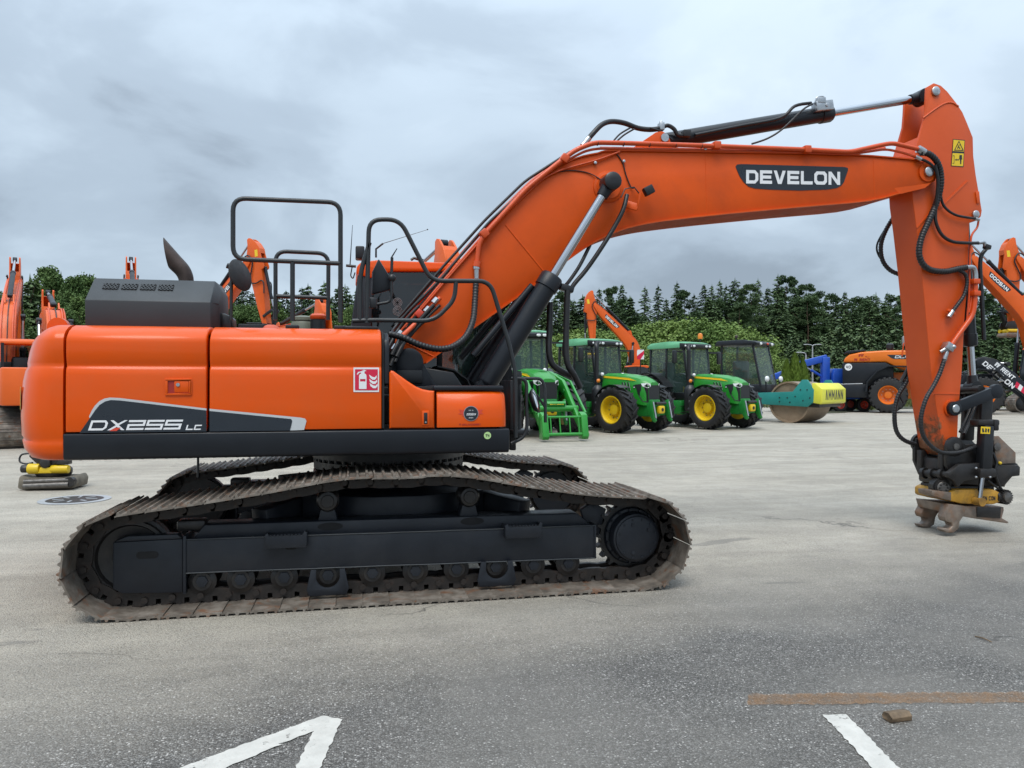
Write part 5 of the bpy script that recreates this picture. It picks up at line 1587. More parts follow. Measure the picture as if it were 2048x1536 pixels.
# linkage
LP = S(1902, 817, -AW); LQ = S(1985, 783, -AW)
for y in (-0.225, 0.225):
    b = MB()
    a = Vector((LP.x, y, LP.z)); c_ = Vector((LQ.x, y, LQ.z))
    b.beam(a, c_, 0.05, 0.125)
    b.lathe([(0.078, -0.028), (0.078, 0.028)], a, (0, 1, 0), 24); b.lathe([(0.080, -0.028), (0.080, 0.028)], c_, (0, 1, 0), 24)
    lk = b.build('side_link', M['charcoal'], EX, bevel=0.008)
    MB().lathe([(0.045, 0), (0.045, 0.034), (0.038, 0.04), (0.005, 0.041)], a, (0, -1 if y < 0 else 1, 0), 20).build('link_pin', M['steel'], lk)
MB().lathe([(0.095, 0), (0.095, 0.02)], (LP.x, -AW - 0.02, LP.z), (0, 1, 0), 24).build('pivot_boss', M['arm'], armo)
b = MB(); b.cyl((LQ.x, -0.25, LQ.z), (LQ.x, 0.25, LQ.z), 0.045, n=16); b.cyl((LQ.x - 0.12, -0.16, LQ.z + 0.02), (LQ.x - 0.12, 0.30, LQ.z + 0.02), 0.05, n=16)
b.build('link_pin', M['castblack'], EX)
H1 = S(1972, 884, -0.15)
b = MB()
for y in (-0.12, 0.12):
    b.beam((LQ.x - 0.02, y, LQ.z), (H1.x, y, H1.z), 0.06, 0.15)
b.box(LQ.x - 0.09, LQ.x + 0.05, -0.11, 0.11, H1.z + 0.16, H1.z + 0.42)
b.build('bucket_link', M['castblack'], EX, bevel=0.015)

# ---- tiltrotator
TR_y = 0.26
out_ = [(1893, 905), (1896, 884), (1908, 877), (1921, 881), (1932, 890), (1985, 886), (1998, 876), (2012, 886), (2030, 906), (2030, 925), (2036, 928), (2037, 950), (2020, 952), (2012, 962), (2010, 974), (1925, 968), (1905, 960), (1893, 930)]
oq = Q(out_, -TR_y)
b = MB()
b.prism(oq, -TR_y, -TR_y + 0.045)
tro = b.build('tiltrotator', M['castblack'], EX, bevel=0.006, label='black and yellow tiltrotator with quick hitch hooks')
MB().prism(oq, TR_y - 0.045, TR_y).build('ear_plate', M['castblack'], tro, bevel=0.006)
zlo, zhi = S(1950, 972, -TR_y).z, S(1950, 918, -TR_y).z
MB().box(S(1898, 0, -TR_y).x, S(2003, 0, -TR_y).x, -TR_y + 0.05, TR_y - 0.05, zlo, zhi).build('tilt_housing', M['castblack'], tro, bevel=0.03)
MB().box(S(1893, 0, -.2).x, S(1990, 0, -.2).x, -0.2, 0.2, zlo - 0.10, zlo - 0.002).build('tilt_saddle', M['castblack'], tro, bevel=0.02)
for px_, v_a in ((1850, 0.16), (1893, -0.16)):
    q = S(px_, 930, v_a)
    MB().box(S(1893, 0, -.2).x - 0.05, S(1893, 0, -.2).x + 0.03, v_a - 0.04, v_a + 0.04, S(1893, 952, -.2).z, S(1893, 905, -.2).z).build('shaft_bracket', M['castblack'], tro, bevel=0.015)
# pin bosses at the arm end
pn = S(1908, 893, -TR_y)
for y, sg in ((-TR_y, -1), (TR_y, 1)):
    MB().lathe([(0.105, -0.02), (0.105, 0.02), (0.085, 0.03), (0.06, 0.032)], (pn.x, y, pn.z), (0, sg, 0), 28).build('pivot_boss', M['castblack'], tro)
    MB().lathe([(0.038, 0), (0.036, 0.042), (0.01, 0.045)], (pn.x, y, pn.z), (0, sg, 0), 18).build('hitch_pin', M['pin'], tro)
p = S(1988, 893, -TR_y)
MB().lathe([(0.045, 0), (0.043, 0.03), (0.01, 0.034)], (p.x + 0.02, -TR_y, p.z), (0, -1, 0), 18).build('hitch_pin', M['pin'], tro)
MB().prism(Q([(1985, 872), (1996, 872), (2030, 905), (2030, 926), (1992, 928)], -TR_y - .01), -TR_y - 0.02, -TR_y - 0.002).build('side_plate', M['hook'], tro, bevel=0.004)
MB().prism(Q([(1990, 930), (2034, 930), (2038, 934), (2037, 951), (2022, 953), (2006, 972), (1990, 968)], -TR_y - .03), -TR_y - 0.05, -TR_y - 0.005).build('side_plate', M['castblack'], tro, bevel=0.01)
p = S(2000, 926, -TR_y - .05); MB().ball(p, 0.02, 10).build('grease_cap', M['yellow'], tro)
# lower shaft with collars
p0, p1 = S(1846, 946, .05), S(1900, 950, -.30)
b = MB(); b.cyl(p0, p1, 0.040, n=16)
u_ = (p1 - p0).normalized()
for f_ in (0.05, 0.36, 0.72):
    q = p0.lerp(p1, f_); b.cyl(q - u_ * 0.02, q + u_ * 0.02, 0.062, n=18)
b.build('tilt_shaft', M['castblack'], tro)
MB().prism(Q([(1905, 962), (1893, 955), (1893, 945), (1915, 928), (1965, 925), (1975, 940), (1960, 955), (1925, 962), (1912, 975)], -.34), -0.37, -0.31).build('tilt_lever', M['castblack'], tro, bevel=0.012)
# hose motor hub
p = S(1884, 975, -.22)
b = MB(); b.lathe([(0.085, -0.02), (0.085, 0.10), (0.10, 0.10), (0.10, 0.0)], p, (0.25, 1, 0), 22)
b.build('hub_ring', M['castblack'], tro)
hb = MB().lathe([(0.066, 0.0), (0.066, 0.03), (0.058, 0.036), (0.02, 0.037)], p, (-0.25, -1, 0), 24).build('worm_hub', M['pin'], tro)
b = MB()
for k in range(8):
    a = 2 * math.pi * k / 8
    q = p + Vector((-0.01, -0.036, 0)) + Vector((0.044 * math.cos(a), 0.010 * math.cos(a) * -1, 0.044 * math.sin(a)))
    b.cyl(q, q + Vector((-.003, -.012, 0)), 0.009, n=6)
b.build('hub_bolt', M['castblack'], tro, kind='stuff')
# yellow rotor housing
ro = MB()
yr = -0.30
ring_o = Q([(1900, 985), (1912, 979), (1990, 979), (2003, 986), (2003, 1004), (1990, 1009), (1925, 1008), (1900, 1002)], yr)
ro.prism(ring_o, yr, 0.24)
roto = ro.build('rotor_housing', M['rotor_yellow'], tro, bevel=0.022)
MB().prism(Q([(1863, 981), (1902, 984), (1902, 1002), (1885, 998), (1864, 991)], -.29), -0.30, -0.08).build('worn_tab', M['hook'], tro, bevel=0.012)
MB().lathe([(0.27, 0), (0.27, 0.035), (0.25, 0.04)], (S(1945, 1006, 0).x, 0, S(1945, 1012, 0).z), (0, 0, -1), 36).build('rotor_ring', M['castblack'], tro)
b = MB(); p = S(1966, 1001, yr - .004); lettering(b, 'ENGCON', (p.x, yr - .004, p.z), (1, 0, -0.02), (0, 0, 1), 0.045, 0.16); b.build('lettering', M['decal'], roto, smooth=0, dirn=False)
p = S(2011, 994, -.30)
wd = []
for k in range(18):
    a = 2 * math.pi * k / 18
    for da, r_ in ((0, .068), (.35, .068), (.5, .082), (.85, .082)):
        an = a + da * 2 * math.pi / 18
        wd.append((p.x + r_ * math.cos(an), p.z + r_ * math.sin(an)))
MB().prism(wd, -0.32, -0.20).build('worm_gear', M['castblack'], tro)
MB().cyl((p.x - 0.10, -0.26, p.z), (p.x, -0.26, p.z), 0.06, n=14).build('gear_housing', M['castblack'], tro, bevel=0.01)
MB().lathe([(0.055, 0), (0.052, 0.02), (0.03, 0.024), (0.005, 0.03)], (p.x, -0.322, p.z), (0, -1, 0), 20).build('gear_cap', M['pin'], tro)
# tilt cylinder with sticker
t0, t1 = S(1972, 850, -.36), S(1966, 951, -.36)
b = MB(); b.beam(t0, t1, 0.12, 0.125); tc_ = b.build('tilt_cylinder', M['black'], tro, bevel=0.022)
MB().obox(S(1969, 845, -.34), (0.26, 0.14, 0.062)).build('cylinder_head', M['castblack'], tro, bevel=0.014)
MB().obox(S(1988, 850, -.38), (0.06, 0.08, 0.12)).build('cylinder_head', M['castblack'], tro, bevel=0.012)
MB().obox(S(1966, 945, -.36), (0.20, 0.15, 0.10)).build('cylinder_gland', M['castblack'], tro, bevel=0.02)
for dx, dy in ((-14, -9), (-14, 9), (14, 9)):
    q = S(1966 + dx, 945 + dy, -.44); MB().ball(q, 0.014, 8).build('gland_bolt', M['steel'], tro)
MB().cyl(S(1964, 955, -.36), S(1958, 1002, -.36), 0.026, n=16).build('piston_rod', M['chrome'], tro)
MB().lathe([(0.045, -0.05), (0.045, 0.05)], S(1958, 1003, -.36), (0, 1, 0), 18).build('rod_eye', M['rotor_yellow'], tro)
flat('warning_sticker', [(1962, 853), (1981, 854), (1980, 868), (1961, 867)], M['stickery'], tro, -0.4225)
b = MB()
for q in ([(1964, 857), (1967, 856), (1969, 864), (1965, 865)], [(1971, 856), (1974, 858), (1973, 865), (1970, 864)], [(1976, 857), (1979, 858), (1978, 866), (1975, 862)]):
    b.poly([(S(x, y, -.424).x, -.424, S(x, y, -.424).z) for x, y in q])
b.build('sticker_symbol', M['decal'], tro, smooth=0, dirn=False)
hose([([(1928, 868, -.20), (1938, 845, -.14), (1950, 815, -.10), (1958, 790, -.05)], 0.018), ([(1920, 864, -.1), (1932, 840, -.05), (1946, 806, 0)], 0.016)], parent=tro)
hose([([(1985, 905, -.32), (1993, 925, -.34), (1990, 945, -.34), (1998, 970, -.3), (2008, 985, -.28)], 0.015), ([(1975, 960, -.3), (1990, 972, -.3), (2000, 980, -.28)], 0.013)], parent=tro)
# quick hitch plate with two hooks
b = MB()
b.prism(Q([(1900, 1010), (1925, 1012), (2008, 1014), (2008, 1022), (2004, 1036), (2018, 1044), (2016, 1047), (1955, 1038), (1925, 1033), (1905, 1028)], -.27), -0.27, 0.25)
qh = b.build('quick_hitch', M['hook'], tro, bevel=0.008)
MB().prism(Q([(1955, 1014), (2003, 1015), (2002, 1037), (1955, 1034)], -.285), -0.28, -0.271).build('lock_plate', M['castblack'], tro, bevel=0.003)
def hook_(pts, v0, v1):
    MB().prism(Q(pts, v0), v0, v1).build('hitch_hook', M['hook'], tro, bevel=0.012)
hook_([(1898, 1008), (1930, 1012), (1932, 1026), (1925, 1036), (1920, 1044), (1918, 1058), (1907, 1066), (1894, 1066), (1887, 1060), (1890, 1056), (1900, 1058), (1906, 1052), (1903, 1046), (1892, 1043), (1889, 1034), (1894, 1020)], -0.31, -0.20)
hook_([(1858, 1002), (1882, 1006), (1884, 1018), (1877, 1026), (1872, 1034), (1869, 1050), (1858, 1056), (1845, 1055), (1842, 1049), (1852, 1049), (1857, 1043), (1855, 1037), (1846, 1035), (1843, 1027), (1850, 1012)], 0.18, 0.30)

# ------------------------------------------------------------------ excavators parked behind
def rot2(p, c, a):
    x, z = p[0] - c[0], p[1] - c[1]
    return (c[0] + x * math.cos(a) - z * math.sin(a), c[1] + x * math.sin(a) + z * math.cos(a))
FOOT = (0.15, 1.84)
_pa = S(1853, 345, -BW); ARMPIN = (_pa.x, _pa.z)
_bp = (BP.x, BP.z); _cb = (CB.x, CB.z)
_a0 = (A0.x, A0.z); _a1 = (A1.x, A1.z); _k0 = (K0.x, K0.z); _k1 = (K1.x, K1.z)
_tip = (pn.x, pn.z)
PLATE = Q(plate, -BW)
def far_track(parent, s):
    yc = 1.20 * s
    b = MB()
    pts, _ = resample(tp, 50)
    for i in range(50):
        p = pts[i]; q = pts[(i + 1) % 50]
        b.beam((p.x, yc, p.y), (q.x, yc, q.y), 0.60, 0.05)
        m_ = (p + q) / 2
        d = (q - p).normalized()
        nrm = Vector((d.y, -d.x))
        b.beam((m_.x + nrm.x * .03, yc - 0.3, m_.y + nrm.y * .03), (m_.x + nrm.x * .03, yc + 0.3, m_.y + nrm.y * .03), 0.02, 0.04, (nrm.x, 0, nrm.y))
    t_ = b.build('track_belt', M['shoe'], parent, smooth=0, kind='stuff')
    b = MB(); b.prism([(-1.7, 0.2), (1.7, 0.2), (1.7, 0.5), (1.3, 0.62), (-1.3, 0.62), (-1.7, 0.5)], yc - 0.2, yc + 0.2)
    b.build('track_frame', M['black'], parent, bevel=0.03)
    for x in (-CX, CX):
        MB().lathe([(0.29, -0.12), (0.30, 0.12), (0.15, 0.2), (0.02, 0.2)], (x, yc, CZ), (0, s, 0), 24).build('drive_wheel', M['black'], parent)
def simple_excavator(label, px, py, yaw, db=0.0, da=0.0, scale=1.0, brand=None, blade=False, group='excavators parked behind the yard'):
    db, da, yaw = R(db), R(da), R(yaw)
    rb_ = lambda p: rot2(p, FOOT, db)
    ap_ = rb_(ARMPIN)
    ra_ = lambda p: rot2(rb_(p), ap_, da)
    a1 = ra_(_a1)
    t = (a1[1] * scale - CAM[2]) * F / (768 - py)
    w_ = SD(px, py, t)
    loc = (w_.x - math.cos(yaw) * a1[0] * scale, w_.y - math.sin(yaw) * a1[0] * scale, 0)
    e = thing('excavator', label, 'excavator', loc, yaw, group)
    e.scale = (scale,) * 3
    OR = M['far_orange']
    # body
    b = MB()
    b.prism([(x, y) for x, y in cw_plan(0.03)], 1.10, 2.05, 'xy'); b.build('counterweight', OR, e, bevel=0.06)
    b = MB(); b.box(-2.34, -0.14, -1.42, 1.42, 1.30, 2.06); b.box(-0.13, 0.85, -1.42, -0.65, 1.30, 1.60); b.build('side_cover', OR, e, bevel=0.04)
    b = MB(); b.box(-2.34, 0.86, -1.43, 1.43, 1.08, 1.29); b.build('side_skirt', M['charcoal'], e, bevel=0.02)
    b = MB(); b.prism([(-2.3, 2.07), (-1.35, 2.07), (-1.4, 2.4), (-2.25, 2.42)], -0.9, 0.6); b.build('engine_hood', M['hood'], e, bevel=0.04)
    MB().lathe([(0.7, 0.6), (0.7, 1.08)], axis=(0, 0, 1), n=24).build('slewing_ring', M['black'], e)
    b = MB(); b.box(-0.5, 0.5, -1.0, 1.0, 0.4, 0.75); b.build('car_body', M['black'], e, bevel=0.03)
    for s in (-1, 1):
        far_track(e, s)
    b = MB(); b.box(-0.35, 1.28, 0.44, 1.40, 1.32, 1.75)
    cb2 = b.build('cab', M['charcoal'], e, bevel=0.05)
    b = MB(); b.prism(roof, 0.42, 1.42); b.build('cab_roof', OR, cb2, bevel=0.03)
    for x0, z0, x1, z1 in ((-0.33, 1.7, -0.27, 2.78), (1.25, 1.7, 1.08, 2.78), (0.5, 1.7, 0.5, 2.78)):
        for y in (0.48, 1.36):
            MB().beam((x0, y, z0), (x1, y, z1), 0.07, 0.07).build('cab_pillar', M['charcoal'], cb2)
    for y in (0.46, 1.38):
        MB().prism([(-0.3, 1.74), (1.24, 1.74), (1.06, 2.78), (-0.26, 2.78)], y - 0.004, y + 0.004).build('window_pane', M['glass'], cb2, smooth=0)
    MB().add([(1.27, 0.5, 1.74), (1.27, 1.34, 1.74), (1.09, 1.34, 2.78), (1.09, 0.5, 2.78)], [(0, 1, 2, 3)]).build('windscreen', M['glass'], cb2, smooth=0)
    MB().box(0.0, 0.5, 0.7, 1.15, 1.7, 2.4).build('seat', M['black'], cb2, bevel=0.08)
    # boom
    b = MB(); b.prism([rb_(p) for p in dens2(BT) + BN + dens2(BB_) + BF], -BW, BW)
    bo = b.build('boom', OR, e, bevel=0.012)
    if brand:
        for sg in (-1, 1):
            y = sg * (BW + 0.004)
            q = [rb_(p) for p in PLATE]
            b = MB(); b.poly([(p[0], y, p[1]) for p in q]); b.build('name_plate', M['decal'], bo, smooth=0, dirn=False)
            p0 = rb_(Q([(1492, 368)], -BW)[0]); p1 = rb_(Q([(1680, 371)], -BW)[0])
            if sg > 0:
                p0, p1 = p1, p0
            ux = Vector((p1[0] - p0[0], 0, p1[1] - p0[1])); uy = Vector((-ux.z, 0, ux.x)).normalized()
            if uy.z < 0:
                uy = -uy
            b = MB(); lettering(b, brand, (p0[0], y + sg * 0.003, p0[1]), ux, uy, 0.16, ux.length, t=0.24, gap=0.14, w=1.02)
            b.build('lettering', M['white'], bo, smooth=0, dirn=False)
    for y in (-0.13, 0.13):
        MB().prism([rb_(p) for p in Q([(1255, 303), (1310, 266), (1322, 264), (1338, 282), (1345, 306)], -0.12)], y - 0.02, y + 0.02).build('cylinder_bracket', OR, bo)
    for k, y in enumerate((-0.22, -0.16, 0.0, 0.18)):
        q = [rb_(p) for p in dens2(BT, 2)]
        MB().tube([(p[0], y, p[1] + 0.045) for p in q[2:]], 0.016 + 0.006 * (k % 2), 6).build('oil_pipe', M['pipe'] if k != 2 else M['hose'], bo, smooth=60)
    # arm
    b = MB()
    for y0, y1 in ((-AW, -AW + 0.05), (AW - 0.05, AW)):
        b.prism([ra_(p) for p in full], y0, y1)
    ao = b.build('arm', OR, e, bevel=0.006)
    b = MB(); b.ribbon([ra_(p) for p in AL[3:] + AT[:1]], -AW + 0.045, AW - 0.045, 0.016); b.build('arm_web', OR, ao)
    b = MB(); b.ribbon([ra_(p) for p in AR[:7]], -AW + 0.045, AW - 0.045, 0.016); b.build('arm_web', OR, ao)
    b = MB(); b.ribbon([ra_(p) for p in AR[11:-3]], -AW + 0.045, AW - 0.045, 0.016); b.build('arm_web', OR, ao)
    for sg in (-1, 1):
        q = [ra_(p) for p in Q([(1906, 278), (1930, 280), (1927, 334), (1902, 332)], -AW)]
        b = MB(); b.poly([(p[0], sg * (AW + 0.004), p[1]) for p in q]); b.build('warning_sticker', M['stickery'], ao, smooth=0, dirn=False)
    # hoses round the elbow
    hp = [ra_(p) if i > 2 else rb_(p) for i, p in enumerate(Q([(1810, 300), (1845, 303), (1873, 322), (1881, 365), (1858, 445), (1842, 490), (1850, 530), (1890, 543), (1932, 535), (1950, 560), (1940, 640)], -AW))]
    for sg in (-1, 1):
        MB().tube(smooth_path([(p[0], sg * (AW + 0.06), p[1]) for p in hp], 4), 0.03, 7).build('hose', M['hose'], ao, smooth=60)
    # rams
    def rm(name, p0, p1, y, r0, r1, fr):
        ram(name, (p0[0], y, p0[1]), (p1[0], y, p1[1]), r0, r1, fr, e)
    for y in (-0.42, 0.42):
        rm('boom_cylinder', _cb, rb_(_bp), y, 0.095, 0.045, 0.55)
    rm('arm_cylinder', rb_(_a0), a1, 0, 0.085, 0.045, 0.62)
    rm('bucket_cylinder', ra_(_k0), ra_(_k1), 0, 0.07, 0.04, 0.75)
    # coupler hanging from the tip
    tx, tz = ra_(_tip)
    b = MB()
    for y in (-0.22, 0.22):
        b = MB(); b.prism([(tx - 0.16, tz - 0.02), (tx - 0.05, tz + 0.12), (tx + 0.10, tz + 0.10), (tx + 0.42, tz + 0.04), (tx + 0.50, tz - 0.18), (tx + 0.40, tz - 0.30), (tx - 0.12, tz - 0.28)], y - 0.03, y + 0.03)
        b.build('hitch_ear', M['castblack'], e, bevel=0.01)
    b = MB(); b.lathe([(0.28, -0.08), (0.30, -0.04), (0.30, 0.04), (0.28, 0.08)], (tx + 0.15, 0, tz - 0.38), (0, 0, 1), 24)
    b.build('rotor_housing', M['yellow'], e)
    for y in (-0.27, 0.27):
        MB().cyl((tx - 0.16, y, tz - 0.37), (tx + 0.46, y, tz - 0.37), 0.085, n=14).build('tilt_motor', M['yellow'], e)
    b = MB(); b.prism([(tx - 0.26, tz - 0.56), (tx - 0.20, tz - 0.46), (tx + 0.50, tz - 0.46), (tx + 0.56, tz - 0.62), (tx + 0.40, tz - 0.66), (tx - 0.10, tz - 0.66)], -0.36, 0.36)
    b.build('quick_hitch', M['hook'], e, bevel=0.04)
    lq = ra_((LQ.x, LQ.z)); lp = ra_((LP.x, LP.z))
    for y in (-0.22, 0.22):
        MB().beam((lp[0], y, lp[1]), (lq[0], y, lq[1]), 0.05, 0.12).build('side_link', M['black'], e, bevel=0.01)
    MB().beam((lq[0], 0, lq[1]), (tx + 0.36, 0, tz), 0.2, 0.14).build('bucket_link', M['black'], e, bevel=0.02)
    if blade:
        b = MB(); b.ribbon([(2.95, 0.06), (2.88, 0.2), (2.86, 0.38), (2.92, 0.60)], -1.5, 1.5, 0.05); b.build('dozer_blade', M['galv'], e)
        b = MB(); b.beam((1.4, -0.5, 0.35), (2.87, -0.7, 0.3), 0.2, 0.16); b.build('blade_arm', M['black'], e)
        b = MB(); b.beam((1.4, 0.5, 0.35), (2.87, 0.7, 0.3), 0.2, 0.16); b.build('blade_arm', M['black'], e)
    return e
simple_excavator('orange excavator seen from behind with its grey blade down, beside the big counterweight', 30, 519, 108, 20, -22, 0.95, None, blade=True)
simple_excavator('orange excavator with a forked arm head just above the big counterweight', 96, 585, 112, 0, 0, 1.0, None)
simple_excavator('orange excavator whose arm head peeps over the black exhaust hood', 262, 518, 106, 20, -20, 1.0, None)
simple_excavator('orange excavator with lettered boom and slanting arm framed by the square handrail', 503, 482, -34, 40, -30, 1.0, 'DEVELON')
simple_excavator('orange excavator whose arm tip shows behind the small orange capped can', 641, 602, -58, 0, 0, 1.0, None)
simple_excavator('orange excavator whose forked arm head rises over the cab roof', 888, 487, -72, 0, 0, 1.0, None)
simple_excavator('orange excavator with raised lettered boom rising behind the tractor next to the loader tractor', 1183, 584, 174, 40, -44, 1.0, 'DEVELON')
simple_excavator('orange excavator with raised lettered boom standing behind the upright arm of the big excavator', 1932, 478, 172, 38, -42, 1.32, 'DOOSAN')
simple_excavator('orange excavator of which only the arm head shows past the raised lettered boom', 2022, 480, 172, 40, -44, 1.36, None)

# tiltrotator set down on the yard under the counterweight
tl = SG(108, 976)
tlo = thing('tiltrotator', 'yellow and black tiltrotator set down on the yard under the big counterweight', 'attachment', tl, R(-6))
b = MB()
b.prism([(-0.42, 0.03), (-0.40, 0.20), (-0.36, 0.24), (-0.26, 0.20), (0.30, 0.19), (0.38, 0.22), (0.42, 0.14), (0.40, 0.02), (-0.30, 0.0)], -0.26, 0.26); b.build('quick_hitch', M['mud'], tlo, bevel=0.03)
for z_, r__ in ((0.07, 0.05), (0.14, 0.035)):
    MB().cyl((-0.30, -0.29, z_), (0.36, -0.30, z_ + 0.02), r__, n=12).build('hitch_shaft', M['pin'], tlo)
MB().lathe([(0.075, -0.05), (0.075, 0.05)], (0.37, -0.28, 0.13), (0, 1, 0), 16).build('shaft_end', M['castblack'], tlo)
MB().lathe([(0.24, 0.20), (0.26, 0.24), (0.26, 0.30), (0.22, 0.34)], axis=(0, 0, 1), n=24).build('rotor_ring', M['castblack'], tlo)
MB().cyl((-0.27, -0.22, 0.33), (-0.10, -0.22, 0.33), 0.080, n=18).build('tilt_motor', M['yellow'], tlo, bevel=0.01)
MB().cyl((-0.37, -0.22, 0.33), (-0.275, -0.22, 0.33), 0.060, n=14).build('motor_cap', M['castblack'], tlo, bevel=0.01)
MB().cyl((0.06, -0.22, 0.32), (0.32, -0.22, 0.32), 0.065, n=18).build('tilt_motor', M['yellow'], tlo, bevel=0.01)
MB().prism([(-0.12, 0.26), (0.10, 0.26), (0.06, 0.36), (-0.08, 0.36)], -0.28, 0.25).build('rotor_housing', M['yellow'], tlo, bevel=0.02)
MB().prism([(-0.26, 0.52), (-0.16, 0.42), (-0.06, 0.36), (0.06, 0.36), (0.16, 0.42), (0.30, 0.46), (0.34, 0.56), (-0.24, 0.58)], -0.24, 0.24).build('tilt_frame', M['castblack'], tlo, bevel=0.015)
MB().lathe([(0.075, 0), (0.075, 0.04), (0.06, 0.05), (0.02, 0.05)], (0.0, -0.25, 0.42), (0, -1, 0), 20).build('tilt_pivot', M['castblack'], tlo)
MB().tube(smooth_path([(-0.28, -0.1, 0.56), (-0.42, -0.12, 0.54), (-0.44, -0.14, 0.44), (-0.34, -0.16, 0.40), (-0.22, -0.2, 0.42)], 5), 0.014, 8).build('hose', M['hose'], tlo, smooth=60)
MB().prism([(0.14, 0.40), (0.32, 0.39), (0.32, 0.45), (0.20, 0.48)], -0.26, -0.10).build('valve_block', M['castblack'], tlo, bevel=0.01)

# ------------------------------------------------------------------ wheels
def tyre_mesh(r, w, lugs, rim_r, chev=True):
    b = MB()
    prof = [(rim_r, -w * 0.40), (rim_r + 0.04, -w * 0.46), (r * 0.84, -w * 0.50), (r * 0.915, -w * 0.46), (r * 0.93, 0), (r * 0.915, w * 0.46), (r * 0.84, w * 0.50), (rim_r + 0.04, w * 0.46), (rim_r, w * 0.40)]
    b.lathe(prof, (0, 0, 0), (0, 1, 0), 40, closed=True)
    for k in range(lugs):
        for s in (-1, 1):
            a = 2 * math.pi * (k + (0.5 if s > 0 else 0)) / lugs
            sweep = 0.30 if chev else 0.06
            pts = []
            for f_, rr in ((0.0, r), (0.5, r), (0.93, r * 0.985), (1.0, r * 0.90)):
                an = a + sweep * f_ * (1.0 if f_ < 0.95 else 0.97)
                pts.append((an, s * w * 0.5 * max(0.02, f_), rr))
            lw = 0.060 if chev else 0.12
            rings = []
            for an, y, rr in pts:
                ri = r * 0.90 if rr > r * 0.93 else r * 0.83
                da = lw / r / 2 * 1.4
                rings.append([(ri * math.cos(an - da), y, ri * math.sin(an - da)), (rr * math.cos(an - da * .7), y, rr * math.sin(an - da * .7)), (rr * math.cos(an + da * .7), y, rr * math.sin(an + da * .7)), (ri * math.cos(an + da), y, ri * math.sin(an + da))])
            b.loft(rings, True, True)
    return b
def wheel(parent, x, y, r, w, side, rim_r, lugs, m_rim, chev=True, steer=0.0, cache={}):
    key = (r, w, lugs, rim_r, chev)
    if key in cache:
        t_ = obj('wheel', cache[key], parent)
    else:
        t_ = tyre_mesh(r, w, lugs, rim_r, chev).build('wheel', M['rubber'], parent, smooth=35)
        cache[key] = t_.data
    t_.location = (x, y, r)
    t_.rotation_euler = (0, 0, R(steer))
    rim = MB()
    rim.lathe([(rim_r + 0.012, -w * 0.38), (rim_r + 0.012, w * 0.44), (rim_r - 0.02, w * 0.44), (rim_r - 0.05, w * 0.36), (rim_r - 0.06, w * 0.10), (rim_r * 0.5, w * 0.02), (rim_r * 0.42, w * 0.02), (rim_r * 0.38, w * 0.20), (rim_r * 0.30, w * 0.22), (0.02, w * 0.22)], (0, 0, 0), (0, side, 0), 36)
    ro_ = rim.build('rim', m_rim, t_)
    b = MB()
    for k in range(10):
        a = 2 * math.pi * k / 10
        b.cyl((rim_r * 0.62 * math.cos(a), side * w * 0.04, rim_r * 0.62 * math.sin(a)), (rim_r * 0.62 * math.cos(a), side * w * 0.09, rim_r * 0.62 * math.sin(a)), 0.022, n=6)
    bo = b.build('wheel_nut', M['steel'], t_, kind='stuff')
    return t_

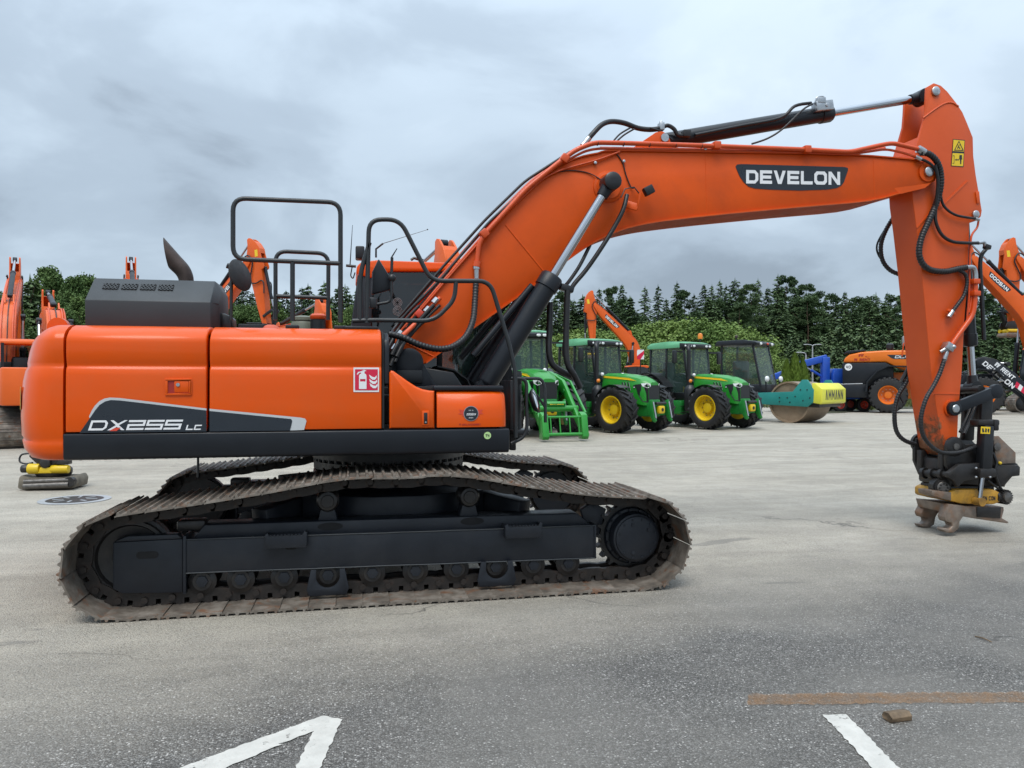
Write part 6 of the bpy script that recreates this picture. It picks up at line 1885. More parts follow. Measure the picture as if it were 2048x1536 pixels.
# ------------------------------------------------------------------ tractors
def fender(parent, x, y, r, w, a0, a1, m, th=0.03):
    b = MB()
    b.ribbon(arc(x, r * 0.98, r * 1.10, a0, a1, 12), y - w / 2, y + w / 2, th)
    return b.build('fender', m, parent, smooth=50)
def tractor(label, loc, yaw, loader=False, scale=1.0, beacon=False):
    t = thing('tractor', label, 'tractor', loc, yaw, 'green tractors parked in a row')
    t.scale = (scale,) * 3
    fr_r, rr_r = 0.78, 1.0
    for s in (-1, 1):
        wheel(t, 0, s * 0.95, fr_r, 0.58, s, 0.455, 17, M['yellow'], steer=0)
        wheel(t, -2.80, s * 0.95, rr_r, 0.68, s, 0.60, 19, M['yellow'])
        fender(t, 0, s * 0.95, fr_r, 0.50, 62, 150, M['black'], 0.02)
        fender(t, -2.80, s * 0.92, rr_r, 0.66, 30, 165, M['black'], 0.04)
    b = MB()
    b.box(-2.9, 0.9, -0.27, 0.27, 0.55, 1.12); b.build('chassis', M['green_dark'], t, bevel=0.05)
    MB().box(-0.14, 0.14, -0.72, 0.72, 0.66, 0.88).build('front_axle', M['green_dark'], t, bevel=0.04)
    MB().box(-2.98, -2.62, -0.70, 0.70, 0.82, 1.18).build('rear_axle', M['green_dark'], t, bevel=0.05)
    # hood
    hs = [(-1.12, 0.44, 1.10, 2.02), (-0.6, 0.44, 1.10, 2.01), (0.0, 0.42, 1.05, 1.965), (0.40, 0.40, 0.98, 1.90), (0.68, 0.36, 0.93, 1.80), (0.84, 0.27, 0.93, 1.70)]
    rings = []
    for x, hw, z0, z1 in hs:
        rings.append([(x, -hw, z0), (x, -hw * 1.02, z0 + (z1 - z0) * 0.45), (x, -hw * 0.97, z0 + (z1 - z0) * 0.78), (x, -hw * 0.80, z0 + (z1 - z0) * 0.93), (x, -hw * 0.42, z1 - 0.012), (x, -hw * 0.36, z1 - 0.0), (x, hw * 0.36, z1), (x, hw * 0.42, z1 - 0.012), (x, hw * 0.80, z0 + (z1 - z0) * 0.93), (x, hw * 0.97, z0 + (z1 - z0) * 0.78), (x, hw * 1.02, z0 + (z1 - z0) * 0.45), (x, hw, z0)])
    b = MB(); b.loft(rings, True, True); hd_ = b.build('hood', M['green'], t, smooth=40)
    for s in (-1, 1):
        # yellow stripe, vents, black nose side, lamps
        b = MB(); b.add([(-1.10, s * 0.440, 1.86), (-1.10, s * 0.435, 1.93), (0.10, s * 0.405, 1.845), (0.42, s * 0.393, 1.74), (0.10, s * 0.421, 1.775)], [(0, 1, 2, 3, 4)]); b.build('stripe', M['stickery'], hd_, smooth=0, dirn=False)
        for k in range(3):
            x = -0.22 + k * 0.13
            b = MB(); b.add([(x, s * 0.437, 1.70), (x + 0.05, s * 0.436, 1.70), (x + 0.13, s * 0.4365, 1.42), (x + 0.08, s * 0.4375, 1.42)], [(0, 1, 2, 3)]); b.build('vent', M['black'], hd_, smooth=0, dirn=False)
            b = MB(); b.add([(x + .06, s * 0.4385, 1.70), (x + 0.075, s * 0.4385, 1.70), (x + 0.155, s * 0.4385, 1.42), (x + 0.14, s * 0.4385, 1.42)], [(0, 1, 2, 3)]); b.build('vent_trim', M['silver'], hd_, smooth=0, dirn=False)
        b = MB(); b.add([(0.36, s * 0.414, 1.62), (0.80, s * 0.315, 1.66), (0.845, s * 0.29, 1.50), (0.845, s * 0.285, 1.02), (0.66, s * 0.378, 1.05), (0.48, s * 0.408, 1.30)], [(0, 1, 2, 3, 4, 5)]); b.build('nose_panel', M['black'], hd_, smooth=0, dirn=False)
        b = MB(); b.add([(0.60, s * 0.392, 1.66), (0.83, s * 0.305, 1.665), (0.862, s * 0.20, 1.64), (0.862, s * 0.20, 1.56), (0.84, s * 0.305, 1.51), (0.66, s * 0.375, 1.56)], [(0, 1, 2, 3, 4, 5)]); b.build('headlight', M['lamp'], hd_, smooth=0, dirn=False)
        b = MB(); b.add([(0.30, s * 0.426, 1.60), (0.38, s * 0.420, 1.60), (0.38, s * 0.420, 1.50), (0.30, s * 0.428, 1.50)], [(0, 1, 2, 3)]); b.build('dealer_sticker', M['decal'], hd_, smooth=0, dirn=False)
        b = MB(); b.add([(0.315, s * 0.430, 1.545), (0.365, s * 0.427, 1.545), (0.365, s * 0.427, 1.515), (0.315, s * 0.430, 1.515)], [(0, 1, 2, 3)]); b.build('dealer_sticker', M['white'], hd_, smooth=0, dirn=False)
    MB().add([(0.846, -0.27, 1.60), (0.846, 0.27, 1.60), (0.846, 0.26, 0.98), (0.846, -0.26, 0.98)], [(0, 1, 2, 3)]).build('grille', M['black'], hd_, smooth=0, dirn=False)
    MB().add([(-0.9, -0.14, 2.0195), (0.4, -0.13, 1.912), (0.4, 0.13, 1.912), (-0.9, 0.14, 2.0195)], [(0, 1, 2, 3)]).build('hood_ridge', M['green'], hd_, smooth=0)
    # front linkage
    b = MB(); b.box(0.80, 1.05, -0.34, 0.34, 0.60, 1.02); b.build('front_linkage', M['green_dark'], t, bevel=0.04)
    for s in (-1, 1):
        b = MB(); b.prism([(0.92, 0.92), (1.02, 1.10), (1.12, 1.12), (1.16, 0.95), (1.20, 0.62), (1.28, 0.44), (1.22, 0.38), (1.12, 0.42), (1.02, 0.60), (0.92, 0.62)], s * 0.40 - 0.035, s * 0.40 + 0.035); b.build('lift_arm', M['green_dark'], t, bevel=0.012)
        MB().cyl((1.14, s * 0.40, 1.05), (1.26, s * 0.40, 0.52), 0.03, n=10).build('lift_ram', M['steel'], t)
    MB().box(1.05, 1.20, -0.15, 0.15, 0.66, 0.92).build('shaft_guard', M['yellow'], t, bevel=0.05)
    MB().cyl((1.201, 0, 0.79), (1.21, 0, 0.79), 0.06, n=14).build('shaft_stub', M['black'], t)
    MB().cyl((1.12, -0.25, 1.0), (1.12, 0.25, 1.0), 0.05, n=10).build('top_link', M['castblack'], t)
    # cab
    b = MB(); b.box(-3.10, -1.15, -0.62, 0.62, 1.02, 1.32); cbn = b.build('cab', M['black'], t, bevel=0.04)
    pil = [((-1.18, 0.62, 1.3), (-1.40, 0.70, 3.0)), ((-2.15, 0.80, 1.3), (-2.15, 0.78, 3.0)), ((-3.05, 0.72, 1.5), (-3.05, 0.68, 3.0))]
    for p0, p1 in pil:
        for s in (-1, 1):
            MB().beam((p0[0], s * p0[1], p0[2]), (p1[0], s * p1[1], p1[2]), 0.075, 0.075).build('cab_pillar', M['black'], cbn, bevel=0.012)
    for s in (-1, 1):
        MB().add([(-1.20, s * 0.63, 1.32), (-2.12, s * 0.80, 1.32), (-2.12, s * 0.785, 2.98), (-1.40, s * 0.70, 2.98)], [(0, 1, 2, 3)]).build('window_pane', M['glass2'], cbn, smooth=0)
        MB().add([(-2.18, s * 0.80, 1.75), (-3.02, s * 0.725, 1.75), (-3.02, s * 0.685, 2.98), (-2.18, s * 0.785, 2.98)], [(0, 1, 2, 3)]).build('window_pane', M['glass2'], cbn, smooth=0)
    MB().add([(-1.16, -0.60, 1.50), (-1.16, 0.60, 1.50), (-1.38, 0.68, 2.98), (-1.38, -0.68, 2.98)], [(0, 1, 2, 3)]).build('windscreen', M['glass2'], cbn, smooth=0)
    MB().add([(-3.06, -0.70, 1.70), (-3.06, 0.70, 1.70), (-3.06, 0.67, 2.98), (-3.06, -0.67, 2.98)], [(0, 1, 2, 3)]).build('rear_window', M['glass2'], cbn, smooth=0)
    MB().beam((-1.17, -0.30, 1.52), (-1.36, 0.25, 2.75), 0.02, 0.02).build('wiper', M['black'], cbn)
    b = MB(); b.prism([(-2.75, 1.32), (-2.2, 1.32), (-2.2, 1.70), (-2.6, 1.75), (-2.7, 2.5), (-2.82, 2.5), (-2.85, 1.7)], -0.26, 0.26); b.build('seat', M['black'], cbn, bevel=0.05)
    b = MB(); b.tube([(-1.65, 0, 1.3), (-1.75, 0, 1.85)], 0.06, 8); b.lathe([(0.20, 0), (0.22, 0.02), (0.20, 0.04)], (-1.78, 0, 1.86), (-0.5, 0, 1), 20); b.build('steering_wheel', M['black'], cbn)
    # roof with lamp band
    rs = [(-3.22, 0.70, 3.02, 3.16), (-3.0, 0.80, 3.0, 3.24), (-2.2, 0.86, 3.0, 3.28), (-1.5, 0.80, 3.02, 3.25), (-1.30, 0.74, 3.04, 3.20)]
    rings = [[(x, -w, z0), (x, -w, z0 + 0.10), (x, -w * 0.92, z1 - 0.02), (x, -w * 0.6, z1), (x, w * 0.6, z1), (x, w * 0.92, z1 - 0.02), (x, w, z0 + 0.10), (x, w, z0)] for x, w, z0, z1 in rs]
    b = MB(); b.loft(rings, True, True); b.build('cab_roof', M['green_roof'], cbn, smooth=45)
    rs = [(-1.50, 0.81, 2.97, 3.19), (-1.30, 0.76, 2.98, 3.17), (-1.16, 0.66, 3.02, 3.13)]
    rings = [[(x, -w, z0), (x, -w, z1), (x, w, z1), (x, w, z0)] for x, w, z0, z1 in rs]
    b = MB(); b.loft(rings, True, True); b.build('visor_band', M['black'], cbn, bevel=0.015)
    for y in (-0.56, -0.36, 0.36, 0.56, 0.70):
        xx = -1.165 if abs(y) < 0.65 else -1.27
        MB().ball((xx, y, 3.075), 0.075, 12, (0.25, 1.1, 0.62)).build('roof_lamp', M['lamp'], cbn)
    MB().ball((-1.27, -0.73, 3.075), 0.07, 12, (0.4, 0.6, 0.62)).build('roof_lamp', M['lamp'], cbn)
    # exhaust stack, canister, mirrors, steps
    b = MB(); b.tube(round_path([(-1.12, -0.72, 1.35), (-1.12, -0.72, 2.9), (-1.18, -0.70, 3.02), (-1.22, -0.55, 3.10)], 0.12), 0.075, 14); b.build('exhaust_stack', M['black'], t, smooth=60)
    b = MB(); b.lathe([(0.20, 0.62), (0.22, 0.66), (0.22, 1.42), (0.17, 1.52), (0.10, 1.60)], (-1.05, -0.74, 0), (0, 0, 1), 20); b.build('exhaust_canister', M['black'], t)
    for s in (-1, 1):
        MB().beam((-1.35, s * 0.72, 2.85), (-1.30, s * 1.30, 2.85), 0.04, 0.06).build('mirror_arm', M['black'], t)
        MB().box(-1.36, -1.27, s * 1.30 - 0.11, s * 1.30 + 0.11, 2.40, 2.90).build('wing_mirror', M['black'], t, bevel=0.04)
        MB().ball((-1.05, s * 0.52, 1.98), 0.07, 10).build('hood_lamp', M['lamp'], t)
        MB().box(-1.9, -1.3, s * 0.78 - 0.16, s * 0.78 + 0.16, 0.50, 1.02).build('side_tank', M['green_dark'] if s < 0 else M['black'], t, bevel=0.05)
        for z in (0.55, 0.80):
            MB().box(-1.28, -1.22, s * 0.85 - 0.2, s * 0.85 + 0.1, z, z + 0.03).build('step', M['black'], t)
    MB().ball((-1.08, -0.70, 1.75), 0.085, 10).build('indicator', M['amber'], t)
    if beacon:
        MB().cyl((-1.9, 0.86, 3.10), (-1.9, 0.90, 3.42), 0.025, n=8).build('beacon_post', M['black'], t)
        MB().lathe([(0.09, 0), (0.10, 0.10), (0.08, 0.20), (0.01, 0.23)], (-1.9, 0.90, 3.42), (0, 0, 1), 14).build('beacon', M['amber'], t)
    if loader:
        G_ = M['green']
        for s in (-1, 1):
            y = s * 0.56
            b = MB(); b.prism([(-0.95, 1.75), (-0.80, 1.95), (-0.55, 1.92), (0.55, 1.66), (0.85, 1.45), (2.10, 0.42), (2.12, 0.26), (1.98, 0.26), (0.65, 1.25), (-0.7, 1.62)], y - 0.05, y + 0.05); b.build('loader_beam', G_, t, bevel=0.015)
            MB().prism([(-1.0, 0.7), (-0.7, 0.7), (-0.65, 1.92), (-0.95, 1.92)], s * 0.56 - 0.12, s * 0.56 + 0.12).build('loader_mast', G_, t, bevel=0.02)
            MB().beam((-0.6, s * 0.70, 1.85), (0.75, s * 0.70, 1.62), 0.05, 0.05).build('parallel_bar', G_, t)
            MB().beam((0.75, s * 0.70, 1.62), (1.95, s * 0.70, 0.75), 0.05, 0.07).build('parallel_bar', G_, t)
            ram('loader_ram', (-0.65, s * 0.56, 0.85), (0.72, s * 0.56, 1.35), 0.055, 0.03, 0.55, t, mb='green_dark')
            b = MB(); b.prism([(2.0, 0.06), (2.30, 0.06), (2.36, 0.14), (2.22, 0.72), (2.02, 0.80), (1.92, 0.60)], s * 0.56 - 0.09, s * 0.56 + 0.09); b.build('hitch_ear', G_, t, bevel=0.02)
        for x, z, r_ in ((1.45, 0.86, 0.09), (2.18, 0.66, 0.03), (2.28, 0.20, 0.045)):
            MB().cyl((x, -0.66, z), (x, 0.66, z), r_, n=14).build('cross_tube', G_, t)
        MB().obox((1.50, 0, 0.98), (0.10, 0.55, 0.16), Matrix.Rotation(R(40), 3, 'Y')).build('name_box', G_, t, bevel=0.02)
        b = MB(); lettering(b, 'JOHN DEERE', (1.585, -0.20, 0.98), (0, 1, 0), (-0.64, 0, 0.77), 0.07, 0.40); b.build('lettering', M['stickery'], t, smooth=0, dirn=False)
        for y in (-0.40, -0.14, 0.14, 0.40):
            MB().beam((2.19, y, 0.65), (2.29, y, 0.20), 0.03, 0.03).build('hitch_bar', G_, t)
    return t
FWD = Vector((0.461, -0.887, 0)); YT = math.atan2(FWD.y, FWD.x)
def axle_at(px, py, off=0.95):
    p = SG(px, py)
    sd_ = Vector((0.887, 0.461, 0))
    return (p + sd_ * off).to_tuple()
YL = R(-86); FL = Vector((math.cos(YL), math.sin(YL), 0))
lo_p = (SG(1088, 885) + SG(1162, 880)) / 2 - FL * 2.2
tractor('green loader tractor with its lifting frame lowered to the ground, beside the excavator cylinders', (lo_p.x, lo_p.y, 0), YL, True, 1.06)
tractor('green tractor with yellow wheels standing next to the green loader tractor', axle_at(1232, 866), YT)
tractor('green tractor with yellow wheels parked between another tractor and the yellow fronted roller', axle_at(1420, 859), YT - R(2), beacon=True)

# ------------------------------------------------------------------ soil compactor
rp = SG(1590, 845)
r_ = thing('road_roller', 'teal and lemon yellow road roller with rusty smooth drum', 'road roller', (rp.x + 0.5, rp.y + 0.4, 0), R(-55))
r_.scale = (1.12,) * 3
MB().lathe([(0.70, -0.98), (0.72, -1.05), (0.78, -1.05), (0.78, 1.05), (0.72, 1.05), (0.70, 0.98), (0.66, 0.5), (0.02, 0.5)], (0, 0, 0.78), (0, 1, 0), 56).build('drum', M['drum'], r_, smooth=40)
MB().lathe([(0.55, 0), (0.5, 0.15), (0.2, 0.2), (0.02, 0.2)], (0, -0.75, 0.78), (0, -1, 0), 24).build('drum_motor', M['void'], r_)
for s in (-1, 1):
    b = MB(); b.prism([(-1.35, 0.70), (0.75, 0.62), (0.98, 0.80), (1.0, 1.25), (0.75, 1.62), (0.55, 1.62), (0.20, 1.18), (-1.35, 1.12)], s * 1.13 - 0.05, s * 1.13 + 0.05)
    b.build('frame_plate', M['teal'], r_, bevel=0.015)
    bl = MB()
    for x, z in ((-0.3, 0.95), (0.0, 0.95), (0.3, 1.0), (-0.3, 0.8), (0.1, 0.78), (0.5, 1.25), (0.75, 1.25), (0.6, 0.85), (0.85, 0.95)):
        bl.cyl((x, s * 1.18, z), (x, s * 1.195, z), 0.025, n=8)
    bl.build('frame_bolt', M['castblack'], r_, kind='stuff')
b = MB(); b.prism([(0.92, 0.78), (1.24, 0.72), (1.30, 0.78), (1.30, 1.28), (1.05, 1.50), (0.92, 1.50)], -1.17, 1.17); bm_ = b.build('front_beam', M['lime'], r_, bevel=0.025)
b = MB(); lettering(b, 'AMMANN', (1.304, -0.86, 0.88), (0, 1, 0), (0, 0, 1), 0.36, 1.72, t=0.17, gap=0.24, w=0.80); b.build('lettering', M['decal'], bm_, smooth=0, dirn=False)
MB().box(0.7, 1.15, -1.05, 1.05, 0.60, 0.74).build('scraper_bar', M['castblack'], r_, bevel=0.02)
b = MB(); b.box(-1.35, -1.1, -1.12, 1.12, 0.7, 1.1); b.build('rear_beam', M['teal'], r_, bevel=0.02)
for s in (-1, 1):
    wheel(r_, -3.1, s * 0.82, 0.75, 0.55, s, 0.36, 18, M['lime'])
b = MB(); b.box(-4.6, -2.6, -0.75, 0.75, 0.75, 1.75); b.build('engine_hood', M['lime'], r_, bevel=0.08)
b = MB(); b.box(-3.0, -1.25, -0.70, 0.70, 0.95, 1.45); cbr = b.build('cab', M['charcoal'], r_, bevel=0.04)
for x0, x1 in ((-2.95, -2.95), (-1.28, -1.62)):
    for s in (-1, 1):
        MB().beam((x0, s * 0.68, 1.4), (x1, s * 0.68, 3.02), 0.07, 0.07).build('cab_pillar', M['charcoal'], cbr)
for s in (-1, 1):
    MB().add([(-2.92, s * 0.69, 1.45), (-1.30, s * 0.69, 1.45), (-1.62, s * 0.69, 3.0), (-2.92, s * 0.69, 3.0)], [(0, 1, 2, 3)]).build('window_pane', M['glass2'], cbr, smooth=0)
MB().add([(-1.26, -0.66, 1.45), (-1.26, 0.66, 1.45), (-1.60, 0.66, 3.0), (-1.60, -0.66, 3.0)], [(0, 1, 2, 3)]).build('windscreen', M['glass2'], cbr, smooth=0)
MB().prism([(-3.2, 3.0), (-1.45, 3.0), (-1.35, 3.06), (-1.45, 3.14), (-2.0, 3.22), (-3.1, 3.2)], -0.82, 0.82).build('cab_roof', M['charcoal'], cbr, bevel=0.03)
b = MB(); b.box(-2.7, -2.2, -0.3, 0.3, 1.4, 2.4); b.build('seat', M['black'], cbr, bevel=0.08)
for s in (-1, 1):
    MB().ball((-1.36, s * 0.5, 3.05), 0.06, 10).build('roof_lamp', M['lamp'], cbr)
    MB().ball((-1.05, s * 0.62, 1.66), 0.13, 12, (0.6, 1, 1)).build('work_lamp', M['lamp'], r_)
    MB().cyl((-1.10, s * 0.62, 1.1), (-1.10, s * 0.62, 1.62), 0.03, n=8).build('lamp_post', M['charcoal'], r_)
MB().ball((-1.36, 0.1, 3.06), 0.05, 10).build('marker_lamp', M['redmark'], cbr)
MB().cyl((-2.4, -0.5, 3.2), (-2.4, -0.5, 3.32), 0.03, n=8).build('beacon_post', M['black'], cbr)
MB().lathe([(0.07, 0), (0.07, 0.07), (0.02, 0.12)], (-2.4, -0.5, 3.32), (0, 0, 1), 12).build('beacon', M['rust_pipe'], cbr)

# ------------------------------------------------------------------ wheel loader
wp_ = SG(1778, 826)
wl = thing('wheel_loader', 'amber and charcoal wheel loader standing behind the upright arm', 'wheel loader', (wp_.x + 0.6, wp_.y + 0.95, 0), R(-35))
LO = M['loader_orange']
for x, s in ((0, -1), (0, 1), (4.65, -1), (4.65, 1)):
    wheel(wl, x, s * 1.15, 1.02, 0.75, s, 0.52, 22, M['pipe'] if False else LO, chev=False)
b = MB(); b.prism([(-2.32, 2.88), (-2.25, 3.12), (-2.0, 3.34), (-1.4, 3.48), (-0.2, 3.55), (1.1, 3.55), (1.5, 3.40), (2.0, 3.38), (2.0, 2.3), (1.2, 2.3), (0.35, 2.62), (-0.1, 2.88)], -0.95, 0.95)
hdl = b.build('hood', LO, wl, bevel=0.10, seg=3)
b = MB(); b.prism([(-2.36, 2.86), (-0.12, 2.86), (0.30, 2.62), (0.30, 1.9), (-0.6, 1.5), (-2.36, 1.6)], -0.97, 0.97); b.build('radiator_cover', M['charcoal'], wl, bevel=0.04)
b = MB(); b.box(-2.55, -1.0, -1.15, 1.15, 0.85, 1.62); b.build('rear_weight', M['charcoal'], wl, bevel=0.06)
b = MB(); b.box(-1.0, 3.0, -0.5, 0.5, 0.8, 2.3); b.build('rear_frame', M['loader_orange'], wl, bevel=0.05)
for s in (-1, 1):
    b = MB(); b.ribbon([(-1.12, 1.2), (-1.05, 1.75), (-0.55, 2.35), (0.0, 2.62), (0.9, 2.60), (1.35, 2.35), (1.55, 1.8), (1.60, 1.0)], s * 1.25 - 0.35, s * 1.25 + 0.35, 0.06); b.build('fender', M['charcoal'], wl, smooth=50)
    b = MB(); b.ribbon([(3.5, 1.6), (3.8, 2.2), (4.4, 2.42), (5.2, 2.35), (5.6, 1.9)], s * 1.2 - 0.35, s * 1.2 + 0.35, 0.06); b.build('fender', M['charcoal'], wl, smooth=50)
def wflat(name, pts, m, y=-0.958, parent=None):
    b = MB(); b.poly([(x, y, z) for x, z in pts]); return b.build(name, m, parent or hdl, smooth=0, dirn=False)
wflat('side_decal', [(-0.05, 3.30), (2.0, 3.28), (2.0, 3.05), (0.35, 3.05), (0.2, 3.10)], M['decal'])
b = MB(); lettering(b, 'DL42', (0.35, -0.962, 3.10), (1, 0, 0), (0, 0, 1), 0.15, 1.0, slant=0.3, w=1.5); b.build('lettering', M['white'], hdl, smooth=0, dirn=False)
b = MB(); lettering(b, 'W RENT', (-1.75, -0.962, 2.96), (1, 0, 0), (0, 0, 1), 0.15, 0.85); b.build('lettering', M['darkred'], hdl, smooth=0, dirn=False); b = MB(); lettering(b, 'W', (-1.55, -0.962, 3.22), (1, 0, 0), (0, 0, 1), 0.14, 0.28, slant=0.3); b.build('lettering', M['darkred'], hdl, smooth=0, dirn=False); b = MB(); lettering(b, 'L', (-1.15, -0.962, 3.18), (1, 0, 0), (0, 0, 1), 0.07, 0.2); b.build('lettering', M['darkred'], hdl, smooth=0, dirn=False)
sp_ = MB(); sp_.poly([(-2.05 + 0.20 * math.cos(2 * math.pi * k / 24), -0.974, 2.62 + 0.20 * math.sin(2 * math.pi * k / 24)) for k in range(24)]); sp_.build('speed_sign', M['white'], wl, smooth=0, dirn=False)
b = MB(); lettering(b, '40', (-2.17, -0.978, 2.54), (1, 0, 0), (0, 0, 1), 0.16, 0.24); b.build('lettering', M['decal'], wl, smooth=0, dirn=False)
b = MB(); b.prism([(-2.3, 3.42), (-2.1, 3.56), (-1.2, 3.62), (-1.1, 3.56), (-1.9, 3.42)], -0.9, 0.9); b.build('rear_spoiler', M['charcoal'], wl, bevel=0.02)
MB().lathe([(0.16, 0), (0.17, 0.1), (0.2, 0.12), (0.2, 0.36), (0.1, 0.44)], (0.15, -0.2, 3.55), (0, 0, 1), 18).build('air_cleaner', M['black'], wl)
MB().box(0.75, 1.55, -0.9, -0.3, 3.80, 4.35).build('heater_box', M['greyplastic'], wl, bevel=0.06)
MB().box(0.9, 1.4, -0.8, -0.4, 3.5, 3.80).build('heater_mount', M['black'], wl)
b = MB(); b.tube(round_path([(1.05, -1.0, 2.45), (0.98, -1.0, 3.95), (0.80, -1.0, 3.95), (0.72, -1.0, 3.2)], 0.1), 0.03, 8); b.tube(round_path([(0.98, -1.0, 3.3), (1.1, -1.05, 2.7), (1.45, -1.15, 2.1), (1.5, -1.15, 1.6)], 0.1), 0.03, 8); b.build('handrail', M['pipe'], wl, smooth=60)
b = MB(); b.box(1.7, 3.35, -0.78, 0.78, 2.2, 2.75); cbl = b.build('cab', M['charcoal'], wl, bevel=0.05)
MB().box(1.6, 3.5, -0.88, 0.88, 4.05, 4.25).build('cab_roof', LO, cbl, bevel=0.06)
for x in (1.75, 2.4, 3.3):
    for s in (-1, 1):
        MB().beam((x, s * 0.75, 2.7), (x, s * 0.75, 4.1), 0.08, 0.08).build('cab_pillar', M['charcoal'], cbl)
for s in (-1, 1):
    MB().add([(1.78, s * 0.765, 2.75), (3.28, s * 0.765, 2.75), (3.28, s * 0.765, 4.06), (1.78, s * 0.765, 4.06)], [(0, 1, 2, 3)]).build('window_pane', M['glass2'], cbl, smooth=0)
b = MB(); b.box(3.3, 5.2, -0.55, 0.55, 0.9, 2.2); b.build('front_frame', M['charcoal'], wl, bevel=0.08)
for s in (-1, 1):
    b = MB(); b.prism([(4.35, 2.95), (4.7, 3.15), (5.3, 2.98), (6.2, 2.2), (6.9, 1.35), (7.3, 0.45), (7.0, 0.30), (6.65, 0.9), (5.9, 1.6), (5.1, 2.35), (4.4, 2.6)], s * 0.78 - 0.07, s * 0.78 + 0.07)
    la_ = b.build('lift_arm', M['charcoal'], wl, bevel=0.03)
    if s < 0:
        ux = Vector((0.72, 0, -0.69)); uy = Vector((0.69, 0, 0.72))
        b = MB(); lettering(b, 'DEVELON', Vector((4.62, -0.855, 2.72)), ux, uy, 0.26, 1.95, w=1.0); b.build('lettering', M['white'], la_, smooth=0, dirn=False); b = MB(); lettering(b, 'W RENT', Vector((5.18, -0.855, 2.68)), ux, uy, 0.22, 1.2); b.build('lettering', M['white'], la_, smooth=0, dirn=False)
        for k in range(3):
            o_ = Vector((6.13, -0.855, 1.52)) + ux * (k * 0.2)
            b = MB(); b.poly([o_, o_ + ux * 0.2, o_ + ux * 0.2 + uy * 0.26 - ux * 0.1, o_ + uy * 0.26 - ux * 0.1]); b.build('hazard_stripe', M['red'] if k % 2 == 0 else M['white'], la_, smooth=0, dirn=False)
ram('lift_ram', (3.9, -0.6, 1.4), (5.9, -0.6, 1.9), 0.12, 0.06, 0.6, wl, mb='black')
ram('tilt_ram', (4.0, 0.0, 2.95), (6.0, 0.0, 2.75), 0.12, 0.06, 0.6, wl, mb='black')
b = MB(); b.prism([(7.1, 0.15), (8.6, 0.05), (8.65, 0.12), (7.5, 0.4), (7.25, 1.0), (7.6, 1.65), (7.5, 1.72), (7.0, 1.3), (6.95, 0.5)], -1.5, 1.5); b.build('bucket', M['charcoal'], wl, bevel=0.02)
MB().ball((-2.4, -1.16, 1.25), 0.05, 8).build('side_lamp', M['lamp'], wl)
MB().cyl((-2.56, -0.9, 1.62), (-1.3, -1.16, 1.66), 0.03, n=8).build('handrail', M['galv'], wl)

# ------------------------------------------------------------------ blue crane trailer, street lamps
cp = SD(1650, 770, 46); cp.z = 0
bt = thing('crane_trailer', 'blue loading crane trailer behind the roller', 'crane', cp, R(-10))
BL = M['blue']
MB().box(-0.35, 0.35, -0.35, 0.35, 0.8, 1.5).build('crane_base', BL, bt, bevel=0.05)
MB().box(-0.22, 0.22, -0.22, 0.22, 1.5, 3.25).build('mast', BL, bt, bevel=0.05)
MB().beam((0.1, 0, 3.2), (-1.75, -0.1, 2.75), 0.28, 0.40).build('crane_boom', BL, bt, bevel=0.04)
MB().beam((-1.6, -0.05, 2.65), (-3.3, -0.2, 2.0), 0.22, 0.34).build('crane_boom', BL, bt, bevel=0.04)
ram('crane_ram', (-0.2, 0, 2.1), (-1.3, 0, 2.75), 0.07, 0.04, 0.6, bt, mb='blue')
MB().prism([(0.3, 1.6), (1.35, 1.6), (1.5, 2.1), (1.3, 2.55), (0.4, 2.55), (0.3, 2.2)], -0.4, 0.4).build('seat_box', BL, bt, bevel=0.04)
MB().box(-3.5, 2.6, -0.9, 0.9, 0.75, 0.95).build('trailer_bed', BL, bt, bevel=0.03)
for x in (-0.6, 0.5, 1.9):
    for s in (-1, 1):
        wheel(bt, x, s * 0.85, 0.42, 0.35, s, 0.22, 16, M['redmark'])
MB().cyl((1.2, -0.9, 1.5), (2.4, -0.9, 1.45), 0.05, n=8).build('support_leg', M['redmark'], bt)

def lamp(px, py_top, t, arms, label):
    p = SD(px, 768, t); h = CAM[2] + (768 - py_top) * t / F
    o = thing('street_lamp', label, 'street lamp', (p.x, p.y, 0), -TH, 'street lamps')
    MB().tube([(0, 0, 0), (0, 0, h - 0.15)], [0.09, 0.05], 10).build('pole', M['galv'], o)
    for s in arms:
        MB().tube(round_path([(0, 0, h - 0.5), (0, 0, h), (s * 0.34, 0, h + 0.03)], 0.2), 0.035, 8).build('lamp_arm', M['galv'], o, smooth=60)
        MB().box(s * 0.50 - 0.20, s * 0.50 + 0.20, -0.10, 0.10, h + 0.00, h + 0.07).build('lamp_head', M['galv'], o, bevel=0.03)
lamp(1625, 690, 62, (-1, 1), 'tall grey street lamp with two heads among the trees')
lamp(1612, 706, 52, (-1,), 'grey street lamp with one head behind the clipped conifer')
lamp(1732, 652, 100, (-1, 1), 'distant street lamp with two heads before the dark forest')

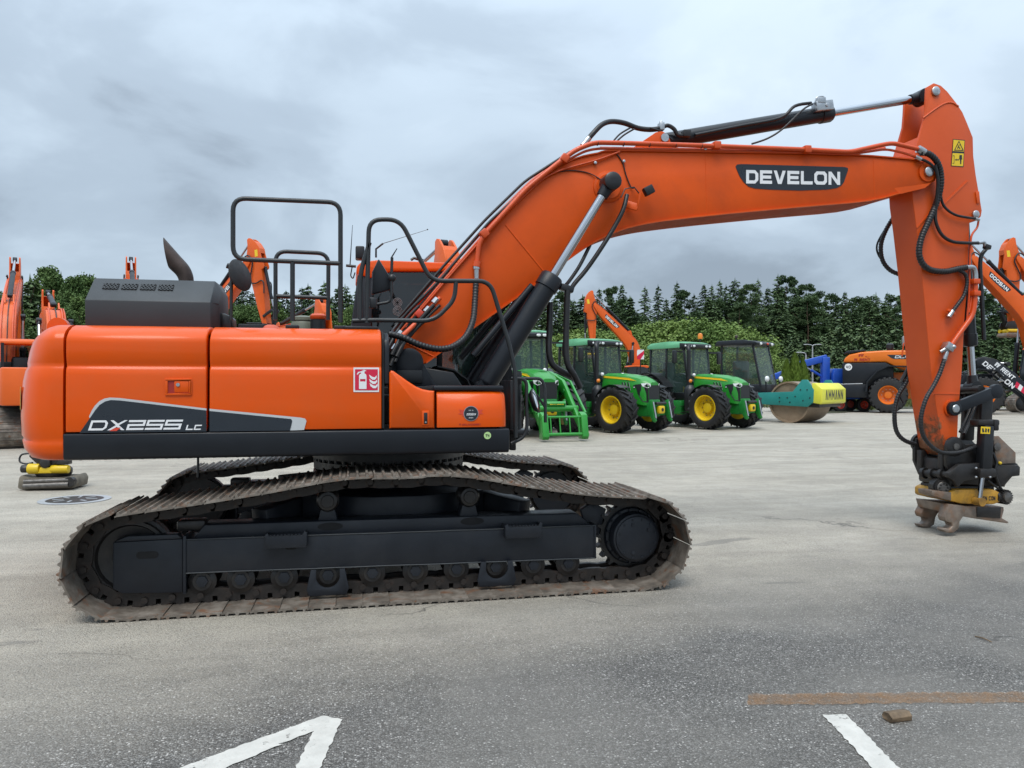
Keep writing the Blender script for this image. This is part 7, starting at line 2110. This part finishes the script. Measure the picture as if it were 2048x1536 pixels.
# striped width board on its post behind the tractor hood
hp_ = SD(1281, 768, 33.5)
hb_ = thing('hazard_board', 'small red and white striped board between the two yellow wheeled tractors', 'sign', (hp_.x, hp_.y, 0), -TH - R(8))
zc_ = CAM[2] + (768 - 709) * 33.5 / F
MB().cyl((0, 0.03, 0), (0, 0.03, zc_ + 0.2), 0.025, n=8).build('post', M['black'], hb_)
MB().box(-0.15, 0.15, -0.01, 0.01, zc_ - 0.21, zc_ + 0.21).build('board', M['white'], hb_)
for pts_ in ([(-0.15, -0.06), (-0.15, -0.21), (0.00, -0.21), (0.15, 0.02), (0.15, 0.17)], [(-0.15, 0.21), (-0.15, 0.17), (-0.12, 0.21)]):
    b = MB(); b.poly([(x, -0.014, zc_ + z) for x, z in pts_]); b.build('red_stripe', M['red'], hb_, smooth=0, dirn=False)

# ------------------------------------------------------------------ vegetation
def leaf(b, c, d, n_, l, w):
    """one small kite shaped leaf or spray"""
    s = d.cross(n_)
    if s.length < 1e-5:
        s = Vector((1, 0, 0))
    s = s.normalized() * w
    b.add([c - d * l * 0.5, c + s, c + d * l * 0.5, c - s], [(0, 1, 2, 3)])
def rnd_dir(rg):
    z = rg.uniform(-1, 1); a = rg.uniform(0, 2 * math.pi); r = math.sqrt(1 - z * z)
    return Vector((r * math.cos(a), r * math.sin(a), z))
def spruce_crown(seed, h, rad, base, whorls, per, dens=1.0, gappy=0.1, ragged=0.25):
    """crown of drooping boughs, each a fan of needle sprays"""
    rg = random.Random(seed)
    b = MB()
    for i in range(whorls):
        f = i / whorls
        z = base + (h - base) * (f ** 0.92)
        rr = rad * (1 - f) ** 0.64 * (1.0 if f > 0.12 else 0.55 + 4 * f) + 0.12
        k = max(3, int(per * (0.5 + 0.5 * (1 - f))))
        a0 = rg.uniform(0, 6.28)
        for j in range(k):
            if rg.random() < gappy:
                continue
            a = a0 + 2 * math.pi * (j + rg.uniform(-.3, .3)) / k
            L = rr * rg.uniform(1 - ragged * 1.6, 1 + ragged)
            zz = z + rg.uniform(-.25, .25)
            d = Vector((math.cos(a), math.sin(a), 0))
            m = max(3, int(L / 0.26 * dens))
            for q in range(m):
                t = (q + 0.6) / m
                up_ = 0.10 * L * t - 0.42 * L * t * t + (0.1 if t > 0.8 else 0)
                c = Vector((0, 0, zz)) + d * (L * t) + Vector((0, 0, up_))
                for _ in range(3 if t > 0.35 else 1):
                    side = d.cross(Vector((0, 0, 1))) * rg.uniform(-0.30, 0.30) * (0.5 + L * 0.25)
                    dd = (d + side * 1.4 + Vector((0, 0, rg.uniform(-.75, -.05)))).normalized()
                    leaf(b, c + side + rnd_dir(rg) * 0.1, dd, (Vector((0, 0, 1)) + rnd_dir(rg) * 0.7).normalized(), rg.uniform(0.40, 0.75) * (0.55 + 0.45 * min(1, L)), rg.uniform(0.08, 0.16))
    leaf(b, Vector((0, 0, h - 0.1)), Vector((0, 0, 1)), Vector((1, 0, 0)), 1.3, 0.08)
    leaf(b, Vector((0, 0, h - 0.1)), Vector((0, 0, 1)), Vector((0, 1, 0)), 1.3, 0.08)
    return b
def pine_crown(seed, h, rad, base, n):
    rg = random.Random(seed)
    b = MB()
    cl = []
    for i in range(40):
        z = rg.uniform(base, h)
        f = (z - base) / (h - base)
        r = rad * (math.sin(math.pi * (0.22 + 0.72 * f)) ** 0.7) * rg.uniform(0.35, 1.0)
        a = rg.uniform(0, 6.28)
        cl.append((Vector((r * math.cos(a), r * math.sin(a), z)), rg.uniform(0.6, 1.15)))
    cl.append((Vector((0, 0, h - 0.5)), 0.7))
    for c, s in cl:
        for _ in range(n):
            d = rnd_dir(rg)
            p = c + Vector((d.x * s, d.y * s, d.z * s * 0.6)) * rg.random() ** 0.4
            leaf(b, p, (d + Vector((0, 0, 0.4))).normalized(), rnd_dir(rg), rg.uniform(0.26, 0.48), rg.uniform(0.07, 0.13))
    return b
def leafy_crown(seed, h, rad, base, clumps, n, ls=0.3):
    rg = random.Random(seed)
    b = MB()
    for i in range(clumps):
        z = base + (h - base) * rg.random() ** 0.85
        f = (z - base) / (h - base)
        r = rad * math.sqrt(max(0.04, 1 - (f * 1.02) ** 2.2)) * rg.random() ** 0.45
        a = rg.uniform(0, 6.28)
        c = Vector((r * math.cos(a), r * math.sin(a), z))
        s = rg.uniform(0.35, 0.8) * rad * 0.33
        for _ in range(n):
            d = rnd_dir(rg)
            leaf(b, c + d * s * rg.random() ** 0.4, (rnd_dir(rg) + Vector((0, 0, 0.5))).normalized(), rnd_dir(rg), rg.uniform(0.7, 1.3) * ls, rg.uniform(0.3, 0.5) * ls)
    return b
def trunk(h, r, seed, limbs=0, base=0.4):
    rg = random.Random(seed)
    b = MB()
    pts = [Vector((rg.uniform(-.04, .04) * i, rg.uniform(-.04, .04) * i, h * i / 7)) for i in range(8)]
    b.tube(pts, [r * (1 - 0.92 * i / 7) + 0.02 for i in range(8)], 7)
    for i in range(limbs):
        z = h * rg.uniform(base, 0.9); a = rg.uniform(0, 6.28); L = h * rg.uniform(0.1, 0.22)
        b.tube([(0, 0, z), (math.cos(a) * L * .6, math.sin(a) * L * .6, z + L * .3), (math.cos(a) * L, math.sin(a) * L, z + L * .7)], [r * 0.3, r * 0.2, r * 0.08], 5)
    return b
PROTO = {}
def proto(key, name, cat, crown, m, th, tr, limbs=0):
    root = thing(name, 'x', cat)
    crown.build('crown', M[m], root, smooth=0, dirn=False)
    trunk(th, tr, hash(key) % 97, limbs).build('trunk', M['bark'], root)
    PROTO[key] = root
proto('s1', 'spruce_tree', 'tree', spruce_crown(1, 21, 3.4, 2.5, 60, 12, 1.0, 0.08), 'spruce', 20, 0.22)
proto('s2', 'spruce_tree', 'tree', spruce_crown(2, 23, 3.1, 3, 60, 11, 1.0, 0.14, 0.35), 'spruce', 22, 0.24)
proto('s3', 'spruce_tree', 'tree', spruce_crown(3, 18, 3.0, 2, 54, 12, 1.0, 0.10), 'spruce', 17, 0.2)
proto('s4', 'spruce_tree', 'tree', spruce_crown(4, 20, 3.9, 3, 54, 12, 1.0, 0.16, 0.38), 'pine', 19, 0.24)
proto('p1', 'pine_tree', 'tree', pine_crown(5, 21, 3.2, 8, 190), 'pine', 20, 0.22, 8)
proto('p2', 'pine_tree', 'tree', pine_crown(6, 19, 2.9, 7, 190), 'spruce', 18, 0.2, 8)
proto('y1', 'young_spruce', 'tree', spruce_crown(7, 9, 1.7, 0.3, 30, 9, 1.25, 0.06), 'young', 8.5, 0.09)
proto('y2', 'young_spruce', 'tree', spruce_crown(8, 7, 1.5, 0.2, 26, 9, 1.25, 0.06), 'young', 6.6, 0.08)
proto('b1', 'willow_bush', 'bush', leafy_crown(9, 5.0, 3.2, 0.1, 190, 130, 0.15), 'leaf', 3.5, 0.08, 8)
proto('b2', 'willow_bush', 'bush', leafy_crown(10, 4.4, 2.9, 0.1, 170, 130, 0.15), 'leaf', 3.0, 0.08, 8)
proto('d1', 'birch_tree', 'tree', leafy_crown(11, 13, 3.2, 1.2, 240, 90, 0.22), 'birch', 11.5, 0.14, 12)
proto('d2', 'birch_tree', 'tree', leafy_crown(12, 11, 2.6, 1.0, 200, 90, 0.21), 'birch', 9.5, 0.12, 10)
used = set()
rg = random.Random(42)
HT = {'s1': 21, 's2': 23, 's3': 18, 's4': 20, 'p1': 21, 'p2': 19, 'y1': 9, 'y2': 7, 'b1': 5.0, 'b2': 4.4, 'd1': 13, 'd2': 11}
MARK = [(60, 'left of the forked arm head'), (180, 'between forked arm head and exhaust hood'), (430, 'over the exhaust hood'), (560, 'seen inside the square handrail'), (700, 'seen through the lower handrails'), (1010, 'behind the cab'), (1150, 'behind the boom cylinders'), (1290, 'over the tractor by the loader'), (1440, 'over the tractor by the roller'), (1560, 'over the black roller cab'), (1680, 'over the street lamps'), (1790, 'over the rear of the wheel loader'), (1960, 'behind the upright arm'), (9999, 'past the upright arm')]
KIND = {'s1': 'pointed spruce', 's2': 'slender tall spruce', 's3': 'short pointed spruce', 's4': 'broad ragged spruce', 'p1': 'round topped tall pine', 'p2': 'round topped pine', 'y1': 'young spruce', 'y2': 'small spruce', 'b1': 'tall willow bush', 'b2': 'low willow bush', 'd1': 'tall leafy tree', 'd2': 'short leafy tree'}
def plant(key, px, t, py_top=None, height=None, label=None, group=None, wide=1.0):
    p = SD(px, 768, t)
    h = height if height else CAM[2] + (768 - py_top) * t / F
    s = h / HT[key]
    loc = (p.x, p.y, 0)
    rz = rg.uniform(0, 6.28)
    sc = (s * wide * rg.uniform(0.9, 1.12), s * wide * rg.uniform(0.9, 1.12), s)
    if key in used:
        o = copy_tree(PROTO[key], loc, rz, label, sc)
    else:
        o = PROTO[key]; used.add(key)
        o.location = loc; o.rotation_euler = (0, 0, rz); o.scale = sc
    mk = next(m_ for x_, m_ in MARK if px < x_)
    o['label'] = KIND[key] + ' ' + label + ', ' + mk
    o['group'] = group
    return o
# skyline of the forest at right (pixel column, tree top)
sky_r = [(1000, 622), (1030, 612), (1062, 598), (1090, 606), (1120, 588), (1148, 602), (1176, 600), (1198, 580), (1222, 578), (1244, 572), (1262, 596), (1290, 575), (1316, 572), (1332, 600), (1354, 566), (1368, 584), (1388, 590), (1408, 572), (1424, 572), (1440, 562), (1452, 572), (1470, 560), (1482, 586), (1500, 572), (1516, 560), (1536, 578), (1556, 552), (1574, 556), (1590, 574), (1612, 572), (1634, 586), (1652, 596), (1668, 590), (1690, 586), (1712, 600), (1735, 596), (1752, 588), (1775, 588), (1792, 594), (1815, 586), (1840, 590), (1868, 584), (1900, 580), (1930, 588), (1958, 578), (1985, 586), (2010, 592), (2040, 588), (2075, 590), (2110, 584), (2150, 580)]
for i, (x, y) in enumerate(sky_r):
    key = rg.choice(['s1', 's2', 's3', 's1', 's4', 's2', 'p1'] if x < 1560 else ['p1', 'p2', 's4', 's3', 's1', 'p1'])
    plant(key, x, rg.uniform(122, 138), y, None, 'on the dark forest skyline', 'forest conifers')
for i in range(90):
    x = 985 + i * 13.5 + rg.uniform(-8, 8)
    plant(rg.choice(['s1', 's3', 's4', 'p2', 's2']), x, rg.uniform(108, 120), rg.uniform(592, 640), None, 'low in the dark forest', 'forest conifers', 1.3)
# paler young conifers before the dark forest
for x, y, t in ((1688, 630, 80), (1660, 660, 78), (1725, 650, 82), (1742, 652, 78), (1768, 668, 80), (1640, 668, 76), (1610, 680, 76), (1705, 672, 72), (1590, 668, 80), (1790, 660, 82), (1566, 690, 70), (1675, 690, 70), (1752, 690, 70), (1810, 672, 80), (1870, 668, 84), (1985, 660, 84), (2030, 668, 80), (1545, 664, 84), (1528, 690, 78), (1900, 690, 70), (2010, 690, 74), (1780, 690, 66)):
    plant(rg.choice(['y1', 'y2']), x, t, y, None, 'before the forest', 'young spruces at the forest foot', 1.05)
# willow thicket
for x, y, t in ((1060, 692, 70), (1100, 684, 74), (1138, 680, 70), (1175, 670, 76), (1212, 676, 70), (1255, 668, 74), (1298, 660, 76), (1340, 655, 74), (1378, 653, 76), (1415, 656, 72), (1450, 658, 76), (1484, 672, 72), (1330, 692, 66), (1080, 706, 64), (1280, 698, 66), (1150, 708, 66), (1500, 704, 66), (1410, 704, 66), (1040, 676, 82), (1235, 706, 64), (1465, 712, 64), (1530, 724, 62), (1360, 710, 64)):
    plant(rg.choice(['b1', 'b2']), x, t, y, None, 'in the pale green thicket', 'willow thicket behind the tractors', 1.25)
# left woods
for x, y, t in ((-30, 575, 70), (20, 600, 66), (60, 560, 70), (95, 541, 72), (122, 556, 74), (150, 562, 70), (172, 558, 72), (215, 590, 74), (5, 640, 58), (40, 650, 60), (120, 610, 58), (160, 600, 60), (90, 620, 60), (250, 580, 80), (300, 590, 78), (-70, 590, 66)):
    plant(rg.choice(['d1', 'y1', 'd2', 'y1']), x, t, y, None, 'in the leafy wood', 'leafy wood trees')
for x, y in ((38, 575), (72, 572), (108, 556), (142, 566), (195, 570), (345, 600), (385, 590), (420, 580), (450, 588), (470, 572), (488, 562), (505, 588), (520, 570), (540, 600), (556, 592), (572, 584), (586, 600), (604, 578), (616, 572), (630, 594), (648, 566), (664, 596), (676, 578), (690, 572), (700, 590), (715, 580), (740, 588), (770, 580), (800, 590), (840, 584), (880, 590), (920, 588), (960, 600), (980, 610)):
    plant(rg.choice(['s1', 's3', 's4']), x, rg.uniform(95, 112), y, None, 'topping the tree line', 'conifers in the tree line', 1.15)
for i in range(34):
    x = 150 + i * 26 + rg.uniform(-9, 9)
    plant(rg.choice(['s3', 'd2', 's4', 'd1']), x, rg.uniform(84, 100), rg.uniform(606, 650), None, 'low in the tree line', 'lower trees in the tree line', 1.2)
# clipped conifer
tp_ = SD(1590, 768, 43)
th_ = thing('clipped_conifer', 'bright green cone shaped conifer standing between roller cab and street lamp', 'tree', (tp_.x, tp_.y, 0))
rg2 = random.Random(77)
b = MB()
for cx_, cy_, hh, rr_ in ((0, 0, 3.35, 0.72), (-0.45, 0.1, 2.95, 0.60), (0.42, -0.1, 3.05, 0.58)):
    for _ in range(3000):
        z = rg2.random() * hh
        f = z / hh
        r = rr_ * (1 - f ** 2.2) * (0.65 + 0.35 * rg2.random()) + 0.02
        a = rg2.uniform(0, 6.28)
        d = Vector((math.cos(a), math.sin(a), 0))
        leaf(b, Vector((cx_, cy_, z)) + d * r, (Vector((0, 0, 1)) + d * 0.4 + rnd_dir(rg2) * 0.3).normalized(), d, rg2.uniform(0.16, 0.3), rg2.uniform(0.03, 0.06))
b.build('crown', M['thuja'], th_, smooth=0, dirn=False)
trunk(2.2, 0.06, 5).build('trunk', M['bark'], th_)
# weeds at the edge of the yard
def weeds(name, label, pts, n, hmin, hmax, m):
    b = MB()
    for _ in range(n):
        x, y, t = rg2.choice(pts)
        p = SG(x + rg2.gauss(0, 1) * t, y + rg2.uniform(-3, 3))
        h = rg2.uniform(hmin, hmax)
        a = rg2.uniform(0, 6.28)
        tip = p + Vector((math.cos(a) * h * 0.5, math.sin(a) * h * 0.5, h))
        s = Vector((-math.sin(a), math.cos(a), 0)) * rg2.uniform(0.012, 0.03)
        mid = p.lerp(tip, 0.55) + Vector((0, 0, h * 0.12))
        b.add([p - s, p + s, mid + s, tip, mid - s], [(0, 1, 2, 3, 4)])
        for _k in range(2):
            q = p.lerp(tip, rg2.uniform(.4, .95))
            leaf(b, q, rnd_dir(rg2), rnd_dir(rg2), rg2.uniform(.08, .18), rg2.uniform(.02, .05))
    o = b.build(name, M[m], smooth=0, dirn=False)
    o['kind'] = 'stuff'
    o['label'] = label; o['category'] = 'weeds'
    return o
weeds('weeds', 'rough green weeds at the yard edge between roller and wheel loader', [(1655, 818, 6), (1672, 817, 7), (1690, 816, 8), (1708, 816, 8), (1722, 817, 8), (1738, 818, 5), (1700, 812, 14)], 2600, 0.12, 0.75, 'grass')
weeds('grass', 'strip of rough grass along the far side of the yard', [(1300 + 40 * k, 813, 25) for k in range(22)] + [(40 * k, 814, 25) for k in range(30)], 6000, 0.2, 0.7, 'grass')
